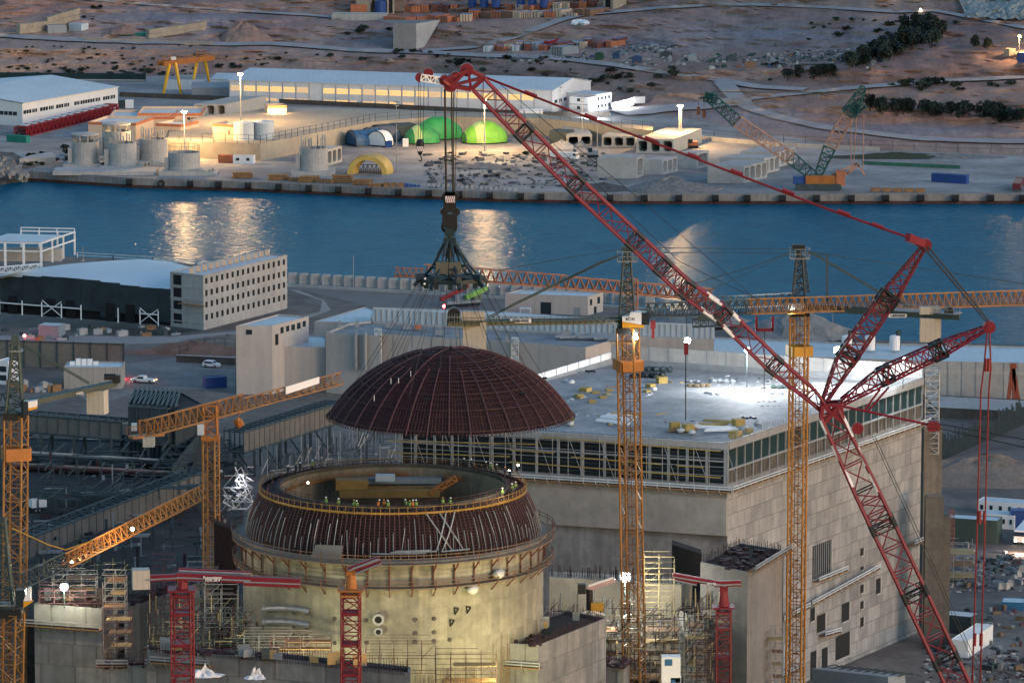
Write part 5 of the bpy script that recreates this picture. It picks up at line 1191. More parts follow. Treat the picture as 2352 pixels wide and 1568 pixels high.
# ================================================================ dark steel conveyor galleries
gp = mat('gallery_panel', (.16, .148, .135), .8, var=.25, scale=.3); gpd = mat('dark_gallery_panel', (.04, .062, .072), .7, var=.3, scale=.3)
def gallery(name, label, cat, base, topz, w_, n_, m, truss=True, zleg=None, legs=(), hrail=True):
    """clad gallery: base = two photo points with z of the lower edge of the near side"""
    (u0, v0, z0), (u1, v1, z1) = base; a, b_ = G(u0, v0, z0), G(u1, v1, z1); t = Thing(name, label, cat); D_ = perp(a, b_, w_)
    for k in range(n_):
        p, q = a+(b_-a)*(k+.04)/n_, a+(b_-a)*(k+.96)/n_; mb = MB(); mb.beam((p+q)/2-(q-p)/2+Vector((0, 0, topz/2)), (p+q)/2+(q-p)/2+Vector((0, 0, topz/2)), .12, topz*.94); t.part('side_panel', mb, m)
    mb = MB()
    for k in range(n_+1):
        p = a+(b_-a)*k/n_; mb.beam(p-Vector((0, 0, .2)), p+Vector((0, 0, topz+.1)), .25); q = p+D_; mb.beam(q, q+Vector((0, 0, topz)), .25); mb.beam(p+Vector((0, 0, topz)), q+Vector((0, 0, topz)), .25); mb.beam(p, q, .25)
        if k < n_ and truss:
            p2 = a+(b_-a)*(k+1)/n_; mb.beam(p+Vector((0, 0, topz)), p2+D_+Vector((0, 0, topz)), .16)
    for o_ in (Vector(), D_):
        for z in (0, topz): mb.beam(a+o_+Vector((0, 0, z)), b_+o_+Vector((0, 0, z)), .4)
    t.part('steel_frame', mb, steelD)
    for s in legs:
        p = a+(b_-a)*s
        mb = MB()
        for o_ in (Vector(), D_): mb.beam((p.x+o_.x, p.y+o_.y, 10), (p.x+o_.x, p.y+o_.y, p.z), .6)
        mb.beam((p.x, p.y, 10), (p.x+D_.x, p.y+D_.y, p.z), .25); t.part('trestle_leg', mb, steelD)
    return t.done()
gallery('conveyor_gallery', 'long gallery with brown-grey panels in a row, left of the sloping dark one', 'gallery', ((62, 992, 20), (278, 1010, 20)), 3.9, 5, 9, gp, legs=(.15, .5, .9))
gallery('conveyor_gallery', 'panelled gallery behind the left orange mast at the edge', 'gallery', ((-30, 985, 20), (60, 992, 20)), 3.6, 5, 4, gp, legs=(.2,))
gallery('transfer_house', 'tall dark sided transfer section with an open truss roof', 'gallery', ((296, 1010, 20), (385, 1016, 20)), 7.4, 6, 5, gpd, legs=(.5, .9))
t = roofblock('transfer_hall', 'big dark ribbed transfer building at the bend of the galleries', 'dark building', [(296, 932), (403, 941), (463, 926), (415, 900), (312, 895)], 27, 11, mat('dark_ribbed_sheet', (.03, .045, .055), .7, var=.35, scale=.2, lines=(2.2, 0, .5, .1)), mat('dark_roof_deck', (0, 0, 0)), .3, done=False)
mb = MB(); P_ = t.P; 
for k in range(11): p = P_[0]+(P_[1]-P_[0])*k/10; q = P_[4]+(P_[3]-P_[4])*k/10; mb.beam(p, p-Vector((0, .3, 15.5)), .3); mb.beam(p+Vector((0, 0, .6)), q+Vector((0, 0, .6)), .35); 
for k in range(10): mb.beam(P_[0]+(P_[1]-P_[0])*k/10+Vector((0, 0, .6)), P_[4]+(P_[3]-P_[4])*(k+1)/10+Vector((0, 0, .6)), .25)
mb.beam(P_[0]-Vector((0, .2, 7)), P_[1]-Vector((0, .2, 7)), .3); t.part('steel_frame', mb, steelD); t.done()
gallery('conveyor_gallery', 'dark gallery section descending right of the transfer section', 'gallery', ((385, 1016, 20), (470, 985, 16)), 5.5, 6, 5, gpd, legs=(.5,))
gallery('conveyor_gallery', 'grey panelled gallery climbing toward the dome from the left', 'gallery', ((560, 1040, 16), (790, 968, 16)), 4.6, 5, 20, gp, legs=(.1, .35, .6, .85))
gallery('conveyor_gallery', 'low diagonal gallery with an open grid top crossing below the orange jib', 'gallery', ((50, 1290, 14), (475, 1125, 14)), 4.2, 4.5, 26, gp, legs=(.2, .4, .6, .8, .95))
gallery('pipe_bridge', 'steep dark pipe bridge joining the transfer section to the low gallery', 'pipe bridge', ((395, 1105, 14), (470, 1010, 18)), 3, 4, 6, gpd, legs=())
for k, (v0, v1, m, lb) in enumerate([(1036, 1058, concL, 'upper pale pipe rail'), (1064, 1084, mat('salmon_pipe', (.33, .22, .19), .6), 'lower salmon pipe rail')]):
    t = Thing('pipe_rail', lb+' running under the left galleries', 'pipe rail'); a, b_ = G(30, v0, 17-k), G(400, v1, 17-k); mb = MB(); mb.tube(a, b_, .28, 8); t.part('pipe', mb, m)
    for s in (.05, .3, .55, .8, .98): p = a+(b_-a)*s; mb = MB(); mb.beam((p.x, p.y, 10), (p.x, p.y, p.z), .35); t.part('support', mb, steelD)
    mb = MB(); mb.beam(a+Vector((0, 3, -1)), b_+Vector((0, 3, -1)), 4, .5); t.part('tray', mb, mat('dark_red_tray', (.07, .015, .02), .8) if k else steelD); t.done()
mb = MB(); random.seed(61)
for i in range(240):
    u, v = random.uniform(60, 470), random.uniform(1020, 1180); v = min(v, 1150-(u-60)*.1); p = G(u, v, random.choice([14, 16, 18, 20])); L_ = random.uniform(2, 8); k = random.random()
    q = p+(Vector((L_, -L_*.12, 0)) if k < .5 else Vector((0, 0, -random.uniform(2, 5))) if k < .8 else Vector((L_*.5, 1, 2))); mb.beam(p, q, .22)
for i in range(420):
    u = random.uniform(40, 540); v = random.uniform(1150, 1330) if i % 2 else random.uniform(1000, 1150); p = G(u, v, random.choice([10, 12, 15])); L_ = random.uniform(1, 5); q = p+random.choice([Vector((L_, L_*.2, 0)), Vector((0, 0, L_)), Vector((L_*.6, -L_, L_*.3))]); mb.m = random.choice([0, 0, 1, 2]); mb.beam(p, q, random.choice([.15, .25, .6]))
struct('pipe_rack_steelwork', mb, [steelD, greyP, rust], 'stuff', label='dense dark pipe rack steelwork beneath the galleries', cat='steelwork')
mb = MB()
for i in range(200):
    u, v = random.uniform(600, 900), random.uniform(985, 1095); v = max(v, 1075-(u-600)*.28); p = G(u, v+12, random.choice([10, 12, 15])); L_ = random.uniform(2, 6); k = random.random()
    q = p+(Vector((L_, L_*.3, 0)) if k < .35 else Vector((0, 0, random.uniform(2, 7))) if k < .85 else Vector((L_*.4, 1, 3))); mb.m = random.choice([0, 0, 1]); mb.beam(p, q, .2)
struct('yard_steelwork', mb, [steelD, steelG], 'stuff', label='dark posts and steelwork in the yard left of the dome', cat='steelwork')
# ================================================================ TURBINE BUILDING
ZR = 59.0
FR, BR, BL, FL = G(1672, 1012, ZR), G(2118, 865, ZR), G(1405, 819, ZR), G(918, 967, ZR)
t = Thing('turbine_building', 'huge concrete turbine hall with a white floodlit roof and a dark louvre band', 'turbine hall')
def P2(p): return (p.x, p.y)
mb = MB(); W = [P2(FL), P2(FR), P2(BR), P2(BL)]
vs = [(x, y, z) for z in (9, 51.4) for x, y in W]; mb.add(vs, [(0, 1, 5, 4), (2, 3, 7, 6), (3, 0, 4, 7)]); t.part('front_wall', mb, conc)
wallc = mat('turbine_side_concrete', (.42, .42, .41), .9, var=.28, scale=.07, streak=.14, panel=(3.2, 2.7, .45), bump=.03)
mb = MB(); mb.add(vs, [(1, 2, 6, 5)]); sidew = t.part('side_wall', mb, wallc)
# upper plane of the front wall stands a little proud of the wall below (ledge)
s0, z0_ = onwall(FL, FR, 1370, 1209); mb = MB(); face(mb, FL, FR, -.02, 1.0, z0_, 51.3, .7, .7); t.part('upper_wall', mb, mat('upper_wall_concrete', (.35, .335, .305), .9, var=.32, scale=.08, streak=.12, bump=.05))
# roof
mb = MB(); c = (FR+BR+BL+FL)/4; I = [p+(c-p).normalized()*1.0 for p in (FL, FR, BR, BL)]; N_ = 20
for i in range(N_+1):
    for j in range(N_+1):
        a, b_ = i/N_, j/N_; p = (I[0]*(1-a)+I[1]*a)*(1-b_)+(I[3]*(1-a)+I[2]*a)*b_; mb.v.append((p.x, p.y, ZR-1.4+1.2*(1-abs(2*b_-1))))
for i in range(N_):
    for j in range(N_): mb.f.append((i*21+j, (i+1)*21+j, (i+1)*21+j+1, i*21+j+1)); mb.mi.append(0)
t.part('roof', mb, membr)
mb = MB(); Q = [FL, FR, BR, BL]
for k in range(4): p, q = Q[k], Q[(k+1) % 4]; mb.beam(p-Vector((0, 0, .9)), q-Vector((0, 0, .9)), .8, 1.2)
t.part('roof_edge', mb, steelG)
def para(p, q, z0, z1, nm, m, post=None, n_=20, off=0):
    mb = MB(); face(mb, p, q, 0, 1, z0, z1, off, .3); w_ = t.part(nm, mb, m)
    if post:
        for k in range(n_+1):
            mb = MB(); face(mb, p, q, k/n_-.0012, k/n_+.0012, z0, z1+.1, off+.06, .45); t.part('parapet_post', mb, post)
para(BL, BR, ZR-1.2, ZR+2.3, 'rear_parapet', concL, greyP, 16)
para(FL, BL, ZR-1.2, ZR+.9, 'left_parapet', whiteP, greyP, 18)
# front louvre band: dark backing, slats, grey columns, yellow scaffold tubes
mb = MB(); face(mb, FL, FR, 0, 1, 51.3, ZR-.3, -.6, .4); t.part('louvre_backing', mb, mat('dark_opening', (.015, .025, .035), .6, var=.4, scale=.2))
for k in range(9):
    z = 52+k*.75; mb = MB(); face(mb, FL, FR, 0, 1, z, z+.07, -.1, .12); t.part('louvre_slat', mb, steelD)
uc = [921, 955, 999, 1039, 1081, 1131, 1181, 1233, 1283, 1337, 1389, 1440, 1493, 1536, 1579, 1624, 1668]
for u in uc:
    s = onwall(FL, FR, u, 1050)[0]; e = .0065 if u > 925 and u < 1660 else .011; mb = MB(); face(mb, FL, FR, s-e/2, s+e/2, 51.2, ZR-.2, .35, .5); t.part('column', mb, greyP)
mb = MB(); face(mb, FL, FR, 0, 1, 55.2, 55.45, .3, .4); t.part('mid_beam', mb, steelG)
for u0, v0, u1, v1 in [(896, 1009, 1240, 1017), (896, 1036, 1176, 1045), (1247, 1000, 1660, 1033), (1176, 1030, 1278, 1037), (1176, 1057, 1660, 1094), (1318, 1046, 1524, 1063), (1559, 1066, 1621, 1070)]:
    a = onwall(FL, FR, u0, v0); b_ = onwall(FL, FR, u1, v1); n_ = Vector(((FR-FL).y, -(FR-FL).x, 0)).normalized()*1.3
    p, q = FL+(FR-FL)*a[0]+n_, FL+(FR-FL)*b_[0]+n_; p.z, q.z = a[1], b_[1]; mb = MB(); mb.beam(p, q, .17); t.part('yellow_rail', mb, mat('yellow_scaffold_tube', (.36, .27, .08), .7))
mb = MB()
for u in range(905, 1668, 36):
    s = onwall(FL, FR, u+9, 1050)[0]; n_ = Vector(((FR-FL).y, -(FR-FL).x, 0)).normalized()*1.2; p = FL+(FR-FL)*s+n_; mb.beam((p.x, p.y, 50.5), (p.x, p.y, ZR-.5), .1)
    if u % 72 < 36: q = FL+(FR-FL)*(s+.045)+n_; mb.beam((p.x, p.y, ZR-.6), (q.x, q.y, 51.2), .08)
for z in (53, 54.5, 56, 57.5): a = FL+n_; b_ = FR+n_; mb.beam((a.x, a.y, z), (b_.x, b_.y, z), .08)
t.part('scaffold_tubes', mb, greyP)
# right side band: dark glazing over ribbed strip
d = BR-FR
mb = MB(); face(mb, FR, BR, 0, 1, 53.9, ZR-.4, -.1, .4); t.part('glazing_band', mb, mat('band_glass', (.015, .04, .045), .3, var=.2))
mb = MB(); face(mb, FR, BR, 0, 1, 51.3, 53.8, -.2, .4); t.part('ribbed_strip', mb, mat('ribbed_sheet', (.12, .12, .11), .8, var=.3, lines=(.9, 1, .5, .3)))
mb = MB(); face(mb, FR, BR, 0, 1, 53.7, 54.0, .2, .3); face(mb, FR, BR, 0, 1, ZR-.5, ZR-.1, .2, .3); t.part('rail_beam', mb, greyP)
for k in range(26): s = k/25; mb = MB(); face(mb, FR, BR, s-.0016, s+.0013, 51.2, ZR-.3, .16, .3); t.part('mullion', mb, steelG)
mb = MB()
for k in range(75): s = k/74; p = FR+d*s; mb.beam((p.x, p.y, ZR-.4), (p.x, p.y, ZR+1.0), .09)
t.part('edge_stanchions', mb, greyP)
# walkways on brackets
def walkway(th, P_, Q_, s0, s1, z0, z1, w_=1.5, m=steelG, nm='walkway', rails=2, dk=blackS):
    a, b_ = Vector((P_.x, P_.y, 0))+(Vector((Q_.x-P_.x, Q_.y-P_.y, 0)))*s0, Vector((P_.x, P_.y, 0))+(Vector((Q_.x-P_.x, Q_.y-P_.y, 0)))*s1
    a.z, b_.z = z0, z1; d_ = b_-a; n_ = Vector((d_.y, -d_.x, 0)).normalized(); mb = MB(); c0, c1 = a+n_*w_/2, b_+n_*w_/2
    mb.m = 0; mb.beam(c0, c1, w_, .18); mb.m = 1; o_ = n_*(w_/2-.02)
    for k in range(rails): z = Vector((0, 0, .45+.45*k)); mb.beam(c0+o_+z, c1+o_+z, .16, .2)
    mb.m = 2; z = Vector((0, 0, .2)); mb.beam(c0+o_*.9+z, c1+o_*.9+z, .06, .35); L_ = d_.length; k = max(2, int(L_/2.2)); mb.m = 1
    for i in range(k+1): p = c0+o_+(c1-c0)*i/k; mb.beam(p, p+Vector((0, 0, 1.05)), .1); mb.beam(p-o_*.2, p-o_*1.9-Vector((0, 0, 1.2)), .12)
    return th.part(nm, mb, [wood, m, dk])
walkway(t, FL, FR, -.02, 1.02, 50.2, 50.2, 1.6, whiteR); walkway(t, FR, BR, -.01, 1.01, 50.2, 50.2, 1.5, whiteR)
def wwpx(u0, v0, u1, v1, w_=1.5, nm='walkway'):
    a, b_ = onwall(FR, BR, u0, v0), onwall(FR, BR, u1, v1); zz = (a[1]+b_[1])/2; walkway(t, FR, BR, a[0], b_[0], a[1], b_[1], w_, whiteR, nm)
for r_ in [(1785, 1425, 1845, 1393), (1850, 1389, 2006, 1304), (1866, 1335, 1932, 1308), (1880, 1460, 1916, 1450), (2085, 1252, 2118, 1236), (1766, 1560, 1830, 1530)]: wwpx(*r_)
# openings in the side wall
op = mat('opening_dark', (.02, .022, .025), .9, var=.3)
for r_, nm in [((1866, 1246, 1909, 1322), 'grille_opening'), ((1976, 1258, 1983, 1275), 'window'), ((1976, 1300, 1983, 1308), 'window'), ((1976, 1342, 1983, 1360), 'window'), ((1976, 1380, 1983, 1397), 'window'), ((1976, 1417, 1983, 1438), 'window'), ((2012, 1328, 2022, 1362), 'window'), ((1933, 1384, 1950, 1425), 'window'), ((1861, 1391, 1871, 1425), 'window'), ((1876, 1410, 1895, 1449), 'window'), ((1919, 1455, 1951, 1509), 'gate_opening'), ((1861, 1495, 1874, 1600), 'gate_opening'), ((1887, 1487, 1900, 1600), 'gate_opening')]:
    a = wr(FR, BR, *r_); mb = MB(); face(mb, FR, BR, *a, .05, .08); e = t.part(nm, mb, op)
    mb = MB(); face(mb, FR, BR, a[1]-.0005, a[1]+.0045, a[2], a[3], .12, .14); face(mb, FR, BR, a[0], a[1], a[2]-.25, a[2], .2, .2); t.part('reveal', mb, concL, sub=e)
    if nm == 'grille_opening':
        mb = MB()
        for k in range(9): s = a[0]+(a[1]-a[0])*(k+.5)/9; face(mb, FR, BR, s-.0012, s+.0012, a[2], a[3], .14, .1)
        t.part('grille_bars', mb, greyP, sub=e)
t.done()
# corner pier at the far right end with scaffold stair
t = Thing('corner_pier', 'tall grey concrete pier standing at the far right end of the turbine hall', 'pier'); p = BR+Vector((1.6, 4, 0))
mb = MB(); mb.prism([(p.x-1, p.y-3), (p.x+2.6, p.y-1), (p.x+2.6, p.y+4), (p.x-1, p.y+4)], 10, 49); t.part('shaft', mb, mat('brownish_concrete', (.17, .155, .13), .95, var=.3, scale=.2, streak=.3)); mb = MB(); mb.lattice((p.x+.5, p.y-1, 44), (p.x+.5, p.y-1, 60), 2.6, 2.6, 8, .12, .08)
for i in range(8): mb.bb((p.x+.5, p.y-1, 45+i*2), (2.6, 2.6, .1))
t.part('scaffold_tower', mb, steelG); t.done()
for i, (u, w_) in enumerate(((2141, 3.4), (2165, 2.2))):
    p = G(u, 1478, 10); mb = MB(); mb.bb(p, (w_, w_, 24 if i else 28)); mb.bb((p.x, p.y, 38 if i == 0 else 34), (w_*.8, w_*.8, .4)); one('concrete_column', ['thick brownish column right of the turbine hall foot', 'slim brown column right of the thick one'][i], 'column', mb, mat('brownish_concrete', (0, 0, 0)))
mb = MB(); p, q = G(1887, 1530, 10), G(2062, 1556, 10); t = Thing('steel_box_girder', 'large grey steel box girder lying at the foot of the turbine hall', 'girder'); a, b_ = A(1887, 1533, 838), A(2062, 1552, 815); mb.beam(a-Vector((0, 0, 3)), b_-Vector((0, 0, 3)), 3.5, 6); t.part('box', mb, greyP)
mb = MB(); mb.beam(a+Vector((0, -1.5, -2.5)), b_+Vector((0, -1.5, -2.5)), .5, .6)
for k in range(10): p = a+(b_-a)*k/9; mb.beam(p, p+Vector((2.2, 0, .6)), .18); mb.beam(p+Vector((2.2, 0, .6)), p+Vector((4.2, 0, 0)), .18)
t.part('top_frame', mb, steelD); t.done()
# roof clutter
random.seed(71); zt = ZR-.9
bagm = mat('white_bag', (.55, .56, .56), .8, var=.2); boxm = mat('yellow_crate', (.42, .30, .09), .85, var=.3)
def rp(u, v): 
    p = G(u, v, zt); return G(u, v, ZR-.9)
for u, v, k in [(1330, 918, 'c'), (1332, 921, 'c'), (1345, 906, 'c'), (1368, 911, 'c'), (1399, 904, 'c'), (1486, 906, 'c'), (1494, 894, 'c'), (1520, 881, 'c'), (1384, 921, 'c'), (1395, 914, 'c'), (1360, 930, 'c'), (1696, 979, 'c'), (1690, 1007, 'c'), (1550, 985, 'c'), (1720, 995, 'c'), (1580, 990, 'c'), (1310, 974, 'c')]:
    p = rp(u, v); t = Thing('crate', 'tan crate lying on the floodlit turbine roof', 'crate', 'tan crates on the turbine roof'); sz = random.uniform(1.1, 2.0); mb = MB(); mb.bb((p.x, p.y, p.z+.15), (sz, sz*.9, sz*.65), random.random()); t.part('box', mb, boxm); mb = MB(); mb.bb(p, (sz*.9, sz*.8, .14)); t.part('pallet', mb, wood); t.done()
for u, v in [(1342, 919), (1488, 915), (1495, 911), (1483, 918), (1636, 912), (1644, 909), (1652, 912), (1660, 908), (1630, 908), (1310, 977), (1312, 923), (1563, 993), (1589, 997), (1598, 982), (1710, 988), (1740, 975), (1300, 880), (1310, 883), (1650, 836), (1500, 900), (1668, 832)]:
    p = rp(u, v); mb = MB(); mb.rock(p+Vector((0, 0, .35)), random.uniform(.6, 1.0), .6, int(u), 9, 6); one('sand_bag', 'white bag lying on the floodlit turbine roof', 'bag', mb, bagm, 'white bags on the turbine roof', smooth=True)
for u, v, a_, L_, m in [(1416, 964, -.3, 7, whiteP), (1405, 972, -.3, 7, whiteP), (1425, 958, -.25, 6, whiteP), (1412, 938, 0, 5, whiteP), (1438, 955, -.1, 6, yellow), (1503, 934, -.25, 5, yellow), (1520, 955, .3, 3, yellow), (1640, 985, -.1, 7, whiteP), (1655, 990, .1, 6, whiteP), (1595, 983, -.1, 6, whiteP), (1630, 978, .05, 6, boxm), (1650, 971, -.2, 6, boxm), (1565, 990, .1, 5, wood)]:
    p = rp(u, v); k = 'white' if m == whiteP else 'yellow'; mb = MB(); c, s = math.cos(a_)*L_/2, math.sin(a_)*L_/2*3
    for i in range(4): mb.box((p.x+i*.15, p.y+i*.5, p.z+.12+.1*(i % 2)), (L_, .3, .2), a_*2)
    one('plank_bundle', k+' plank bundle on the turbine roof', 'plank bundle', mb, m, k+' plank bundles on the turbine roof')
for u, v, m, L_ in [(1500, 864, blackS, 3.5), (1514, 851, steelD, 4), (1478, 867, blackS, 4), (1590, 878, greyP, 2), (1605, 890, mat('brown_tarp', (.2, .14, .08), .8), 3.2), (1660, 878, greyP, 3.5), (1720, 964, blackS, 2), (1303, 910, mat('dark_blue_box', (.02, .04, .07), .6), 2.6), (1356, 855, blackS, 1.5), (1760, 930, mat('maroon_box', (.15, .02, .03), .6), 3), (1770, 941, steelD, 3), (1390, 900, greyP, 2.2), (1530, 922, greyP, 1.6), (1405, 893, brick, 1.6), (1795, 892, greenD, 3), (1790, 908, whiteR, 3)]:
    p = rp(u, v); mb = MB(); 
    for i in range(4): mb.rock(p+Vector((L_*(i/3-.5), random.uniform(-.6, .6), .3)), L_*.22, .6, i+int(u), 7, 4)
    one('site_heap', 'low dark heap of gear on the turbine roof', 'gear heap', mb, m, 'low heaps of gear on the turbine roof')
mb = MB(); random.seed(19)
for i in range(420):
    u, v = random.uniform(1290, 1860), random.uniform(850, 1000)
    if v > 975+(u-1290)*.03 or v < 880-(u-1290)*.05 or u > 1790-(v-880)*.75: continue
    mb.m = random.choice([0, 1, 2, 3]); p = rp(u, v); mb.box(p+Vector((0, 0, .12)), (random.uniform(.2, 1.3), random.uniform(.1, .5), .16), random.random()*3)
struct('roof_litter', mb, [bagm, blackS, boxm, greyP], 'stuff', label='small offcuts and litter strewn over the turbine roof', cat='litter')
# ================================================================ REACTOR
RC = A(903, 1215, 728.0); RX, RY = RC.x, 728.0
t = Thing('reactor_containment', 'round concrete containment cylinder with a truncated rebar dome ring on top', 'reactor building')
mb = MB(); n_ = 96
mb.lathe((RX, RY, 0), [(23.2, 9), (23.2, 61.1), (17.5, 61.1)], n_); t.part('cylinder_wall', mb, concR)
zlo, zhi = 57.3, 61.0; plt = mat('weathered_deck', (.20, .16, .12), .9, var=.3)
mb = MB(); mb.lathe((RX, RY, 0), [(23.2, zhi-.1), (24.9, zhi-.1), (24.9, zhi+.1), (23.2, zhi+.1)], n_); t.part('upper_platform', mb, plt)
mb = MB(); mb.lathe((RX, RY, 0), [(23.2, zlo-.1), (24.7, zlo-.1), (24.7, zlo+.12), (23.2, zlo+.12)], n_); t.part('lower_platform', mb, plt)
redst = mat('red_brown_bracket', (.13, .035, .025), .6, var=.3)
def pol(r, a, z): return Vector((RX+r*math.cos(a), RY+r*math.sin(a), z))
for i in range(44):
    a = i*math.tau/44; mb = MB()
    mb.beam(pol(23.4, a, zlo), pol(23.4, a, zhi), .2); mb.beam(pol(24.8, a, zlo-.1), pol(24.8, a, zlo+1.2), .14); mb.beam(pol(24.9, a, zhi-.6), pol(24.9, a, zhi+1.7), .10); mb.beam(pol(23.4, a, zhi-1.6), pol(24.8, a, zhi-.1), .16); mb.beam(pol(23.3, a, zlo-1.4), pol(24.6, a, zlo-.1), .14)
    t.part('bracket', mb, redst)
mb = MB()
for z, r_ in ((zlo+.6, 24.8), (zlo+1.15, 24.8), (zhi+1.0, 25.0), (zhi+1.5, 25.0)):
    for i in range(96): mb.beam(pol(r_, i*math.tau/96, z), pol(r_, (i+1)*math.tau/96, z), .09)
t.part('guard_rail', mb, mat('dull_rail', (.20, .13, .08), .8))
# upper collar of bare concrete between platform and rebar
mb = MB(); mb.lathe((RX, RY, 0), [(23.8, 61.1), (23.8, 61.45), (22.9, 61.5), (22.4, 61.5)], n_); t.part('collar', mb, mat('grey_collar', (.24, .235, .22), .9, var=.25, scale=.3, streak=.3))
# rebar ring
def rr_(z): q = max(0, (z-61.2)/(68.4-61.2)); return 22.7-2.5*q**1.7
prof = [(rr_(61.2+7.2*k/10)-.35, 61.2+7.2*k/10) for k in range(11)]
liner = mat('rebar_mesh_dark', (.035, .016, .016), .85, .1, var=.5, scale=1.5, lines=(.45, 2, .35, .35))
mb = MB(); mb.lathe((RX, RY, 0), prof, 120); t.part('inner_mesh', mb, liner)
mb = MB(); 
for i in range(180):
    a = i*math.tau/180
    pts = [pol(rr_(z), a, z) for z in (61.3, 62.4, 63.6, 65, 66.4, 67.6, 68.5)]; mb.path(pts, .075, 4)
t.part('vertical_rebar', mb, rustL)
mb = MB()
for k in range(16):
    z = 61.5+.44*k; r_ = rr_(z)+.05
    for i in range(90): mb.beam(pol(r_, i*math.tau/90, z), pol(r_, (i+1)*math.tau/90, z), .09)
t.part('hoop_rebar', mb, rust)
silv = mat('silver_sheath', (.34, .37, .39), .5, .3, var=.35, scale=2)
random.seed(81)
k_ = 0
for i in range(62):
    a = math.pi*1.0+math.pi*(i+.5)/62; z0, z1 = 61.5+random.choice([0, 0, .8]), random.uniform(64, 67.6) if i % 3 else random.uniform(63.5, 65); tilt = 0
    if i % 7 == 4: tilt = random.uniform(-.06, .06)
    mb = MB(); zs = [z0+(z1-z0)*q/5 for q in range(6)]; mb.path([pol(rr_(z)+.18, a+tilt*(z-62)/6, z) for z in zs], .06, 5); t.part('sheath_tube', mb, silv)
for a0, a1 in ((5.02, 5.13), (5.14, 4.98), (5.06, 5.2), (5.22, 5.08)):
    mb = MB(); mb.path([pol(rr_(62.4+5.6*q/6)+.3, a0+(a1-a0)*q/6, 62.4+5.6*q/6) for q in range(7)], .12, 5); t.part('sheath_tube', mb, silv)
for z, a0, a1 in ((62.5, 4.6, 4.95), (62.7, 4.72, 5.02), (62.9, 4.75, 4.98), (62.6, 5.05, 5.25)):
    mb = MB(); mb.path([pol(23.3, a0+(a1-a0)*q/6, z) for q in range(7)], .13, 5); t.part('sheath_tube', mb, silv)
# inner wall, top lip, inner gallery, floor
mb = MB(); mb.lathe((RX, RY, 0), [(17.5, 68.2), (17.5, 58), (17.3, 58), (17.3, 48)], 96); t.part('liner_wall', mb, mat('liner_wall', (.36, .29, .21), .8, var=.4, scale=.15, streak=.35))
mb = MB(); mb.lathe((RX, RY, 0), [(17.5, 68.2), (17.5, 68.75), (17.8, 68.75), (17.8, 68.1)], 96); t.part('liner_rim', mb, concD)
mb = MB(); mb.lathe((RX, RY, 0), [(17.8, 68.1), (20.4, 68.0), (20.4, 67.8)], 96); t.part('working_deck', mb, rust); mb = MB(); random.seed(12)
for i in range(260): a = i*math.tau/260; r_ = random.uniform(17.9, 20.2); mb.beam(pol(r_, a, 68), pol(r_+random.uniform(-.2, .2), a, 68+random.uniform(.4, 1.3)), .08)
t.part('starter_bars', mb, rustL)
mb = MB(); 
for i in range(64):
    a = i*math.tau/64
    mb.beam(pol(17.6, a, 68.6), pol(17.6, a, 69.4), .08)
    for z in (69.0, 69.4): mb.beam(pol(17.6, a, z), pol(17.6, a+math.tau/64, z), .06)
t.part('inner_rail', mb, rust)
mb = MB()
for i in range(96):
    a = i*math.tau/96; mb.beam(pol(20.6, a, 67.5), pol(20.6, a, 69.1), .08)
    mb.beam(pol(20.6, a, 68.1), pol(20.6, a+math.tau/96, 68.1), .22, .3)
    mb.beam(pol(20.6, a, 69.0), pol(20.6, a+math.tau/96, 69.0), .07)
t.part('yellow_edge_rail', mb, mat('dull_yellow', (.36, .20, .04), .7, var=.3))
mb = MB(); mb.lathe((RX, RY, 0), [(.1, 48.5), (17.3, 48.5)], 48); t.part('inner_floor', mb, mat('inner_floor_concrete', (.20, .165, .12), .9, var=.4, scale=.12))
for a0, a1 in ((1.75, 2.6), (2.7, 3.3), (1.45, 1.65), (.9, 1.1)):
    mb = MB(); k = 12
    for i in range(k):
        p, q = a0+(a1-a0)*i/k, a0+(a1-a0)*(i+1)/k; mb.beam(pol(16.9, p, 67.0), pol(16.9, q, 67.0), .7, .15); mb.beam(pol(16.5, p, 67.6), pol(16.5, q, 67.6), .08); mb.beam(pol(16.5, p, 67), pol(16.5, p, 67.7), .08)
    t.part('inner_gallery', mb, orange)
# cylinder details: pipes, plates, openings
def cyl(u, v, r_=23.25):   # point on the front of the cylinder
    o_ = Vector((0, 0, HC)); d_ = Vector(ray(u, v)); ox, oy = -RX, -RY
    a_ = d_.x**2+d_.y**2; b2 = ox*d_.x+oy*d_.y; c_ = ox*ox+oy*oy-r_*r_; D_ = b2*b2-a_*c_
    if D_ < 0: return None
    return o_+d_*((-b2-math.sqrt(D_))/a_)
for u, v, k in [(725, 1414, 5), (725, 1444, 5), (883, 1422, 0), (871, 1452, 0)]:
    p = cyl(u, v); 
for (u0, v0, u1, v1) in ((612, 1398, 712, 1404), (612, 1428, 712, 1436)):
    pts = []
    for k in range(7):
        q = k/6; c = cyl(u0+(u1-u0)*q, v0+(v1-v0)*q-4*math.sin(q*3.1), 23.7-.3*q); pts.append(c)
    mb = MB(); mb.path(pts, .42, 8); mb.tube(pts[0], pts[0]-(pts[1]-pts[0])*.3, .5, 10); t.part('service_pipe', mb, steelG)
for u, v, r_ in ((870, 1420, .9), (870, 1448, .65)):
    p = cyl(u, v); n_ = Vector((p.x-RX, p.y-RY, 0)).normalized(); mb = MB(); mb.tube(p-n_*.2, p+n_*.8, r_, 14); e = t.part('pipe_stub', mb, steelG); mb = MB(); mb.tube(p+n_*.8, p+n_*.84, r_*.6, 12); t.part('bore', mb, hole, sub=e)
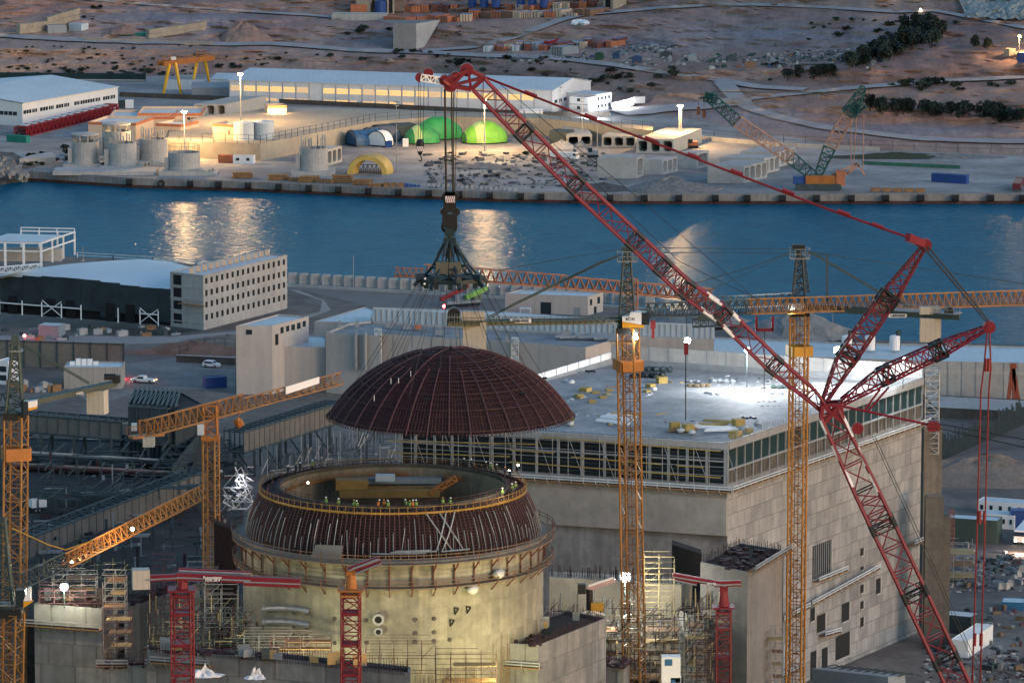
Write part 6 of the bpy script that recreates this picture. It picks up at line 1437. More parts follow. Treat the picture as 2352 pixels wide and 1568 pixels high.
for u, v in [(630, 1482), (675, 1405), (705, 1408), (675, 1438), (705, 1440), (675, 1458), (705, 1460), (768, 1420), (768, 1475), (954, 1422), (997, 1420), (954, 1453), (997, 1451), (954, 1473), (997, 1471), (1033, 1468), (840, 1424), (842, 1475), (590, 1432), (604, 1440), (590, 1468), (604, 1475)]:
    p = cyl(u, v)
    if p: n_ = Vector((p.x-RX, p.y-RY, 0)).normalized(); big = u == 630; mb = MB(); mb.tube(p, p+n_*.12, .35 if not big else .8, 10, .3 if not big else .75); t.part('wall_sleeve', mb, concD if not big else hole)
for u, v in ((1044, 1395), (1072, 1392), (1034, 1422)):
    p = cyl(u, v, 23.4); mb = MB(); a_, b2, c_ = p, cyl(u+10, v+2, 23.4), cyl(u+1, v+16, 23.4)
    if b2 and c_: mb.path([a_, b2, c_, a_], .09, 4)
    t.part('wall_bracket', mb, blackS)
mb = MB()     # starter bars fringe low on the right
random.seed(5)
for i in range(170):
    u = random.uniform(950, 1245); v = 1500; p = cyl(u, v, 23.9)
    if p: h0 = random.uniform(6, 12)+(4 if u > 1130 else 0); z = 30; mb.beam((p.x, p.y, z), (p.x+random.uniform(-.1, .1), p.y, z+h0+3), .07)
t.part('starter_bars', mb, mat('straw_rebar', (.17, .13, .08), .8))
t.done()
t = Thing('wood_shutter', 'grey plywood panel leaning on the rebar ring above the upper platform', 'shutter panel'); a = cyl(712, 1280, 24.0); b_ = cyl(783, 1285, 24.0); mb = MB(); u1 = cyl(725, 1250, 23.0); u2 = cyl(788, 1252, 23.0)
mb.add([a, b_, u2, u1, a+Vector((0, .15, -.15)), b_+Vector((0, .15, -.15)), u2+Vector((0, .15, -.15)), u1+Vector((0, .15, -.15))], [(0, 1, 2, 3), (7, 6, 5, 4), (0, 4, 5, 1), (1, 5, 6, 2), (2, 6, 7, 3), (3, 7, 4, 0)]); t.part('body', mb, mat('weathered_ply', (.20, .185, .16), .9, var=.2)); t.done()
for u, v, r_ in ((1145, 1322, 24.3), (1085, 1358, 24.2)):
    p = cyl(u, v, r_); mb = MB(); mb.rock(p+Vector((0, 0, .4)), .85, .8, 4, 9, 6); one('white_bag', 'white sack on the platform ring of the reactor, '+('upper right' if v < 1330 else 'lower one'), 'sack', mb, bagm, smooth=True)
# polar crane inside
t = Thing('polar_crane', 'yellow crane bridge inside the open reactor ring', 'crane'); a, b_ = A(780, 1134, 737), A(1010, 1132, 736)
for dy in (0, 3): mb = MB(); mb.beam(a+Vector((0, dy, 0)), b_+Vector((0, dy, 0)), .8, 1.2); t.part('girder', mb, mat('ochre_paint', (.30, .17, .05), .6, var=.3))
mb = MB(); mb.box(a+(b_-a)*.12+Vector((0, 2, 1.2)), (5, 3, 1.6)); t.part('trolley', mb, mat('dull_amber', (.34, .19, .05))); mb = MB(); mb.box(a+(b_-a)*.5+Vector((0, 6, 1.0)), (16, 2, .8)); t.part('rear_platform', mb, greyP); mb = MB(); mb.box(a+(b_-a)*.45+Vector((0, 4, 1.8)), (3, 1.6, 1.0)); t.part('winch_house', mb, whiteR)
mb = MB(); mb.lattice(b_-Vector((1.5, 0, 0)), b_+Vector((2.5, 1, 2.2)), .8, .8, 4, .12, .08); t.part('end_frame', mb, orange); t.done()
# ---------------------------------------------------------------- suspended dome
DX, DY, ZD = A(1035, 955, 728).x, 728.0, 80.1
t = Thing('dome_section', 'dark red-brown rebar dome hanging from the red crane above the reactor', 'dome'); RS, HD = 18.35, 9.7
Rs = (RS*RS+HD*HD)/(2*HD); 
def dz(r_): return math.sqrt(Rs*Rs-r_*r_)-(Rs-HD)
def dp(r_, a, o_=0): k = (Rs+o_)/Rs; return Vector((DX+r_*k*math.cos(a), DY+r_*k*math.sin(a), ZD+(dz(r_)+Rs-HD)*k-(Rs-HD)))
mb = MB(); mb.lathe((DX, DY, ZD-.05), [(RS*q/16, dz(RS*q/16)-.35) for q in range(16, 0, -1)]+[(.05, HD-.35)], 96); t.part('liner_shell', mb, mat('dome_liner', (.045, .017, .02), .8, .1, var=.55, scale=.9, col2=(.02, .010, .012)))
n1 = 36
for i in range(n1):
    a = i*math.tau/n1; r0 = .3 if i % 6 == 0 else (5 if i % 3 == 0 else 9)
    mb = MB(); mb.path([dp(r0+(RS+.5-r0)*q/9, a, .22) for q in range(10)], .10, 5); t.part('rib', mb, rustL)
mb = MB()
for k in range(1, 25):
    r_ = RS*math.sin(k/24*math.asin(RS/Rs))/math.sin(math.asin(RS/Rs)); r_ = RS*k/24; o_ = .05
    w_ = .10 if k % 3 else .2
    for i in range(72): mb.beam(dp(min(r_, RS), i*math.tau/72, o_), dp(min(r_, RS), (i+1)*math.tau/72, o_), w_)
t.part('hoop_rebar', mb, rust)
mb = MB()
for i in range(216):
    a = i*math.tau/216; r0 = 4 if i % 3 == 0 else 8; mb.path([dp(r0+(RS+.3-r0)*q/5, a, -.02) for q in range(6)], .05, 4)
t.part('mesh_rebar', mb, mat('mesh_rebar_brown', (.10, .038, .045), .8, .1, var=.3))
mb = MB(); random.seed(9)
for i in range(180):
    a = i*math.tau/180; p = dp(RS, a, .1); q = dp(RS-.9, a+.03, .1)-(Vector((0, 0, .7))); o_ = Vector((math.cos(a), math.sin(a), 0)); mb.beam(p, p+o_*.8-Vector((0, 0, .75)), .08); mb.beam(p+Vector((0, 0, -.1)), p-Vector((0, 0, .9))+o_*.2, .07)
for i in range(96): a = i*math.tau/96; mb.beam(dp(RS, a, .1)-Vector((0, 0, .45)), dp(RS, a+math.tau/96, .1)-Vector((0, 0, .45)), .1)
t.part('fringe_bars', mb, rust)
mb = MB(); 
for u_, r_ in [(4.15, 11), (4.05, 12.5), (3.9, 15.6), (3.95, 12.8)]:
    p = dp(r_, u_, .2); mb.tube(p, p+Vector((0, 0, .9)), .05, 5)
t.part('white_rods', mb, whiteP)
for k in range(6): a = k*math.tau/6+.3; p = dp(RS*.82, a, .2); mb = MB(); mb.lathe(p+Vector((0, 0, .5)), [(.35, -.12), (.45, 0), (.35, .12), (.25, 0), (.35, -.12)], 10); t.part('lifting_eye', mb, blackS)
t.done()
# ---------------------------------------------------------------- workers
vest = mat('hi_vis_vest', (.17, .30, .06), .6, var=.1); vesto = mat('orange_vest', (.8, .22, .03), .6); cloth = mat('dark_workwear', (.03, .035, .05), .9); skin = mat('skin', (.35, .2, .13), .6)
def person(label, p, rz=0, lean=0, arm=0, v_=vest, cl=cloth, hm_=whiteP):
    t = Thing('person', label, 'worker', 'hi-vis workers on the reactor ring', base=tuple(p)); x, y, z = p; c, s = math.cos(rz), math.sin(rz)
    def L(a, b_, d): return Vector((x+a*c-b_*s, y+a*s+b_*c, z+d))
    J = [(0, 0, .95, .15), (0, lean*.12, 1.2, .16), (0, lean*.25, 1.42, .17), (0, lean*.28, 1.54, .065), (0, lean*.32+.02, 1.68, .105), (0, lean*.33+.01, 1.76, .09)]
    vs = [L(a, b_, d) for a, b_, d, _ in J]; rad = [q[3] for q in J]; ed = [(0, 1), (1, 2), (2, 3), (3, 4), (4, 5)]
    for sx in (-1, 1):
        b0 = len(vs); lg = [(sx*.1, 0, .86, .10), (sx*.13, .04, .48, .07), (sx*.14, 0, .09, .05), (sx*.14, .16, .04, .045)]; vs += [L(a, b_, d) for a, b_, d, _ in lg]; rad += [q[3] for q in lg]; ed += [(0, b0), (b0, b0+1), (b0+1, b0+2), (b0+2, b0+3)]
        b0 = len(vs); am = arm if sx > 0 else 0; ar = [(sx*.2, lean*.25, 1.4, .065), (sx*.27, lean*.3+.05+am*.15, 1.13, .05), (sx*.25, lean*.4+.22+am*.2, 1.0+am*.25, .038), (sx*.25, lean*.4+.31+am*.2, .98+am*.27, .04)]; vs += [L(a, b_, d) for a, b_, d, _ in ar]; rad += [q[3] for q in ar]; ed += [(2, b0), (b0, b0+1), (b0+1, b0+2), (b0+2, b0+3)]
    me = bpy.data.meshes.new('body'); me.from_pydata([v-Vector(p) for v in vs], ed, []); o = bpy.data.objects.new('body', me); COL.objects.link(o)
    sk = o.modifiers.new('skin', 'SKIN'); 
    for i, sv in enumerate(me.skin_vertices[0].data): sv.radius = (rad[i], rad[i]); sv.use_root = (i == 0)
    su_ = o.modifiers.new('sub', 'SUBSURF'); su_.levels = 1; su_.render_levels = 1; me.materials.append(cl)
    mb = MB(); 
    prof = [(.24, .98), (.25, 1.2), (.27, 1.38), (.20, 1.5), (.1, 1.52)]
    for k, (r_, z_) in enumerate(prof):
        for i in range(12): a = i*math.tau/12; mb.v.append(tuple(L(r_*math.cos(a), r_*.8*math.sin(a)+lean*.22*(z_-.9)*1.6, z_)))
    for k in range(4):
        for i in range(12): mb.f.append((k*12+i, k*12+(i+1) % 12, (k+1)*12+(i+1) % 12, (k+1)*12+i)); mb.mi.append(0)
    t.part('vest', mb, v_, smooth=True); q = L(0, lean*.32+.02, 1.72); mb = MB(); mb.lathe(q, [(.15, 0), (.16, .01), (.135, .03), (.125, .09), (.08, .15), (.01, .17)], 12); t.part('helmet', mb, hm_, smooth=True)
    r_ = t.done(); o.parent = r_; return r_
random.seed(3)
front = [(889, .2), (899, .1), (940, 0), (947, .3), (953, 0), (961, 0), (1023, .1), (1035, 0), (876, .5), (826, .2), (833, .4)]
for i, (u, ln) in enumerate(front):
    d_ = (u-903)/14.88; a = -math.acos(max(-1, min(1, d_/19.2))); p = pol(random.uniform(18.4, 20.0), a, 68.1); person('worker in a green vest standing on the near side of the reactor ring' if i % 4 else 'worker in an orange vest on the near side of the reactor ring', p, random.uniform(0, 6.2), ln+.3*random.random(), random.random(), vest if i % 4 else vesto, hm_=whiteP if i % 3 else yellow)['group'] = 'green-vested workers on the ring' if i % 4 else 'orange-vested workers on the ring'
for u, ln in ((733, .4), (706, .1), (1175, .3), (1182, .3), (1146, .2)):
    d_ = (u-903)/14.88; a = -math.acos(max(-1, min(1, d_/19.3)))*.9; person('worker in a yellow-green vest on the side of the reactor ring', pol(19.3, a, 68.1), random.uniform(0, 6), ln, .5, vest, cl=mat('grey_workwear', (.12, .12, .12), .9))['group'] = 'workers at the sides of the reactor ring'
for u in (655, 672, 683, 709, 1065, 1081, 1115, 1127, 1139, 1160, 1172):
    d_ = (u-903)/14.88; a = math.acos(max(-1, min(1, d_/19.2))); q = pol(19.2, a, 68.1); person('worker standing on the far side of the reactor ring', q, random.uniform(0, 6), random.random()*.3, random.random(), vest if u in (709, 1127) else cloth, hm_=whiteP if u % 2 else yellow)['group'] = 'workers on the far side of the reactor ring'
for u, v in ((707, 1108), (1170, 1080), (1190, 1068)):
    p = A(u, v, 728 if u < 800 else 735); mb = MB(); mb.sphere(p, .16, 8, 6); lb = {707: 'welding light at the left of the reactor ring', 1170: 'orange grinding glow behind the ring on the right', 1190: 'torch glow at the far right of the ring'}[u]; one('work_light', lb, 'work light', mb, spotw)
# ================================================================ CRANES
TX = Vector
def text_on(s, c, size, m, parent, rx=R(90), rz=0, name='lettering', z=.02):
    cu = bpy.data.curves.new(name, 'FONT'); cu.body = s; cu.size = size; cu.align_x = 'CENTER'; cu.align_y = 'CENTER'; cu.extrude = .02; cu.offset = size*.02
    o = bpy.data.objects.new(name, cu); COL.objects.link(o); bpy.context.view_layer.update(); dg = bpy.context.evaluated_depsgraph_get(); me = bpy.data.meshes.new_from_object(o.evaluated_get(dg)); bpy.data.objects.remove(o)
    me.materials.clear(); me.materials.append(m); o = bpy.data.objects.new(name, me); COL.objects.link(o); o.parent = parent; o.location = Vector(c)-parent.location; o.rotation_euler = (rx, 0, rz); return o
# ---- big red crawler crane
YB = 728.0
redm = mat('crane_red', (.22, .010, .024), .5, var=.22, scale=.5, streak=.1); redd = mat('crane_dark_red', (.17, .013, .022), .55, var=.25, scale=.5)
t = Thing('crawler_crane', 'giant red lattice crane holding the dome, its boom crossing the whole right half', 'crawler crane')
def splice(c, d_, w_, h_, r_):
    mb = MB(); x = d_.cross(Vector((0, 1, 0))).normalized()*w_/2; y = Vector((0, 1, 0))*h_/2
    for sx in (-1, 1):
        for sy in (-1, 1): q = c+x*sx+y*sy; mb.tube(q-d_*.9, q+d_*.9, r_, 8)
    for k in (-.8, .9):
        for sy in (-1, 1): mb.beam(c-x+y*sy+d_*k, c+x+y*sy+d_*k, .2)
        for sx in (-1, 1): mb.beam(c+x*sx-y+d_*k, c+x*sx+y+d_*k, .14)
    mb.beam(c-x-y-d_*.8, c+x-y+d_*.9, .12); mb.beam(c-x+y+d_*.9, c+x+y-d_*.8, .12); return mb
def sect(a, b_, w_, h_, seg, m, nm='boom_section', w2=None, h2=None, rc=.24, rb=.075, lab=None):
    mb = MB(); mb.lattice(a, b_, w_, h_, seg, rc, rb, w2=w2, h2=h2, up=(0, 1, 0)); return t.part(nm, mb, m, label=lab)
# jib from joint (1888,926) to head (1083,185)
def JP(u0, v0): return A(u0, v0, YB+ (u0-1036)*.012)
jts = [(1098, 192), (1203, 303), (1321, 423), (1458, 552), (1521, 612), (1577, 664), (1660, 722), (1778, 838), (1862, 905)]
Jw = 2.45
for i, (p, q) in enumerate(zip(jts, jts[1:])):
    a, b_ = JP(*p), JP(*q); L_ = (b_-a).length; d_ = (b_-a).normalized(); w_ = Jw
    if i == 0: sect(a, b_, Jw, 2.6, 4, redm, 'jib_section')
    elif i == len(jts)-2: sect(a, b_, Jw, 2.6, 3, redm, 'jib_section', 1.9, 2.2)
    else: sect(a, b_, Jw, 2.6, max(3, int(L_/2.9)), redm, 'jib_section')
    if i:
        mb = splice(a, d_, Jw, 2.6, .3); t.part('splice_frame', mb, blackS)
def band(a, b_, w_, h_, s0, s1, k, r_=.27):
    a, b_ = Vector(a), Vector(b_); d_ = (b_-a).normalized(); x = d_.cross(Vector((0, 1, 0))).normalized(); y = x.cross(d_).normalized()
    mb = MB()
    for yy in (-.5, .5): c0 = a+(b_-a)*s0+x*w_*k+y*h_*yy; mb.tube(c0, a+(b_-a)*s1+x*w_*k+y*h_*yy, r_, 8)
    t.part('white_band', mb, whiteP)
a, b_ = JP(*jts[5]), JP(*jts[6]); 
for s0, s1, k in ((.55, .95, -.5), (.45, .8, .5)): band(a, b_, Jw, 2.6, s0, s1, k, .24)
a, b_ = JP(*jts[6]), JP(*jts[7])
for s0, s1, k in ((.1, .3, -.5), (.0, .2, .5)): band(a, b_, Jw, 2.6, s0, s1, k, .24)
JT = JP(1885, 928)
sect(JP(1862, 905), JT+Vector((.3, 0, -.5)), 1.9, 2.2, 1, redm, 'jib_foot', 1.2, 2.4)
# jib head
h0 = JP(1098, 192); mb = MB(); up_, lo_ = JP(1112, 178), JP(1082, 205); top = JP(1075, 160); nose = JP(1018, 183); low = JP(1035, 197)
for dy in (-1.3, 1.3):
    o_ = Vector((0, dy, 0))
    for p, q, w_ in ((up_, top, .5), (lo_, low, .5), (top, nose, .45), (top, low, .4), (up_, lo_, .4), (nose, low, .4), (top, lo_, .35), (up_, low, .3)): mb.beam(p+o_, q+o_*.7, w_)
for p in (up_, top, nose, low): mb.beam(p-Vector((0, 1.3, 0)), p+Vector((0, 1.3, 0)), .4)
t.part('jib_head', mb, redm)
for u, v, r_ in ((1072, 160, 1.0), (1035, 195, 1.05), (1047, 176, .8), (1021, 184, .8)):
    c = JP(u, v); mb = MB(); mb.tube(c-Vector((0, .9, 0)), c+Vector((0, .9, 0)), r_, 18); mb.tube(c-Vector((0, 1.1, 0)), c+Vector((0, 1.1, 0)), r_*.4, 12); t.part('sheave', mb, redm)
mb = MB(); a, b_ = JP(1020, 186), JP(966, 178); mb.lattice(a, b_, 1.0, 1.2, 5, .12, .09, up=(0, 1, 0)); t.part('fly_tip', mb, [whiteP])
for u, v, r_ in ((984, 168, .75), (964, 178, .7), (993, 180, .45)): c = JP(u, v); mb = MB(); mb.tube(c-Vector((0, .5, 0)), c+Vector((0, .5, 0)), r_, 14); t.part('sheave', mb, redm)
# main boom from joint down to off-frame foot
B0, B1 = A(1905, 948, YB+10), A(2372, 1935, YB+4)
d_ = (B1-B0); Lb = d_.length
def bp_(s): return B0+d_*s
sp = [0, .16, .335, .46, .59, .72, .85, 1.0]
# find joint fractions from the photo rows of the black splices
def sv(v): 
    lo, hi = 0.0, 1.0
    for _ in range(40):
        m_ = (lo+hi)/2; p = bp_(m_); f = p.y*cP+(HC-p.z)*sP; vv = CY+FPX*((HC-p.z)*cP-p.y*sP)/f
        if vv < v: lo = m_
        else: hi = m_
    return lo
js = [sv(x) for x in (948, 1122, 1204, 1360, 1512, 1668, 1820)]+[1.0]
Bw, Bh = 3.6, 3.4
for i, (s0, s1) in enumerate(zip(js, js[1:])):
    L_ = (bp_(s1)-bp_(s0)).length; last = i == len(js)-2
    sect(bp_(s0), bp_(s1), Bw if i else 3.0, Bh, max(3, int(L_/3.3)), redm, 'boom_section', w2=None if i and not last else (Bw if not last else 2.0), h2=None, rc=.33, rb=.095)
    if i > 1:
        dd = d_.normalized(); mb = splice(bp_(s0), dd, Bw, Bh, .42); t.part('splice_frame', mb, blackS)
L0 = sv(1122)
for s0, s1, k in ((.02, .2, .5), (.35, .55, .5), (.68, .9, .5), (.12, .36, -.5), (.5, .74, -.5), (.84, 1.08, -.5)): band(B0, bp_(L0), 3.35, Bh, s0, s1, -k, .3)
# knuckle between boom and jib
mb = MB(); K0 = A(1888, 928, YB+10); K1 = A(1930, 925, YB+10)
for dy in (-1.6, 1.6):
    o_ = Vector((0, dy, 0)); 
    for p, q in ((K0, K1), (K0, bp_(.012)+Vector((-1.7, 0, 0))), (K1, bp_(.012)+Vector((1.7, 0, 0))), (K0, bp_(.02)+Vector((1.5, 0, 0))), (K1, bp_(.02)+Vector((-1.5, 0, 0)))): mb.beam(p+o_, q+o_, .5)
mb.beam(K0-Vector((0, 1.6, 0)), K0+Vector((0, 1.6, 0)), .6); mb.beam(K1-Vector((0, 1.6, 0)), K1+Vector((0, 1.6, 0)), .6)
t.part('knuckle', mb, redm)
mb = MB(); c = A(1970, 983, YB+8); mb.tube(c-Vector((0, .4, 0)), c+Vector((0, .4, 0)), .9, 16); t.part('sheave', mb, redm)
mb = MB(); mb.sphere(A(1840, 880, YB+6), .01, 4, 3)
# two A-frame masts above the knuckle
def amast(base, mid, tip, wm_, m, nm):
    a, b_, c = base, mid, tip
    mb = MB(); mb.lattice(a, b_, .8, 2.4, 4, .17, .09, w2=wm_, h2=3.0, up=(0, 1, 0)); mb.lattice(b_, b_+(c-b_)*.55, wm_, 3.0, 7, .18, .09, w2=wm_*.85, h2=2.6, up=(0, 1, 0)); mb.lattice(b_+(c-b_)*.55, c, wm_*.85, 2.6, 5, .17, .09, w2=.5, h2=1.6, up=(0, 1, 0)); t.part(nm, mb, m)
    for q in (0, .5): p = b_+(c-b_)*q; dd = (c-b_).normalized(); mb = MB(); mb.lattice(p-dd*.8, p+dd*1.4, wm_*1.0, 2.9, 2, .22, .12, up=(0, 1, 0)); t.part('splice_frame', mb, blackS)
T1, T2 = A(2125, 562, YB+12), A(2272, 750, YB+10)
amast(A(1895, 918, YB+10), A(1945, 820, YB+11), T1, 2.9, redd, 'rear_mast'); amast(A(1935, 922, YB+10), A(2030, 862, YB+10), T2, 2.5, redm, 'lower_mast')
for c, r_ in ((T1, 1.0), (T2, .95)): mb = MB(); mb.tube(c-Vector((0, .9, 0)), c+Vector((0, .9, 0)), r_, 16); mb.tube(c-Vector((0, 1.05, 0)), c+Vector((0, 1.05, 0)), r_*.55, 12); t.part('sheave', mb, redm)
for a, b_ in (((1986, 940), (2022, 893)), ((1994, 943), (2042, 888))): mb = MB(); mb.tube(A(*a, YB+9), A(*b_, YB+9), .18, 6); t.part('strut', mb, redm)
# pendants and ropes
def cable(th, pts, r_, m, nm='rope', Y=None, knots=()):
    P_ = [A(u, v, Y if Y else YB+8) for u, v in pts]; mb = MB(); mb.path(P_, r_, 5)
    for s in knots:
        a, b_ = P_[0], P_[-1]; p = a+(b_-a)*s; dd = (b_-a).normalized(); mb.tube(p-dd*1.0, p+dd*1.0, r_*2.2, 6)
    th.part(nm, mb, m)
for dy in (-1, 1): cable(t, [(1100, 172+dy*1.0), (1360, 274+dy), (1600, 365+dy), (1900, 480+dy), (2085, 545+dy)], .13, redm, 'pendant_bar', YB+4+dy, [.12, .26, .40, .5, .6, .72, .85, .93])
mb = MB(); a, b_ = A(2085, 545, YB+4), A(2120, 560, YB+10); mb.beam(a, b_, .8, 1.2); t.part('pendant_link', mb, redm)
for du, dy in ((-7, 0), (-4, .8), (5, 0), (8, .8)): cable(t, [(2125+du, 566), (2272+du*.6, 742)], .09, blackS, 'luffing_rope', YB+10+dy)
for du in (-9, 9): cable(t, [(2270+du*.3, 762), (2268+du*.9, 845), (2262+du, 900), (2252+du, 1250), (2238+du, 1700)], .14, redm, 'pendant_bar', YB+8, [.08, .45, .75, .98])
cable(t, [(1932, 932), (1995, 945), (2135, 975)], .2, redm, 'pendant_bar', YB+9)
mb = MB(); p = A(2144, 977, YB+9); mb.box(p, (2.2, 1.5, .5)); mb.box(p+Vector((0, 0, -.6)), (1.8, 1.5, .4)); mb.box(p+Vector((0, 0, .5)), (1.6, 1.5, .4)); mb.box(p, (.5, 1.2, 1.6)); t.part('sheave_block', mb, redm)
for v0, v1 in ((973, 1010), (984, 1028)): cable(t, [(2158, v0), (2360, v1), (2460, v1+18)], .08, blackS, 'luffing_rope', YB+9)
for (a, b_) in (((1118, 190), (1880, 905)), ((1125, 184), (1890, 900))): pass
for k, (u0, v0, u1, v1) in enumerate([(1150, 195, 1460, 450), (1175, 240, 1560, 600), (1460, 450, 1740, 690), (1560, 600, 1745, 690)]): cable(t, [(u0, v0), (u1, v1)], .05, blackS, 'thin_rope', YB+6)
cable(t, [(2003, 1000), (2105, 1225), (2235, 1520), (2290, 1700)], .05, blackS, 'thin_rope', YB+6); cable(t, [(2009, 1000), (2112, 1225), (2243, 1520), (2298, 1700)], .05, blackS, 'thin_rope', YB+6)
# crawler base, below the frame
F_ = bp_(1.0); mb = MB(); mb.box(F_+Vector((3, 0, 0)), (12, 6, 3)); t.part('superstructure', mb, redm)
for dy in (-4.5, 4.5): mb = MB(); mb.box((F_.x, F_.y+dy, (F_.z-1.5+10)/2), (13, 1.8, max(1.5, F_.z-1.5-10))); t.part('crawler_track', mb, blackS)
root_crane = t.done()
# ---- hook block, rigging
HX, HY = A(1035, 500, YB).x, YB
t = Thing('hoist_tackle', 'black hook block with a red and white striped plate on the hoist ropes', 'hook block')
for u0, u1, r_ in ((1021, 1024, .12), (1023, 1026, .08), (1037, 1040, .12), (1041, 1043, .08), (1050, 1045, .05)): cable(t, [(u0, 205), (u1, 442)], r_, blackS, 'hoist_rope', YB)
p = A(1033, 470, YB); mb = MB(); mb.box(p+Vector((0, 0, 1.4)), (1.5, 1.4, 1.4)); mb.box(p, (1.9, 1.8, 2.2)); mb.box(p-Vector((0, 0, 2.4)), (2.3, 1.9, 2.0)); mb.box(p-Vector((0, 0, 3.6)), (1.3, 1.2, .8)); t.part('block_body', mb, blackS)
mb = MB(); pl = A(1034, 458, YB-1.05); mb.box(pl, (1.45, .06, 1.0)); pp = t.part('warning_plate', mb, whiteP)
mb = MB()
for k in range(5): x = pl.x-.72+.3*k; mb.add([(x, pl.y-.05, pl.z-.5), (x+.13, pl.y-.05, pl.z-.5), (min(x+.43, pl.x+.72), pl.y-.05, pl.z+.5), (min(x+.3, pl.x+.72), pl.y-.05, pl.z+.5)], [(0, 1, 2, 3)])
t.part('red_stripes', mb, redm, sub=pp)
for u, v, r_ in ((1026, 452, .8), (1042, 452, .8), (1020, 486, .6), (1048, 486, .6)): c = A(u, v, YB-.3); mb = MB(); mb.tube(c-Vector((0, .4, 0)), c+Vector((0, .4, 0)), r_, 14); t.part('sheave', mb, blackS)
mb = MB(); c = A(1032, 500, YB); mb.tube(c, A(1032, 512, YB), .35, 8); q = A(1032, 512, YB)
for s in (-1, 1): 
    pts = [q+Vector((s*(.1+1.0*math.sin(k/8*2.6)), 0, .3-1.1*(1-math.cos(k/8*2.2)))) for k in range(9)]; mb.path(pts, .22, 7)
t.part('double_hook', mb, blackS); t.done()
t = Thing('aux_hook', 'small round black hook ball with a striped band hanging from the jib tip', 'hook block')
for u0, u1 in ((961, 961), (965, 966), (974, 972)): cable(t, [(u0, 184), (u1, 330)], .045, blackS, 'hoist_rope', YB)
c = A(965, 330, YB); mb = MB(); mb.lathe(c-Vector((0, 0, .3)), [(.02, -1.6), (.3, -1.3), (.45, -.9), (.62, -.2), (.62, .5), (.45, .9), (.02, 1.0)], 16); t.part('ball', mb, blackS); mb = MB(); mb.box(c+Vector((0, -.62, -.75)), (.95, .06, .75)); e = t.part('band', mb, whiteP)
mb = MB(); x0 = c.x-.45; z0 = c.z-.75
for k in range(4): mb.add([(x0+.24*k, c.y-.66, z0-.37), (x0+.24*k+.1, c.y-.66, z0-.37), (min(x0+.24*k+.3, x0+.9), c.y-.66, z0+.37), (min(x0+.24*k+.2, x0+.9), c.y-.66, z0+.37)], [(0, 1, 2, 3)])
t.part('red_stripes', mb, redm, sub=e)
mb = MB(); mb.path([c+Vector((.25*math.sin(k*.7), 0, -2.0-.35*(1-math.cos(k*.7)))) for k in range(7)], .1, 6); t.part('hook', mb, blackS); t.done()
# spreader
t = Thing('lifting_spreader', 'dark blue-black pyramid lifting frame spreading cables over the dome', 'lifting frame')
bs = mat('spreader_blue_black', (.02, .045, .06), .5, .2, var=.3, scale=.6); q = A(1033, 530, YB); ctr = A(1033, 640, YB); zf = ctr.z
mb = MB(); mb.box(q, (1.5, 1.4, 1.6)); mb.box(q-Vector((0, 0, 1.6)), (1.9, 1.6, 1.2)); mb.tube(A(1033, 516, YB), A(1033, 655, YB), .32, 8); t.part('central_column', mb, bs)
NA = 8; Rf = 4.8
for k in range(NA):
    a = k*math.tau/NA+.25; mb = MB(); o_ = Vector((math.cos(a), math.sin(a), 0)); p0 = q-Vector((0, 0, 1.6))+o_*.7; p1 = Vector((HX, HY, zf+2.0))+o_*2.9; p2 = Vector((HX, HY, zf))+o_*Rf
    mb.tube(p0, p0+(p1-p0)*.55, .28, 7); mb.tube(p0+(p1-p0)*.5, p1, .18, 6); mb.tube(p1, p2, .2, 6); t.part('strut', mb, bs)
    mb = MB(); pa = Vector((HX, HY, zf))+o_*1.0; mb.beam(pa, p2+o_*.6, .6, .7); mb.beam(p2+o_*.3, p2+o_*1.0-Vector((0, 0, .9)), .5, .5); t.part('radial_arm', mb, bs)
    mb = MB(); a2 = a+math.tau/NA; p3 = Vector((HX+Rf*math.cos(a2), HY+Rf*math.sin(a2), zf)); mb.beam(p2, p3, .5, .6); mb.beam(Vector((HX+2.9*math.cos(a), HY+2.9*math.sin(a), zf+1.8)), Vector((HX+2.9*math.cos(a2), HY+2.9*math.sin(a2), zf+1.8)), .3); t.part('ring_beam', mb, bs)
    if k in (4, 5, 6, 7): c = p2+Vector((0, -.5, .6)); mb = MB(); mb.box(c, (1.3, .8, 1.0), a); t.part('hoist_drum', mb, bs)
for dx in (-1.3, .7): mb = MB(); mb.box((HX+dx, HY-2.2, zf+2.0), (1.9, 1.2, 1.8)); t.part('power_unit', mb, mat('olive_unit', (.12, .12, .09), .7))
mb = MB(); 
for k in range(12): a = k*math.tau/12; mb.box((HX+4.3*math.cos(a), HY+4.3*math.sin(a), zf-.75), (.7, .7, .8))
t.part('end_blocks', mb, bs)
for u, v in ((976, 640), (975, 652)): c = A(u, v, YB-5); mb = MB(); mb.sphere(c, .18, 6, 5); t.part('work_light', mb, whiteP)
for k in range(24):
    a = k*math.tau/24+.1; o_ = Vector((math.cos(a), math.sin(a), 0)); p0 = Vector((HX, HY, zf-1))+o_*(Rf*.75 if k % 2 else Rf+.6); r_ = RS*(.80 if k % 2 == 0 else .5); p1 = dp(r_, a, .3)
    mb = MB(); mb.tube(p0, p1, .035, 4); t.part('sling_cable', mb, blackS)
t.done()
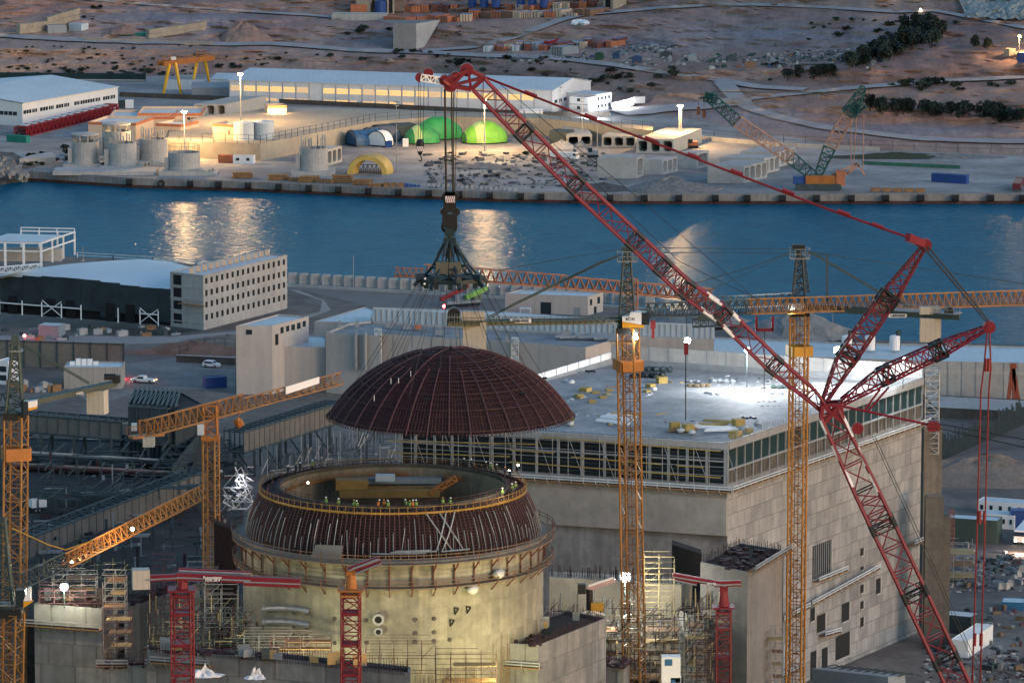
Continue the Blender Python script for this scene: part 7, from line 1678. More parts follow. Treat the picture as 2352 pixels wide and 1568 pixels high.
# ---- hammerhead tower cranes
def zline(u0, v0, u1, v1, Y): return A(u0, v0, Y), A(u1, v1, Y)
def tower(t, u0, v0, u1, v1, Y, w_, m, seg, rot=.35, leg3=True, zb=None):
    a, b_ = A(u0, v0, Y), A(u1, v1, Y)
    if zb is not None: k = (a.z-zb)/(a.z-b_.z); b_ = a+(b_-a)*k; seg = int(seg*k)
    mb = MB(); mb.lattice(b_, a, w_, w_, int(seg*.75), .2, .065, up=(math.sin(rot), math.cos(rot), 0)); t.part('mast', mb, m)
    mb = MB()
    for k in range(int((a-b_).length/3.1)): p = b_+(a-b_).normalized()*(1+k*3.1); mb.box(p, (w_*.35, w_*.35, .1), rot)
    mb.beam(b_+Vector((-w_*.18, 0, 0)), a+Vector((-w_*.18, 0, 0)), .1); mb.beam(b_+Vector((w_*.05, 0, 0)), a+Vector((w_*.05, 0, 0)), .1); t.part('ladder', mb, mat('rust_ladder', (.16, .07, .04), .8)); return a, b_
# crane A: mast in the right centre
orm = mat('mast_orange', (.38, .175, .045), .5, var=.28, scale=.5, streak=.15); ory = mat('jib_orange', (.40, .19, .06), .55, var=.25, scale=.5)
YA_ = 752.0
t = Thing('tower_crane', 'orange-masted tower crane with a dark cabin head in front of the turbine hall', 'tower crane')
a, b_ = tower(t, 1442, 752, 1457, 1568, YA_, 2.75, orm, 34, zb=10)
c = A(1443, 843, YA_); mb = MB()
for k in range(4): an = k*math.tau/4+.35; mb.box(c+Vector((math.cos(an)*1.75, math.sin(an)*1.75, .3)), (.5, 3.4, 1.5), an)
mb.box(c+Vector((0, 0, 1.1)), (3.9, 3.9, .25), .35); t.part('climbing_collar', mb, orange)
mb = MB(); c = A(1442, 757, YA_); mb.box(c, (3.3, 3.3, .9)); mb.lathe(c+Vector((0, 0, .45)), [(.1, .6), (1.7, .6), (1.7, 0)], 20); t.part('slewing_ring', mb, blackS)
hd = A(1440, 745, YA_); tp = A(1440, 590, YA_); mb = MB(); mb.lattice(hd, tp, 2.6, 2.2, 8, .2, .1, w2=1.1, h2=1.1, up=(0, 1, 0)); t.part('tower_head', mb, mat('head_grey_green', (.07, .095, .095), .6, var=.25))
tt = A(1440, 570, YA_); mb = MB(); mb.beam(tp, tt, 1.0); mb.box(tt, (1.8, 1.2, .5)); t.part('apex', mb, greenD)
def cage(t, c, w_=3.2, h_=1.6):
    mb = MB(); mb.box(c-Vector((0, 0, h_/2)), (w_, w_*.7, .12))
    for z in (0, h_/2, -h_/2+.1):
        for dx, dy, sx, sy in ((0, -w_*.35, w_, .08), (0, w_*.35, w_, .08), (-w_/2, 0, .08, w_*.7), (w_/2, 0, .08, w_*.7)): mb.box(c+Vector((dx, dy, z)), (sx, sy, .1))
    for dx in (-.5, -.25, 0, .25, .5):
        for dy in (-.35, .35): mb.beam(c+Vector((dx*w_, dy*w_, -h_/2)), c+Vector((dx*w_, dy*w_, h_/2)), .08)
    t.part('top_cage', mb, steelG)
cage(t, A(1441, 588, YA_))
# cabin with signs
def cabin(t, u0, v0, u1, v1, Y, glassu):
    a, b_ = A(u0, v1, Y), A(u1, v0, Y); w_, h_ = b_.x-a.x, b_.z-a.z; c = (a+b_)/2
    mb = MB(); mb.add([(a.x, Y-1.2, a.z), (b_.x+.4, Y-1.2, a.z), (b_.x+.4, Y-1.2, a.z+h_*.18), (a.x, Y-1.2, a.z+h_*.42), (a.x, Y+1, a.z), (b_.x+.4, Y+1, a.z), (b_.x+.4, Y+1, a.z+h_*.18), (a.x, Y+1, a.z+h_*.42)], [(0, 1, 2, 3), (4, 7, 6, 5), (0, 4, 5, 1), (1, 5, 6, 2), (2, 6, 7, 3), (3, 7, 4, 0)]); t.part('yellow_panel', mb, mat('cab_yellow', (.80, .36, .02), .5))
    mb = MB(); mb.add([(a.x, Y-1.2, a.z+h_*.42), (b_.x, Y-1.2, a.z+h_*.19), (b_.x, Y-1.2, b_.z), (a.x+w_*.45, Y-1.2, b_.z), (a.x+w_*.36, Y-1.2, a.z+h_*.74), (a.x, Y-1.2, a.z+h_*.72)]+[(a.x, Y+1, a.z+h_*.42), (b_.x, Y+1, a.z+h_*.19), (b_.x, Y+1, b_.z), (a.x+w_*.45, Y+1, b_.z), (a.x+w_*.36, Y+1, a.z+h_*.74), (a.x, Y+1, a.z+h_*.72)], [(0, 1, 2, 3, 4, 5), (11, 10, 9, 8, 7, 6)]+[(i, (i+1) % 6, 6+(i+1) % 6, 6+i) for i in range(6)]); t.part('white_panel', mb, whiteP)
    g0, g1 = A(glassu[0], v1, Y), A(glassu[1], v0, Y); mb = MB(); mb.box(((g0.x+g1.x)/2, Y-.1, (g0.z+g1.z)/2+.2), (abs(g1.x-g0.x), 2.0, h_*.8)); t.part('cab_glass', mb, glassD); return a, b_, h_
ca = cabin(t, 1429, 715, 1473, 750, YA_-1.2, (1473, 1491))
# counter jib
a, b_ = A(1428, 736, YA_), A(1028, 742, YA_-18); gd = mat('counterjib_green', (.05, .075, .07), .55, var=.25)
for dy in (-1.0, 1.0): mb = MB(); mb.beam(a+Vector((0, dy, 0)), b_+Vector((0, dy, 0)), .35, .75); t.part('girder', mb, gd)
mb = MB(); 
for k in range(30): s = k/29; p = a+(b_-a)*s; mb.beam(p-Vector((0, 1.4, 0)), p+Vector((0, 1.4, 0)), .12); mb.beam(p+Vector((0, -1.5, 0)), p+Vector((0, -1.5, 1.1)), .06)
mb.beam(a+Vector((0, -1.5, 1.0)), b_+Vector((0, -1.5, 1.0)), .06); mb.beam(a+Vector((0, -1.2, .35)), b_+Vector((0, -1.2, .35)), 1.0, .06); t.part('deck', mb, greenD)
mb = MB(); c = A(1090, 742, YA_-15); mb.box(c-Vector((0, 0, 2.0)), (3.6, 1.8, 4.6)); mb.box(c+Vector((-.2, 0, 1.2)), (3.6, 1.6, 1.4)); t.part('counterweight', mb, cpd)
c = A(1043, 720, YA_-17); mb = MB(); mb.tube(c-Vector((0, .9, 0)), c+Vector((0, .9, 0)), 1.0, 14); mb.box(c-Vector((0, 0, 1.0)), (2.0, 1.8, .6)); t.part('winch', mb, blackS)
mb = MB(); 
for k in range(7): p = A(1026+k*6, 733, YA_-18.5); mb.beam(p-Vector((0, 0, .6)), p+Vector((0, 0, .9)), .06)
mb.beam(A(1026, 728, YA_-18.5), A(1064, 728, YA_-18.5), .07); t.part('winch_rail', mb, steelG)
mb = MB(); sc_ = A(1196, 737, YA_-12.5); mb.box(sc_, (3.3, .08, .62)); sgn = t.part('sign_board', mb, whiteP)
for v_, (u0, v0, u1, v1) in enumerate([(1422, 585, 1122, 727), (1424, 588, 1128, 729)]): cable(t, [(u0, v0), (1385, v0+15), (1176, 701+v_), (u1, v1)], .09, greenD, 'pendant', YA_-6)
mb = MB(); p, q = A(1385, 600, YA_-4), A(1170, 704, YA_-8); mb.beam(p, q, .35); t.part('pendant_bar', mb, greenD)
cable(t, [(1418, 574), (1300, 593), (1140, 622)], .05, greenD, 'pendant', YA_-4)
# its jib: dark near part, orange outer part
dkj = mat('jib_dark_grey', (.06, .08, .085), .6, var=.25)
def J3(a, b_, w_, h_, seg, m, nm, rc=.14, rb=.065): mb = MB(); mb.lattice(a, b_, w_, h_, seg, rc, rb, tri=True, up=(0, 1, 0)); t.part(nm, mb, m)
def jib_frame(a, b_, h_, w_, seg, m, nm, rc=.13, rb=.06):
    mb = MB(); a, b_ = Vector(a), Vector(b_); d_ = (b_-a).normalized(); s_ = d_.cross(Vector((0, 0, 1))).normalized()*w_/2; u_ = Vector((0, 0, h_))
    for o_ in (s_, -s_, u_): mb.tube(a+o_, b_+o_, rc, 6)
    for k in range(seg):
        p, q = a+(b_-a)*k/seg, a+(b_-a)*(k+1)/seg; m_ = (p+q)/2+u_
        for o_ in (s_, -s_): mb.beam(p+o_, m_, rb*2); mb.beam(m_, q+o_, rb*2)
        mb.beam(p+s_, p-s_, rb*2); mb.beam(p+s_, q-s_, rb*1.6)
    t.part(nm, mb, m)
ja, jb = A(1480, 727, YA_+1), A(1720, 720, YA_+8); jib_frame(ja, jb, 2.1, 1.6, 13, dkj, 'inner_jib')
jc = A(2500, 694, YA_+30); jib_frame(A(1715, 720, YA_+8), jc, 2.3, 1.6, 48, ory, 'outer_jib', .14, .07)
mb = MB(); c = A(1620, 722, YA_+5); mb.box(c-Vector((0, 0, .6)), (2.5, 1.4, .8)); mb.lattice(c+Vector((-2, 0, -1.4)), c+Vector((3, 0, -1.2)), 1.4, 1.2, 4, .08, .06); t.part('trolley', mb, dkj)
cable(t, [(1445, 568), (1815, 572), (1900, 584), (2352, 652), (2500, 675)], .06, greenD, 'jib_pendant', YA_+14); cable(t, [(1445, 580), (1815, 580), (1898, 586)], .05, greenD, 'jib_pendant', YA_+12)
mb = MB(); mb.beam(A(1900, 585, YA_+14), A(1900, 715, YA_+14), .3); t.part('pendant_post', mb, dkj)
root = t.done()
text_on('LIEBHERR', sc_-Vector((0, .08, 0)), .62, black, root); a, b_, h_ = ca; text_on('EC-H', Vector((a.x+1.25, YA_-2.45, a.z+h_*.56)), .62, black, root)
for u, v, Y_, lb in ((1500, 735, YA_-2, 'red hook assembly under the dark jib beside the crane cabin'),):
    t = Thing('hook_assembly', lb, 'hook'); c = A(1500, 745, YA_+2); mb = MB(); mb.box(c, (.8, .6, 1.3)); t.part('block', mb, redm); mb = MB(); mb.box(c-Vector((0, 0, 1.4)), (.45, .4, 1.6)); t.part('hook', mb, redm); t.done()
t = Thing('hook_assembly', 'red hook frame hanging left of the second orange mast', 'hook'); c = A(1756, 750, YA_+6); mb = MB()
for dx in (-1.3, 1.3): mb.box(c+Vector((dx, 0, .6)), (.4, .5, 2.2))
mb.box(c-Vector((0, 0, .5)), (2.9, .5, .5)); t.part('frame', mb, redm); mb = MB(); mb.tube(c-Vector((0, 0, .5)), A(1755, 900, YA_+6), .06, 5); t.part('rope', mb, blackS); t.done()
t = Thing('hook_assembly', 'red hook block with a long rod lowered to the turbine roof', 'hook'); c = A(1576, 800, 780); mb = MB(); mb.box(c, (.7, .6, 2.0)); t.part('block', mb, redm); mb = MB(); mb.tube(A(1575, 812, 780), A(1575, 965, 780), .1, 6); t.part('rope', mb, blackS); mb = MB(); mb.tube(A(1577, 722, 780), c, .05, 5); t.part('hoist_rope', mb, blackS); t.done()
# crane B: second orange mast, right
YB2 = 770.0
t = Thing('tower_crane', 'second tower crane with a slim orange mast standing against the turbine hall side', 'tower crane')
a, b_ = tower(t, 1836, 722, 1826, 1568, YB2, 2.45, mat('mast_yellow_orange', (.44, .20, .04), .55, var=.25, scale=.5, streak=.15), 40, rot=.3, zb=10)
mb = MB(); c = A(1836, 807, YB2)
for k in range(4): an = k*math.tau/4+.3; mb.box(c+Vector((math.cos(an)*1.6, math.sin(an)*1.6, .2)), (.45, 3.1, 1.6), an)
t.part('climbing_collar', mb, yellow)
mb = MB(); c = A(1836, 718, YB2); mb.box(c, (3.2, 3.2, .9)); t.part('slewing_ring', mb, blackS)
mb = MB(); p, q = A(1834, 712, YB2), A(1836, 590, YB2); mb.lattice(p, q, 2.4, 2.2, 8, .2, .09, w2=.9, h2=.9, up=(0, 1, 0)); mb.lattice(p+Vector((1.4, 0, 3)), q+Vector((.6, 0, 0)), .7, .7, 10, .07, .05); t.part('tower_head', mb, dkj)
mb = MB(); mb.box(A(1834, 568, YB2), (2.0, 1.2, .9)); mb.beam(A(1836, 590, YB2), A(1834, 568, YB2), .8); t.part('apex', mb, blackS); cage(t, A(1837, 582, YB2), 3.2, 1.6)
p = A(1811, 713, YB2-3.2); q = A(1847, 700, YB2-3.2); mb = MB(); mb.box((p+q)/2+Vector((0, 0, .2)), (q.x-p.x, 1.4, q.z-p.z)); t.part('sign_panel', mb, whiteR); mb = MB(); mb.box(A(1829, 716, YB2-3.2), (q.x-p.x+.3, 1.4, .6)); t.part('yellow_panel', mb, yellow)
mb = MB(); mb.box(A(1815, 716, YB2-4), (.5, .2, .2)); t.part('lamp', mb, lampc)
a, b_ = A(1850, 706, YB2), A(2203, 727, YB2-14)
for dy in (-1, 1): mb = MB(); mb.beam(a+Vector((0, dy, 0)), b_+Vector((0, dy, 0)), .35, .8); t.part('girder', mb, gd)
mb = MB(); mb.beam(a+(b_-a)*.55+Vector((0, 0, .5)), b_+Vector((0, 0, .5)), 2.6, .1)
for k in range(12): p = a+(b_-a)*(.55+.45*k/11)+Vector((0, -1.3, .5)); mb.beam(p, p+Vector((0, 0, 1.1)), .07)
mb.beam(a+(b_-a)*.55+Vector((0, -1.3, 1.6)), b_+Vector((0, -1.3, 1.6)), .07); mb.beam(a+(b_-a)*.55+Vector((0, -1.3, 1.1)), b_+Vector((0, -1.3, 1.1)), .07); t.part('deck_rail', mb, steelG)
mb = MB(); c = A(2137, 728, YB2-12); mb.box(c-Vector((0, 0, 2.0)), (3.3, 1.8, 3.8)); t.part('counterweight', mb, cpd); mb = MB(); mb.box(A(2135, 712, YB2-12), (3.2, 1.6, 1.2)); t.part('ballast_block', mb, cpd)
mb = MB(); c = A(2180, 714, YB2-13); mb.tube(c-Vector((0, .8, 0)), c+Vector((0, .8, 0)), .75, 12); t.part('winch', mb, blackS)
mb = MB(); sb = A(2062, 725, YB2-10.5); mb.box(sb, (2.9, .08, .6)); t.part('sign_board', mb, whiteP)
for dv in (0, 4): cable(t, [(1858, 576+dv), (1885, 590+dv), (2025, 672+dv), (2092, 704+dv)], .1, greenD, 'pendant', YB2-6)
jib_frame(A(1822, 700, YB2), A(1560, 712, YB2+70), 2.0, 1.5, 16, dkj, 'jib'); cable(t, [(1815, 580), (1730, 612), (1592, 652)], .08, greenD, 'pendant', YB2+10); cable(t, [(1812, 584), (1600, 680), (1500, 712)], .05, greenD, 'pendant', YB2+10)
root = t.done(); text_on('LIEBHERR', sb-Vector((0, .08, 0)), .55, black, root); pq = A(1829, 706, YB2-4.0); text_on('TCT', pq, .7, greyP, root)
# crane C: orange flat jib behind the spreader, mast hidden behind crane A
YC = 905.0
t = Thing('tower_crane', 'distant orange crane jib running level in front of the water behind the spreader', 'tower crane')
jib_frame(A(975, 636, YC), A(1300, 661, YC+5), 2.4, 1.8, 16, mat('far_orange', (.30, .13, .07), .7, var=.3), 'jib', .16, .08); jib_frame(A(1300, 661, YC+5), A(1640, 690, YC+10), 2.2, 1.8, 16, mat('far_orange', (0, 0, 0)), 'counter_jib', .2, .1)
jib_frame(A(906, 634, YC), A(975, 636, YC), 1.6, 1.8, 5, mat('far_orange', (0, 0, 0)), 'jib_tip', .12, .07)
mb = MB(); a, b_ = A(1455, 676, YC+7), A(1452, 640, YC+7); mb.lattice(Vector((a.x, a.y, 10)), b_, 2, 2, 26, .16, .08); t.part('mast', mb, mat('far_orange', (0, 0, 0)))
mb = MB(); mb.box(A(1560, 706, YC+9), (3.5, 1.6, 1.0)); t.part('counterweight', mb, cpd); t.done()
# crane D: left tower crane with dark head and white-orange cab
YD = 742.0
t = Thing('tower_crane', 'tower crane at the left edge with dark lattice head and concrete ballast over the galleries', 'tower crane')
a, b_ = tower(t, 37, 955, 32, 1568, YD, 2.9, orm, 26, rot=.25, zb=10)
mb = MB(); c = A(37, 1040, YD)
for k in range(4): an = k*math.tau/4+.25; mb.box(c+Vector((math.cos(an)*1.9, math.sin(an)*1.9, 0)), (.5, 3.8, 2.0), an)
t.part('climbing_collar', mb, orange)
mb = MB(); mb.box(A(35, 953, YD), (3.6, 3.4, 1.1)); t.part('slewing_ring', mb, blackS)
mb = MB(); p, q = A(34, 948, YD), A(35, 790, YD); mb.lattice(p, q, 2.7, 2.3, 9, .22, .09, w2=.9, h2=.9, up=(0, 1, 0)); mb.box(A(35, 778, YD), (1.2, 1.0, 1.4)); t.part('tower_head', mb, greenD)
mb = MB(); mb.box(A(38, 805, YD), (2.0, 1.8, .15)); mb.beam(A(26, 800, YD), A(52, 800, YD), .08); t.part('top_platform', mb, steelG)
a, b_ = A(60, 925, YD), A(268, 880, YD+10)
for dy in (-1, 1): mb = MB(); mb.beam(a+Vector((0, dy, 0)), b_+Vector((0, dy, 0)), .35, .8); t.part('girder', mb, gd)
mb = MB(); mb.beam(a+Vector((0, 0, .4)), b_+Vector((0, 0, .4)), 1.6, .1); 
for k in range(12): p = a+(b_-a)*k/11+Vector((0, -1.1, .4)); mb.beam(p, p+Vector((0, 0, 1.0)), .06)
t.part('deck', mb, greenD)
mb = MB(); c = A(224, 922, YD+8); mb.box(c, (2.9, 2.0, 3.8), -.3); t.part('counterweight', mb, cpd)
mb = MB(); c = A(253, 864, YD+9); mb.tube(c-Vector((.9, .5, 0)), c+Vector((.9, -.5, 0)), .5, 12); mb.box(c+Vector((1, 0, -.4)), (1.2, 1.2, 1.2)); t.part('winch', mb, blackS)
for dv in (0, 4): cable(t, [(52, 790+dv), (205, 878+dv)], .1, greenD, 'pendant', YD+3)
cable(t, [(28, 790), (-60, 840)], .08, greenD, 'pendant', YD)
mb = MB(); mb.box(A(60, 936, YD-2), (.8, 1.6, 2.2)); t.part('cab_glass', mb, glassD)
a, b_ = A(62, 944, YD-2.6), A(84, 920, YD-2.6); mb = MB(); h_ = b_.z-a.z; mb.add([(a.x, a.y, a.z), (b_.x, a.y, a.z+.4), (b_.x, a.y, a.z+h_*.45), (a.x, a.y, a.z+h_*.25), (a.x, a.y+1.4, a.z), (b_.x, a.y+1.4, a.z+.4), (b_.x, a.y+1.4, a.z+h_*.45), (a.x, a.y+1.4, a.z+h_*.25)], [(0, 1, 2, 3), (7, 6, 5, 4), (0, 4, 5, 1), (1, 5, 6, 2), (2, 6, 7, 3)]); t.part('yellow_panel', mb, mat('cab_yellow', (0, 0, 0)))
mb = MB(); mb.add([(a.x, a.y, a.z+h_*.25), (b_.x, a.y, a.z+h_*.45), (b_.x, a.y, b_.z), (a.x, a.y, b_.z-.2), (a.x, a.y+1.4, a.z+h_*.25), (b_.x, a.y+1.4, a.z+h_*.45), (b_.x, a.y+1.4, b_.z), (a.x, a.y+1.4, b_.z-.2)], [(0, 1, 2, 3), (7, 6, 5, 4), (0, 4, 5, 1), (1, 5, 6, 2), (2, 6, 7, 3)]); t.part('white_panel', mb, whiteP)
mb = MB(); sb = A(180, 903, YD+4.5); mb.box(sb, (1.9, .08, .5), -.1, -.2); t.part('sign_board', mb, greyP)
jib_frame(A(20, 935, YD), A(-300, 960, YD), 2.2, 1.6, 12, dkj, 'jib'); root = t.done(); o = text_on('LIEBHERR', sb-Vector((0, .1, 0)), .38, whiteP, root); o.rotation_euler = (R(90), R(-12), 0)
# crane E: bottom left corner, low jib climbing to the right
YE = 700.0
t = Thing('tower_crane', 'orange crane in the bottom left corner with its lit jib rising to the right', 'tower crane')
a, b_ = tower(t, 22, 1408, 18, 1620, YE, 3.3, orm, 8, rot=.3, zb=10); mb = MB(); mb.box(A(22, 1405, YE), (3.8, 3.6, 1.2)); t.part('slewing_ring', mb, blackS)
mb = MB(); p, q = A(12, 1398, YE), A(3, 1190, YE); mb.lattice(p, q, 2.6, 2.3, 9, .22, .09, w2=1, h2=1, up=(0, 1, 0)); t.part('tower_head', mb, greenD)
mb = MB(); mb.box(A(48, 1372, YE-2), (1.4, 1.8, 2.6)); t.part('cab_glass', mb, glassD); mb = MB(); mb.box(A(30, 1385, YE), (4.5, 3.0, .2)); t.part('platform', mb, steelG)
a = A(54, 1395, YE-3); b_ = A(75, 1350, YE-3); h_ = b_.z-a.z
mb = MB(); mb.add([(a.x, a.y, a.z), (b_.x, a.y, a.z+h_*.3), (a.x, a.y, a.z+h_*.33), (a.x, a.y+1.2, a.z), (b_.x, a.y+1.2, a.z+h_*.3), (a.x, a.y+1.2, a.z+h_*.33)], [(0, 1, 2), (5, 4, 3), (0, 3, 4, 1), (1, 4, 5, 2)]); t.part('yellow_panel', mb, mat('cab_yellow', (0, 0, 0)))
mb = MB(); mb.add([(a.x, a.y, a.z+h_*.34), (b_.x-.3, a.y, a.z+h_*.34), (b_.x-.3, a.y, b_.z), (a.x+.7, a.y, b_.z), (a.x, a.y+1.2, a.z+h_*.34), (b_.x-.3, a.y+1.2, a.z+h_*.34), (b_.x-.3, a.y+1.2, b_.z), (a.x+.7, a.y+1.2, b_.z)], [(0, 1, 2, 3), (7, 6, 5, 4), (0, 4, 5, 1), (1, 5, 6, 2), (2, 6, 7, 3), (3, 7, 4, 0)]); t.part('white_panel', mb, whiteP)
ja, jb = A(45, 1350, YE+4), A(150, 1300, YE+10); jib_frame(ja, jb, 2.1, 1.8, 6, dkj, 'inner_jib')
jib_frame(jb, A(462, 1142, YE+36), 1.9, 2.0, 24, orm, 'outer_jib', .16, .075)
cable(t, [(28, 1212), (110, 1250), (150, 1262), (215, 1240)], .1, yellow, 'pendant_bar', YE+8)
for u, v in ((165, 1288), (304, 1214)): c = A(u, v, YE+16); mb = MB(); mb.sphere(c, .28, 8, 6); t.part('jib_lamp', mb, spotw); lamp(c+Vector((0, -.8, 0)), 900, warm, .3)
t.done()
# crane F: flat-top, mid left
YF = 790.0
t = Thing('tower_crane', 'flat-top orange crane left of the dome with a white banner on its jib', 'tower crane')
a, b_ = tower(t, 484, 1000, 485, 1200, YF, 2.1, orm, 12, rot=.3, zb=10)
mb = MB(); mb.box(A(484, 1003, YF), (3.0, 3.0, .7)); mb.box(A(484, 1008, YF), (2.5, 2.5, .5)); mb.lattice(A(484, 1000, YF), A(482, 930, YF), 2.2, 2.2, 3, .22, .1, up=(0, 1, 0)); t.part('slewing_head', mb, orange)
jib_frame(A(330, 1002, YF-8), A(560, 940, YF+4), 2.6, 1.8, 14, orm, 'jib', .2, .09); jib_frame(A(560, 940, YF+4), A(784, 880, YF+16), 1.9, 1.6, 13, ory, 'jib_outer', .13, .06)
mb = MB(); mb.beam(A(300, 1004, YF-9), A(372, 996, YF-6), 2.0, .4)
for k in range(12): p = A(290+k*9, 1000-k*1.5, YF-10); mb.beam(p, p+Vector((0, 0, 1.3)), .06); p.y += 2; mb.beam(p, p+Vector((0, 0, 1.3)), .06)
mb.beam(A(290, 982, YF-10), A(390, 966, YF-10), .06); t.part('counter_deck', mb, orange)
mb = MB(); mb.box(A(342, 1013, YF-8), (1.9, 1.8, 1.7)); t.part('counterweight', mb, cpd); mb = MB(); mb.box(A(308, 980, YF-9), (.9, 1, 1.2)); t.part('control_box', mb, whiteR)
mb = MB(); mb.beam(A(322, 1000, YF-9), A(320, 964, YF-9), .25); mb.beam(A(320, 966, YF-9), A(337, 963, YF-9), .2); t.part('davit', mb, orange)
p, q = A(657, 896, YF+9), A(734, 873, YF+13); mb = MB(); mb.add([tuple(p+Vector((0, -1.0, -.55))), tuple(q+Vector((0, -1.0, -.35))), tuple(q+Vector((0, -1.0, .75))), tuple(p+Vector((0, -1.0, .75))), tuple(p+Vector((0, -.9, -.55))), tuple(q+Vector((0, -.9, -.35))), tuple(q+Vector((0, -.9, .75))), tuple(p+Vector((0, -.9, .75)))], [(0, 1, 2, 3), (7, 6, 5, 4), (0, 4, 5, 1), (3, 2, 6, 7)]); t.part('banner', mb, whiteP)
mb = MB(); c = A(549, 970, YF+2); mb.rock(c, .9, 1.0, 2, 7, 5); mb.tube(c, A(549, 945, YF+2), .06, 5); t.part('hook_block', mb, orange); mb = MB(); c = A(461, 985, YF-2); mb.box(c, (1.0, 1.6, 1.8)); t.part('cab', mb, whiteR); t.done()
# ---- concrete placing booms (red)
def pboom(label, mast, Y, w_, arms, cw=None, m=redm, txt=None, top=None, orangehead=False, mast_m=None):
    t = Thing('placing_boom', label, 'placing boom'); u, vt, vb, ub = mast; a, b_ = A(u, vt, Y), A(ub, vb, Y); k = (a.z-10)/(a.z-b_.z); b_ = a+(b_-a)*k
    mb = MB(); mb.lattice(b_, a, w_, w_, int((a-b_).length/1.6), .14, .07, up=(.1, 1, 0)); t.part('mast', mb, mast_m or m)
    for i in range(int((a-b_).length/4.4)): mb = MB(); mb.box(a+(b_-a).normalized()*(i*4.4+3.5), (w_+.25, w_+.25, .3)); t.part('mast_collar', mb, mast_m or m)
    mb = MB(); mb.box(a, (w_+1.2, w_+1.0, .25)); mb.box(a+Vector((0, 0, -.8)), (w_+.3, w_+.3, .3)); 
    for dx in (-1, -.5, 0, .5, 1): mb.beam(a+Vector((dx*(w_+1)/2, -w_/2-.5, 0)), a+Vector((dx*(w_+1)/2, -w_/2-.5, 1.0)), .06)
    t.part('platform', mb, m if not orangehead else orange)
    mb = MB(); tp = A(top[0], top[1], Y) if top else a+Vector((0, 0, 2.5)); mb.tube(a, tp, .9, 12, .6); mb.box(tp, (1.3, 1.2, .9)); t.part('slewing_column', mb, orange if orangehead else m)
    for pts, w2, hh in arms:
        for (u0, v0), (u1, v1) in zip(pts, pts[1:]): mb = MB(); mb.beam(A(u0, v0, Y-.4), A(u1, v1, Y-.4), w2, hh); t.part('boom_arm', mb, m)
        mb = MB(); mb.tube(A(pts[0][0], pts[0][1]+4, Y-1.0), A(pts[-1][0], pts[-1][1]+3, Y-1.0), .12, 6); t.part('delivery_pipe', mb, steelG)
    if cw: mb = MB(); c0, c1 = A(cw[0], cw[3], Y), A(cw[2], cw[1], Y); mb.box((c0+c1)/2, (c1.x-c0.x, 2.2, c1.z-c0.z), .15); t.part('counterweight', mb, cpd)
    r_ = t.done()
    if txt:
        for s, uu, vv, sz in txt: text_on(s, A(uu, vv, Y-1.35), sz, whiteP, r_)
    return r_
pboom('red placing boom with a pale counterweight box, left foreground', (418, 1352, 1568, 420), 672, 2.8, [([(335, 1327), (410, 1324)], .9, .9), ([(405, 1322), (470, 1324), (575, 1330)], 1.1, 1.0), ([(560, 1332), (690, 1338)], 1.2, 1.3), ([(410, 1306), (575, 1314)], .4, .3)], (304, 1306, 343, 1350), txt=[('Putzmeister', 488, 1326, .55), ('MXR 38-4', 488, 1332, .5)], top=(420, 1328))
pboom('red-masted placing boom with an orange head, centre foreground', (806, 1352, 1568, 806), 672, 2.5, [([(800, 1306), (872, 1282)], .8, .7), ([(818, 1312), (876, 1290)], .7, .6), ([(808, 1302), (868, 1280)], .5, .4)], top=(806, 1312), orangehead=True)
pboom('red placing boom folded to the left in front of the dark opening, right', (1662, 1392, 1568, 1662), 735, 2.2, [([(1545, 1320), (1600, 1330), (1668, 1342)], .9, .8), ([(1550, 1328), (1600, 1340)], .7, .5), ([(1640, 1340), (1702, 1338)], .8, .9)], top=(1662, 1350), txt=[('MX 32', 1634, 1340, .5)], mast_m=redd)
t = Thing('placing_boom', 'small floodlit placing boom with dark counterweight beside the big lamp', 'placing boom'); Yp = 742
mb = MB(); mb.tube(A(1354, 1400, Yp), A(1354, 1352, Yp), .55, 10); t.part('mast', mb, blackS); mb = MB(); mb.beam(A(1350, 1352, Yp), A(1412, 1330, Yp), .8, .8); t.part('boom_arm', mb, mat('floodlit_red_paint', (.6, .4, .42), .5)); mb = MB(); mb.beam(A(1352, 1345, Yp-.5), A(1408, 1326, Yp-.5), .3, .3); t.part('delivery_pipe', mb, whiteP)  # red arm bleached pale, floodlight glare put into its colour
mb = MB(); mb.box(A(1336, 1351, Yp), (1.3, 1.3, 1.5)); t.part('counterweight', mb, blackS); mb = MB(); mb.box(A(1372, 1391, Yp), (2.0, 1.4, 1.3)); t.part('power_unit', mb, yellow)
mb = MB()
for k in range(4): an = k*math.tau/4+.4; c = A(1354, 1400, Yp); mb.beam(c, c+Vector((math.cos(an)*2.6, math.sin(an)*2.6, -1)), .25)
t.part('outrigger', mb, whiteP); t.done()
# ---- far crawler crane in green, orange and grey
YG = G(1890, 436, QZ).y
t = Thing('crawler_crane', 'green and orange crawler crane with a folded lattice boom on the far quay', 'crawler crane'); tl = mat('crane_teal', (.01, .085, .075), .6, var=.3); sal = mat('salmon_paint', (.45, .25, .18), .6, var=.2)
def gs(a, b_, w_, m, seg, nm='boom_section', w2=None): mb = MB(); mb.lattice(A(*a, YG), A(*b_, YG), w_, w_, seg, .22, .12, w2=w2, up=(0, 1, 0)); t.part(nm, mb, m)
gs((1870, 405), (1815, 362), 3.0, tl, 4, w2=4.2); gs((1815, 362), (1692, 278), 4.0, sal, 9); gs((1692, 278), (1632, 225), 4.0, tl, 6, w2=3.4)
mb = MB(); mb.box(A(1628, 220, YG), (3.0, 2.0, 2.2)); mb.lattice(A(1618, 222, YG), A(1645, 228, YG), 3, 2.6, 3, .2, .15, up=(0, 1, 0)); mb.beam(A(1630, 222, YG), A(1606, 226, YG), .6); t.part('boom_head', mb, tl)
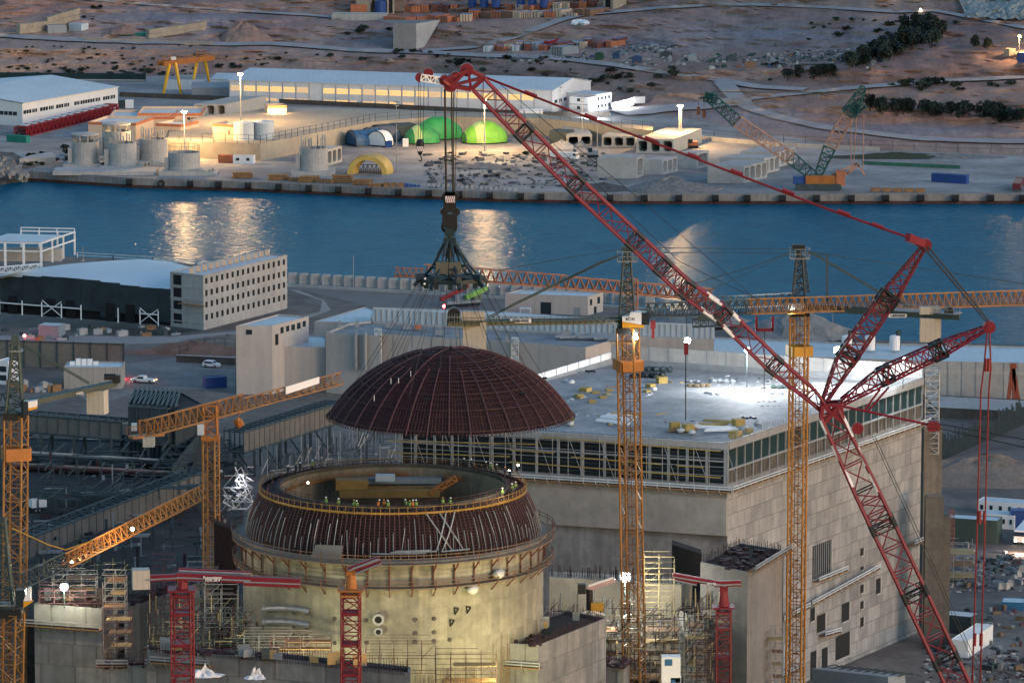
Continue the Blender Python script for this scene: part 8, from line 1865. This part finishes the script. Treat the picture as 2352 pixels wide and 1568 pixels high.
gs((1880, 400), (1905, 340), 2.4, tl, 4, 'mast_section', w2=4); gs((1908, 335), (1946, 268), 4, sal, 5, 'mast_section'); gs((1950, 262), (1984, 200), 5, tl, 4, 'mast_section', w2=1.5)
mb = MB(); mb.box(A(1965, 250, YG), (3.5, 2.4, 3)); mb.lattice(A(1945, 262, YG), A(1982, 236, YG), 3.5, 3, 3, .2, .15, up=(0, 1, 0)); t.part('mast_head', mb, tl)
for pts in ([(1636, 211), (1725, 212), (1985, 213)], ): 
    mb = MB(); mb.path([A(u, v, YG) for u, v in pts], .12, 5); t.part('pendant', mb, tl)
for u0, u1, v1 in ((1955, 1954, 375), (1984, 1982, 402), (1968, 1960, 380)): mb = MB(); mb.tube(A(u0, 262, YG), A(u1, v1, YG), .16, 5); t.part('backstay', mb, sal)
for u, v in ((1604, 255), (1617, 262)): mb = MB(); c = A(u, v, YG); mb.box(c, (1.2, .8, 2.6)); mb.tube(c, A(u, 226, YG), .09, 5); t.part('hook_block', mb, mat('brown_hook', (.15, .06, .03), .7))
c = A(1890, 412, YG); mb = MB(); mb.box(c, (12, 5, 3.0)); t.part('superstructure', mb, orange); mb = MB(); mb.box(A(1930, 408, YG), (3, 5.5, 5)); t.part('counterweight', mb, brick); mb = MB(); mb.box(A(1838, 413, YG), (5, 4, 2.6)); t.part('winch_house', mb, blue)
for dy in (-3, 3): mb = MB(); c = A(1880, 430, YG+dy); mb.prism([(c.x-7, c.y-.6), (c.x+7, c.y-.6), (c.x+7, c.y+.6), (c.x-7, c.y+.6)], QZ+.05, QZ+2.3); mb.tube((c.x-6.6, c.y-.7, QZ+1.2), (c.x-6.6, c.y+.7, QZ+1.2), 1.25, 12); mb.tube((c.x+6.6, c.y-.7, QZ+1.2), (c.x+6.6, c.y+.7, QZ+1.2), 1.25, 12); t.part('crawler_track', mb, steelD)
for a, b_ in (((1905, 405), (1968, 375)), ((1935, 408), (1968, 375)), ((1945, 400), (1975, 378)), ((1968, 375), (1986, 402))): mb = MB(); mb.beam(A(*a, YG), A(*b_, YG), .6); t.part('stay_frame', mb, sal)
t.done()
# excavators
def excav(label, u, v, m, k=1, Zb=QZ, flip=1):
    P_ = G(u, v, Zb); t = Thing('excavator', label, 'excavator'); x, y, z = P_
    for dy in (-1.2, 1.2): mb = MB(); mb.prism([(x-1.8*k, y+dy-.3), (x+1.8*k, y+dy-.3), (x+1.8*k, y+dy+.3), (x-1.8*k, y+dy+.3)], z, z+.9*k); t.part('track', mb, blackS)
    mb = MB(); mb.box((x, y, z+1.7*k), (3.4*k, 2.6, 1.4*k)); t.part('body', mb, m); mb = MB(); mb.box((x-.9*k*flip, y-.8, z+2.6*k), (1.3*k, 1.2, 1.4*k)); t.part('cab', mb, glassD)
    a = Vector((x-1.2*k*flip, y, z+2*k)); b_ = a+Vector((-2.6*k*flip, 0, 3.4*k)); c = b_+Vector((-2.4*k*flip, 0, -1.6*k)); d_ = c+Vector((.2*k, 0, -1.6*k))
    for p, q, w_ in ((a, b_, .6*k), (b_, c, .5*k)): mb = MB(); mb.beam(p, q, w_); t.part('boom', mb, m)
    mb = MB(); mb.beam(c, d_, .4*k); t.part('dipper_arm', mb, m); mb = MB(); mb.box(d_, (.9*k, 1.0, .8*k), .3); t.part('bucket', mb, steelD); t.done()
excav('orange excavator with raised boom right of the lattice lamp mast', 1592, 340, brick, 1.0); excav('grey excavator with a tall arm in front of the box culverts', 1362, 362, greyP, 1.1)
# ================================================================ FOREGROUND AROUND THE REACTOR
deck = mat('rebar_deck', (.045, .035, .03), .95, var=.6, scale=.8, bump=.2)
def fblock(label, px, z, zb=10, wm=concP, rm=deck, name='concrete_structure', extra=None, lip=.4):
    t = roofblock(name, label, 'concrete structure', px, z, zb, wm, rm, lip, done=False); 
    if extra: extra(t)
    mb = MB(); random.seed(len(label)); P_ = t.P; n_ = len(P_)
    for i in range(n_):
        p, q = P_[i], P_[(i+1) % n_]; L_ = (q-p).length; c = (P_[0]+P_[2])/2
        for k in range(int(L_/.45)):
            a = p+(q-p)*(k+.5)/(L_/.45); a = a+(c-a).normalized()*.5; mb.beam(a-Vector((0, 0, .5)), a+Vector((random.uniform(-.1, .1), 0, random.uniform(.5, 1.5))), .07)
    for k in range(40):
        a = P_[0]+(P_[1]-P_[0])*random.random(); a = a+(P_[-1]-P_[0])*random.random()*.9; mb.box(a+Vector((0, 0, -.1)), (random.uniform(.4, 2), random.uniform(.3, 1), random.uniform(.2, .7)), random.random()*3)
    t.part('starter_bars', mb, rust); t.done(); return t
def wk(i, j, dz, s0=0, s1=1, nm='walkway'):
    def f(t): P_, Q_ = t.P[i], t.P[j]; walkway(t, P_, Q_, s0, s1, P_.z+dz, Q_.z+dz, 1.4, steelG, nm)
    return f
fblock('pale concrete block with a walkway along its front, bottom left', [(78, 1386), (235, 1397), (268, 1370), (120, 1358)], 50, extra=wk(0, 1, -3.2, -.15, 1.0))
fblock('long tan concrete wall block running back behind the left red boom mast', [(285, 1383), (320, 1386), (459, 1336), (425, 1330)], 46, wm=mat('tan_concrete', (.32, .29, .26), .9, var=.2, scale=.15, streak=.25))
def arches(t):
    P_, Q_ = t.P[1], t.P[2]
    for k in range(3):
        mb = MB(); s = .3+.2*k; face(mb, P_, Q_, s-.05, s+.05, P_.z-5.5, P_.z-3.2, .05, .1); c = P_+(Q_-P_)*s; n_ = Vector(((Q_-P_).y, -(Q_-P_).x, 0)).normalized(); mb.tube(Vector((c.x, c.y, P_.z-3.2)), Vector((c.x, c.y, P_.z-3.2))+n_*.06, .8, 12); t.part('arch_opening', mb, hole)
fblock('low wall with three dark arched openings left of the reactor', [(452, 1400), (462, 1402), (545, 1366), (535, 1360)], 40, extra=arches)
fblock('long grey foreground wall crossing the bottom below the reactor', [(337, 1491), (640, 1512), (943, 1544), (943, 1530), (640, 1498), (337, 1480)], 50.5, wm=concP, extra=wk(0, 1, -1.6, .05, .5))
fblock('lower wall stub between the bottom left block and the long wall', [(233, 1528), (337, 1528), (337, 1512), (245, 1512)], 47, extra=wk(0, 1, .2, -.1, .6))
fblock('angular concrete block with dark rebar top right of the reactor foot', [(1140, 1474), (1236, 1481), (1392, 1418), (1300, 1400), (1160, 1440)], 47, extra=wk(0, 1, -3.4, -.2, 1.1))
fblock('grey concrete annex with rebar deck against the turbine hall corner', [(1609, 1290), (1717, 1313), (1800, 1262), (1700, 1246)], 50, extra=wk(1, 2, .1, 0, 1), wm=mat('annex_concrete', (.27, .26, .25), .9, var=.2, scale=.12, streak=.2))
fblock('lower annex block beneath the folded red placing boom', [(1560, 1402), (1618, 1428), (1700, 1385), (1640, 1366)], 41, extra=wk(1, 2, -6, 0, 1))
fblock('small concrete pier at the bottom edge beside the central orange mast', [(1387, 1526), (1432, 1530), (1446, 1512), (1400, 1508)], 38)
fblock('grey block behind the left galleries, below the lit steelwork', [(472, 1197), (492, 1199), (520, 1190), (500, 1186)], 46, wm=conc)
t = Thing('rebar_wall', 'tall dark brown rebar wall left of the reactor platform', 'rebar wall'); a, b_ = A(492, 1200, 752), A(542, 1190, 745); mb = MB(); mb.prism([(a.x, a.y), (b_.x, b_.y), (b_.x, b_.y+3), (a.x, a.y+3)], 36, a.z); t.part('shutter', mb, mat('brown_rebar_wall', (.075, .045, .03), .9, var=.5, scale=.6, lines=(.5, 2, .5, .3)))
mb = MB()
for k in range(26): p = a+(b_-a)*k/25; mb.beam((p.x, p.y-.2, 37), (p.x, p.y-.2, a.z+random.uniform(.4, 1.4)), .08)
t.part('bars', mb, rust); t.done()
t = Thing('recess_shade_slab', 'deep dark brown shaft opening beside the turbine hall', 'recess'); a, b_ = A(1545, 1250, 792), A(1612, 1250, 784); mb = MB(); mb.prism([(a.x, a.y), (b_.x, b_.y), (b_.x, b_.y+4), (a.x, a.y+4)], 20, a.z); t.part('body', mb, mat('recess_shade', (.03, .018, .013), .95, var=.5, scale=.3)); t.done()  # solid slab coloured as the shade of a deep opening
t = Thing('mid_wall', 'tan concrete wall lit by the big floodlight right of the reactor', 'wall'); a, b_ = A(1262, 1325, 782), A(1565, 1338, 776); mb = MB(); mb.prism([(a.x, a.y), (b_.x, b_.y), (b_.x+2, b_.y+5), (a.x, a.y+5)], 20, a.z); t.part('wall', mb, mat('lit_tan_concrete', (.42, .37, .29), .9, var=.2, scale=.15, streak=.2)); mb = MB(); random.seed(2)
for k in range(150): p = a+(b_-a)*random.random(); mb.beam((p.x, p.y+random.random()*3, a.z-.2), (p.x, p.y+1, a.z+random.uniform(.5, 2.4)), .08)
t.part('starter_bars', mb, rust); t.done()
for (u, v, w_, m, lb) in [(1541, 1505, 2.9, whiteP, 'white site box with a blue panel at the bottom right of centre'), (1552, 1552, 1.6, whiteR, 'small pale box under the white site box')]:
    p = A(u, v, 722); t = Thing('site_box', lb, 'site box'); mb = MB(); mb.box(p-Vector((0, 0, 2)), (w_, 2.2, 4)); t.part('casing', mb, m); mb = MB(); mb.box(p+Vector((-.4, -1.12, -.8)), (w_*.4, .08, 1)); t.part('panel', mb, blueS); t.done()
def scaffold(label, u0, v0, u1, v1, Y, d, m=steelG, nx=None, decks=True, seed=0):
    t = Thing('scaffold', label, 'scaffold'); a, b_ = A(u0, v1, Y), A(u1, v0, Y); W_, H_ = b_.x-a.x, b_.z-a.z; nx = nx or max(2, int(W_/2)); nz_ = max(2, int(H_/2)); rr = random.Random(seed); mb = MB()
    for i in range(nx+1):
        x = a.x+W_*i/nx; top = H_*rr.uniform(.75, 1)
        for y in (Y, Y+d): mb.beam((x, y, a.z), (x, y, a.z+top), .1)
    for k in range(nz_+1):
        z = a.z+H_*k/nz_*.9
        for y in (Y, Y+d): mb.beam((a.x, y, z), (b_.x, y, z), .08); mb.beam((a.x, y, z+.9), (a.x+W_*rr.uniform(.5, 1), y, z+.9), .06)
        for i in range(nx+1): x = a.x+W_*i/nx; mb.beam((x, Y, z), (x, Y+d, z), .07)
        if k < nz_: i = rr.randrange(nx); mb.beam((a.x+W_*i/nx, Y, z), (a.x+W_*(i+1)/nx, Y, z+H_/nz_*.9), .07)
    t.part('tubes', mb, m)
    if decks:
        for k in range(nz_): mb = MB(); z = a.z+H_*(k+.5)/nz_*.9; x0 = a.x+W_*rr.uniform(0, .4); mb.box(((x0+b_.x)/2, Y+d/2, z), (b_.x-x0, d*.8, .1)); t.part('plank_deck', mb, wood if k % 2 else ply)
    t.done()
straw = mat('straw_tube', (.45, .38, .20), .6)
for i, s in enumerate([('scaffold glowing yellow beside the central orange mast', 1480, 1275, 1550, 1420, 765, 4, straw, None, False), ('dark scaffold below the floodlit wall, left of the central mast', 1300, 1420, 1420, 1600, 758, 5), ('scaffold stair beside the lower annex block', 1572, 1405, 1616, 1600, 748, 4), ('scaffold between the bottom left block and the tan wall', 238, 1300, 286, 1500, 722, 4), ('thin scaffold above the bottom left block with the yellow lamp', 120, 1312, 220, 1368, 730, 3), ('scaffold at the foot of the reactor wall, right part', 1000, 1500, 1140, 1620, 695, 3, rust), ('scaffold against the left side of the reactor', 530, 1400, 560, 1560, 722, 3), ('scaffold in the gap right of the central mast', 1475, 1420, 1560, 1600, 752, 5), ('scaffold beside the turbine side wall bottom corner', 1764, 1440, 1800, 1600, 760, 3), ('narrow scaffold right of the angular block', 1236, 1500, 1300, 1620, 742, 4), ('scaffold frame behind the left wall near the brown rebar wall', 430, 1290, 500, 1400, 748, 4), ('low scaffold strip above the long foreground wall', 560, 1455, 800, 1510, 708, 2)]): scaffold(*s, seed=i)
random.seed(77); mb = MB()
for i in range(1900):
    k = random.random()
    if k < .45: u, v, Y_ = random.uniform(1240, 1560), random.uniform(1395, 1600), random.uniform(745, 775)
    elif k < .7: u, v, Y_ = random.uniform(330, 560), random.uniform(1400, 1500), random.uniform(705, 730)
    elif k < .85: u, v, Y_ = random.uniform(80, 300), random.uniform(1290, 1400), random.uniform(740, 770)
    else: u, v, Y_ = random.uniform(1570, 1640), random.uniform(1390, 1560), random.uniform(742, 760)
    p = A(u, v, Y_); q = random.random(); L_ = random.uniform(1, 4); d_ = Vector((L_, 0, 0)) if q < .4 else Vector((0, 0, L_)) if q < .8 else Vector((L_*.5, 0, L_*.6)); mb.m = random.choice([0, 0, 1, 1, 1, 2]); mb.beam(p, p+d_, .1)
struct('site_steelwork', mb, [rust, steelD, straw], 'stuff', label='tangle of rebar and tubes in the gaps around the reactor', cat='steelwork')
mb = MB()
for px, z0, z1 in [([(540, 1500), (1140, 1500), (1140, 1420), (540, 1420)], 20, 34), ([(1230, 1560), (1620, 1560), (1620, 1430), (1260, 1430)], 10, 30), ([(60, 1420), (540, 1440), (540, 1330), (60, 1330)], 10, 36)]:
    P_ = [G(u, v, z1) for u, v in px]; mb.prism([(p.x, p.y) for p in P_], z0, z1)
struct('foundation_slab', mb, deck)
t = Thing('spoked_ring', 'pale half ring with rusty spokes leaning at the reactor right foot', 'ring'); c = A(1262, 1445, 738); mb = MB(); mb.path([c+Vector((-1.4*math.cos(k*.26)-.2, 0, 3.0*math.sin(k*.26))) for k in range(13)], .22, 6); t.part('rim', mb, concL)
mb = MB()
for k in range(1, 9): a = k*.35; mb.beam(c, c+Vector((-1.4*math.cos(a), 0, 3*math.sin(a))), .1)
t.part('spokes', mb, rust); t.done()
def tarp(label, px, z):
    mb = MB(); P_ = [G(u, v, z) for u, v in px]; c = sum(P_, Vector())/len(P_); n_ = len(P_); rr = random.Random(4)
    rx = (max(p.x for p in P_)-min(p.x for p in P_))/2; K, M_ = 20, 7
    for j in range(M_+1):
        for i in range(K): q = j/M_; a = i*math.tau/K; w_ = noise.noise(Vector((math.cos(a)*2.4, math.sin(a)*2.4, q*3+rx))); mb.v.append((c.x+rx*q*math.cos(a)*(1+.3*w_), c.y+rx*.7*q*math.sin(a)*(1+.3*w_), c.z+.1+1.5*(1-q)*max(0, .6+1.1*w_)+rr.uniform(0, .12)))
    for j in range(M_):
        for i in range(K): mb.f.append((j*K+i, j*K+(i+1) % K, (j+1)*K+(i+1) % K, (j+1)*K+i)); mb.mi.append(0)
    one("tarpaulin", label, 'tarpaulin', mb, whiteP)
tarp('crumpled white tarpaulin at the bottom, between the two red masts', [(425, 1566), (470, 1570), (516, 1545), (490, 1540), (452, 1545)], 49)
tarp('smaller white tarpaulin at the bottom right of the crumpled one', [(558, 1564), (600, 1566), (612, 1555), (580, 1552)], 49)
for s in [('thin scaffold rising behind the left red boom arm', 350, 1270, 400, 1400, 742, 4), ('grey scaffold in front of the arched wall', 470, 1330, 545, 1440, 715, 3), ('scaffold bay at the bottom left beside the orange mast', 236, 1400, 300, 1500, 704, 3), ('scaffold against the reactor foot, left part', 620, 1462, 760, 1500, 700, 2), ('rusty scaffold screen at the reactor foot, centre', 840, 1470, 1000, 1545, 698, 2), ('scaffold on the right face of the angular block', 1290, 1450, 1390, 1570, 732, 2), ('scaffold beneath the annex, right of the white site box', 1600, 1470, 1650, 1568, 738, 2), ('low scaffold along the top of the bottom left block', 90, 1352, 230, 1385, 726, 2)]: scaffold(*s, steelG if 'grey' in s[0] else rustL, None, len(s[0]) % 2 == 0, len(s[0]))
random.seed(14)
for i in range(26):
    u = random.choice([random.uniform(345, 930), random.uniform(90, 230), random.uniform(1150, 1360)]); v = 1488+(u-340)*.085 if 340 < u < 940 else (1378 if u < 300 else 1462-(u-1150)*.22); p = G(u, v, 50.6 if 340 < u < 940 else (50 if u < 300 else 47)); k = i % 3; t = Thing('formwork_panel', ['orange-brown', 'grey', 'dark'][k]+' formwork panel stacked on the wall tops in the foreground', 'formwork', ['orange-brown', 'grey', 'dark'][k]+' formwork panels on the foreground walls')
    mb = MB(); w_ = random.uniform(1, 2.4); mb.bb(p, (w_, .15, random.uniform(.8, 2)), random.uniform(-.6, .6)); t.part('sheet', mb, [ply, greyP, steelD][k]); mb = MB(); mb.bb((p.x, p.y+.15, p.z), (w_*.9, .1, .2)); t.part('waler', mb, steelG); t.done()
# lit steel truss cluster left of the reactor
t = Thing('steel_trestle', 'bright white-lit steel trestle left of the reactor ring', 'trestle'); mb = MB(); random.seed(8); g = [A(512+14*i, 1072+16*j, 772+3*((i+j) % 3)) for i in range(6) for j in range(7) if not (i < 2 and j < 3)]
for p in g:
    for q in g:
        if 0 < (p-q).length < 3.2 and random.random() < .3: mb.beam(p, q, random.choice([.08, .12, .2]))
t.part('body', mb, mat('bright_steel', (.5, .5, .52), .4, .1)); t.done()
lamp(A(548, 1110, 772), 350, (.9, .9, 1.0), .3)
# floodlights in view; bare lamps with no fixture at the end
def flood(label, u, v, Y, power, col=cool, r_=.45, to=None, light=True):
    p = A(u, v, Y); t = Thing('floodlight', label, 'floodlight'); mb = MB(); mb.sphere(p, r_, 12, 8); t.part('lamp_glass', mb, lampc); mb = MB(); mb.box(p+Vector((0, r_+.1, 0)), (r_*2, .3, r_*1.6)); t.part('housing', mb, steelD)
    if to: mb = MB(); mb.tube(p-Vector((0, -.2, r_)), (p.x, p.y+.2, to), .1, 6); t.part('pole', mb, steelD)
    t.done()
    if light: lamp(p-Vector((0, r_+.6, .2)), power, col, .5)
flood('huge bright floodlight beside the central orange mast', 1436, 1325, 766, 3000, (1, .93, .72), .8, 30)
flood('yellow-green floodlight on a post above the bottom left block', 147, 1348, 724, 500, (.95, 1, .5), .55, 50)
flood('floodlight hung on the central orange mast below its cabin', 1460, 775, 750, 120, cool, .35)
flood('floodlight above the red hook block over the turbine roof', 1579, 782, 800, 3600, cool, .5)
flood('floodlight behind the red jib at the back of the turbine roof', 1716, 803, 878, 5000, cool, .5, 59)
flood('brightest floodlight at the rear roof edge, right of the second mast', 1925, 805, 884, 4500, cool, .75, 59)
flood('floodlight behind the lower red mast at the roof side', 2075, 822, 876, 2500, cool, .4, 59)
lamp(A(1185, 1545, 694), 4600, (1, .88, .42), 1.5); lamp(A(690, 1560, 690), 3200, (1, .9, .5), 1.5)  # unseen lamps, added for the warm light low on the reactor wall
lamp(A(1150, 1112, 716), 300, (1, .8, .5), .2)
# ================================================================ RIGHT-HAND SITE
t = roofblock('trench_building', 'long low dark-sided slab behind the sheet piles at right', 'slab', [(2150, 935), (2352, 945), (2500, 950), (2500, 925), (2120, 905)], 12.5, 10, concD, concL, .2)
random.seed(91); mb = MB()
for k in range(70): s = k/69; p = G(2150+230*s, 1062-100*s, 10); mb.beam(p, p+Vector((0, 0, random.uniform(3, 6.5))), .5, .3)
one('sheet_piles', 'row of dark steel sheet piles slanting up the right site', 'sheet piles', mb, steelD)
heap('large brown earth bank right of the turbine hall', 2265, 1105, 28, 12, 6, mat('brown_earth', (0, 0, 0)), z0=9.5, name='earth_bank', cat='earth bank', seed=60)
t = Thing('piling_rig', 'rust red A-frame piling rig near the right edge', 'piling rig'); p = G(2325, 938)
for a, b_ in (((2314, 935), (2326, 838)), ((2342, 935), (2326, 838)), ((2330, 935), (2328, 838))): mb = MB(); mb.beam(A(*a, p.y), A(*b_, p.y), .9); t.part('leg', mb, mat('rust_red', (.28, .06, .03), .6))
mb = MB(); mb.box(A(2327, 840, p.y), (1.6, 1.2, 1.2)); t.part('head', mb, mat('rust_red', (0, 0, 0))); t.done()
container('shipping_container', 'white container with dark stripes at the lower right of the turbine hall', (2222, 1512), (2280, 1474), 3.4, whiteP, 3.2, z0=10)
for k, (p, q, h_, m, lb) in enumerate([((2245, 1180), (2352, 1188), 3, whiteP, 'long white site cabin with windows at the right edge'), ((2250, 1210), (2330, 1216), 3, whiteP, 'second white cabin below the long one'), ((2170, 1242), (2290, 1250), 5, greenD, 'open dark green shed with a pale roof at right'), ((2150, 1450), (2230, 1458), 3.5, steelD, 'dark shed beside the brown columns'), ((2300, 1400), (2352, 1402), 1.6, blueS, 'low blue-grey stack near the right edge')]): container('site_cabin', lb, p, q, h_, m, 4.5, z0=10, wins=5 if k < 2 else 0, roofm=whiteR, doors=False)
mb = MB(); mb.box(G(2342, 1212)+Vector((0, 0, 2)), (4, 3, 4)); one('blue_tank', 'blue box tank behind the lorry at the right edge', 'tank', mb, blue)
vehicle('lorry', 'lorry with glowing headlights at the right edge on the site road', 'truck', (2365, 1225), (2342, 1252), 'truck', whiteP, lights=True, w_=2.5); lamp(G(2338, 1262, 11), 700, (1, .6, .4), .3)
g_ = 'material stacks on the right-hand site'
cols2 = [(conc, 'pale'), (greyP, 'grey'), (mat('old_timber', (.2, .14, .09)), 'timber'), (steelD, 'dark'), (greyP, 'bluish'), (rustL, 'rusty'), (steelD, 'dark'), (conc, 'pale')]
for i in range(150):
    u = random.uniform(2130, 2352); v = random.choice([random.uniform(1255, 1350), random.uniform(1390, 1560), random.uniform(1395, 1568)]); 
    if v < 1470 and u < 2215 and v > 1380: continue
    p = G(u, v); m, lb = random.choice(cols2); mb = MB(); hh = random.uniform(.3, 1.3); mb.bb(p, (random.uniform(.4, 2.6), random.uniform(.3, 1), hh*.8), random.random()*3); mb.box(p+Vector((0, 0, hh*.8)), (.6, .5, .3)); one('material_stack', lb+' material stack on the right-hand site below the red crane', 'site material', mb, m, lb+' '+g_)
mb = MB()
for i in range(700):
    u, v = random.uniform(2120, 2360), random.choice([random.uniform(1280, 1360), random.uniform(1500, 1600)]); mb.m = random.choice([0, 1, 2]); mb.rock(G(u, v), random.uniform(.2, .7), .6, i, 5, 3)
struct('site_rubble', mb, [gravel, concL, rust], 'stuff', label='rubble scattered over the right-hand site', cat='rubble')
for i, (u, v) in enumerate([(2320+i*9, 1345-i*11) for i in range(5)]+[(2296+i*8, 1352) for i in range(3)]):
    mb = MB(); mb.box(G(u, v)+Vector((0, 0, .5)), (1.2, 1, 1), i); mb.box(G(u, v)+Vector((0, 0, 1.1)), (.8, .6, .3), i); one('stone_block', 'pale boulder block in the row along the site road', 'block', mb, concL, 'pale blocks along the right site road')
scaffold('grey scaffold frame of the unfinished shed at right', 2165, 1250, 2240, 1340, G(2200, 1345).y, 6, seed=22)
t = Thing('lattice_pole', 'thin red and white lattice pole in the right site', 'pole'); p = G(2188, 1300); mb = MB(); mb.lattice(p, A(2186, 1170, p.y), .9, .9, 12, .07, .05); t.part('lattice', mb, mat('dull_pink', (.3, .12, .1), .7)); mb = MB(); mb.bb(p, (1.4, 1.4, .4)); t.part('footing', mb, concL); t.done()
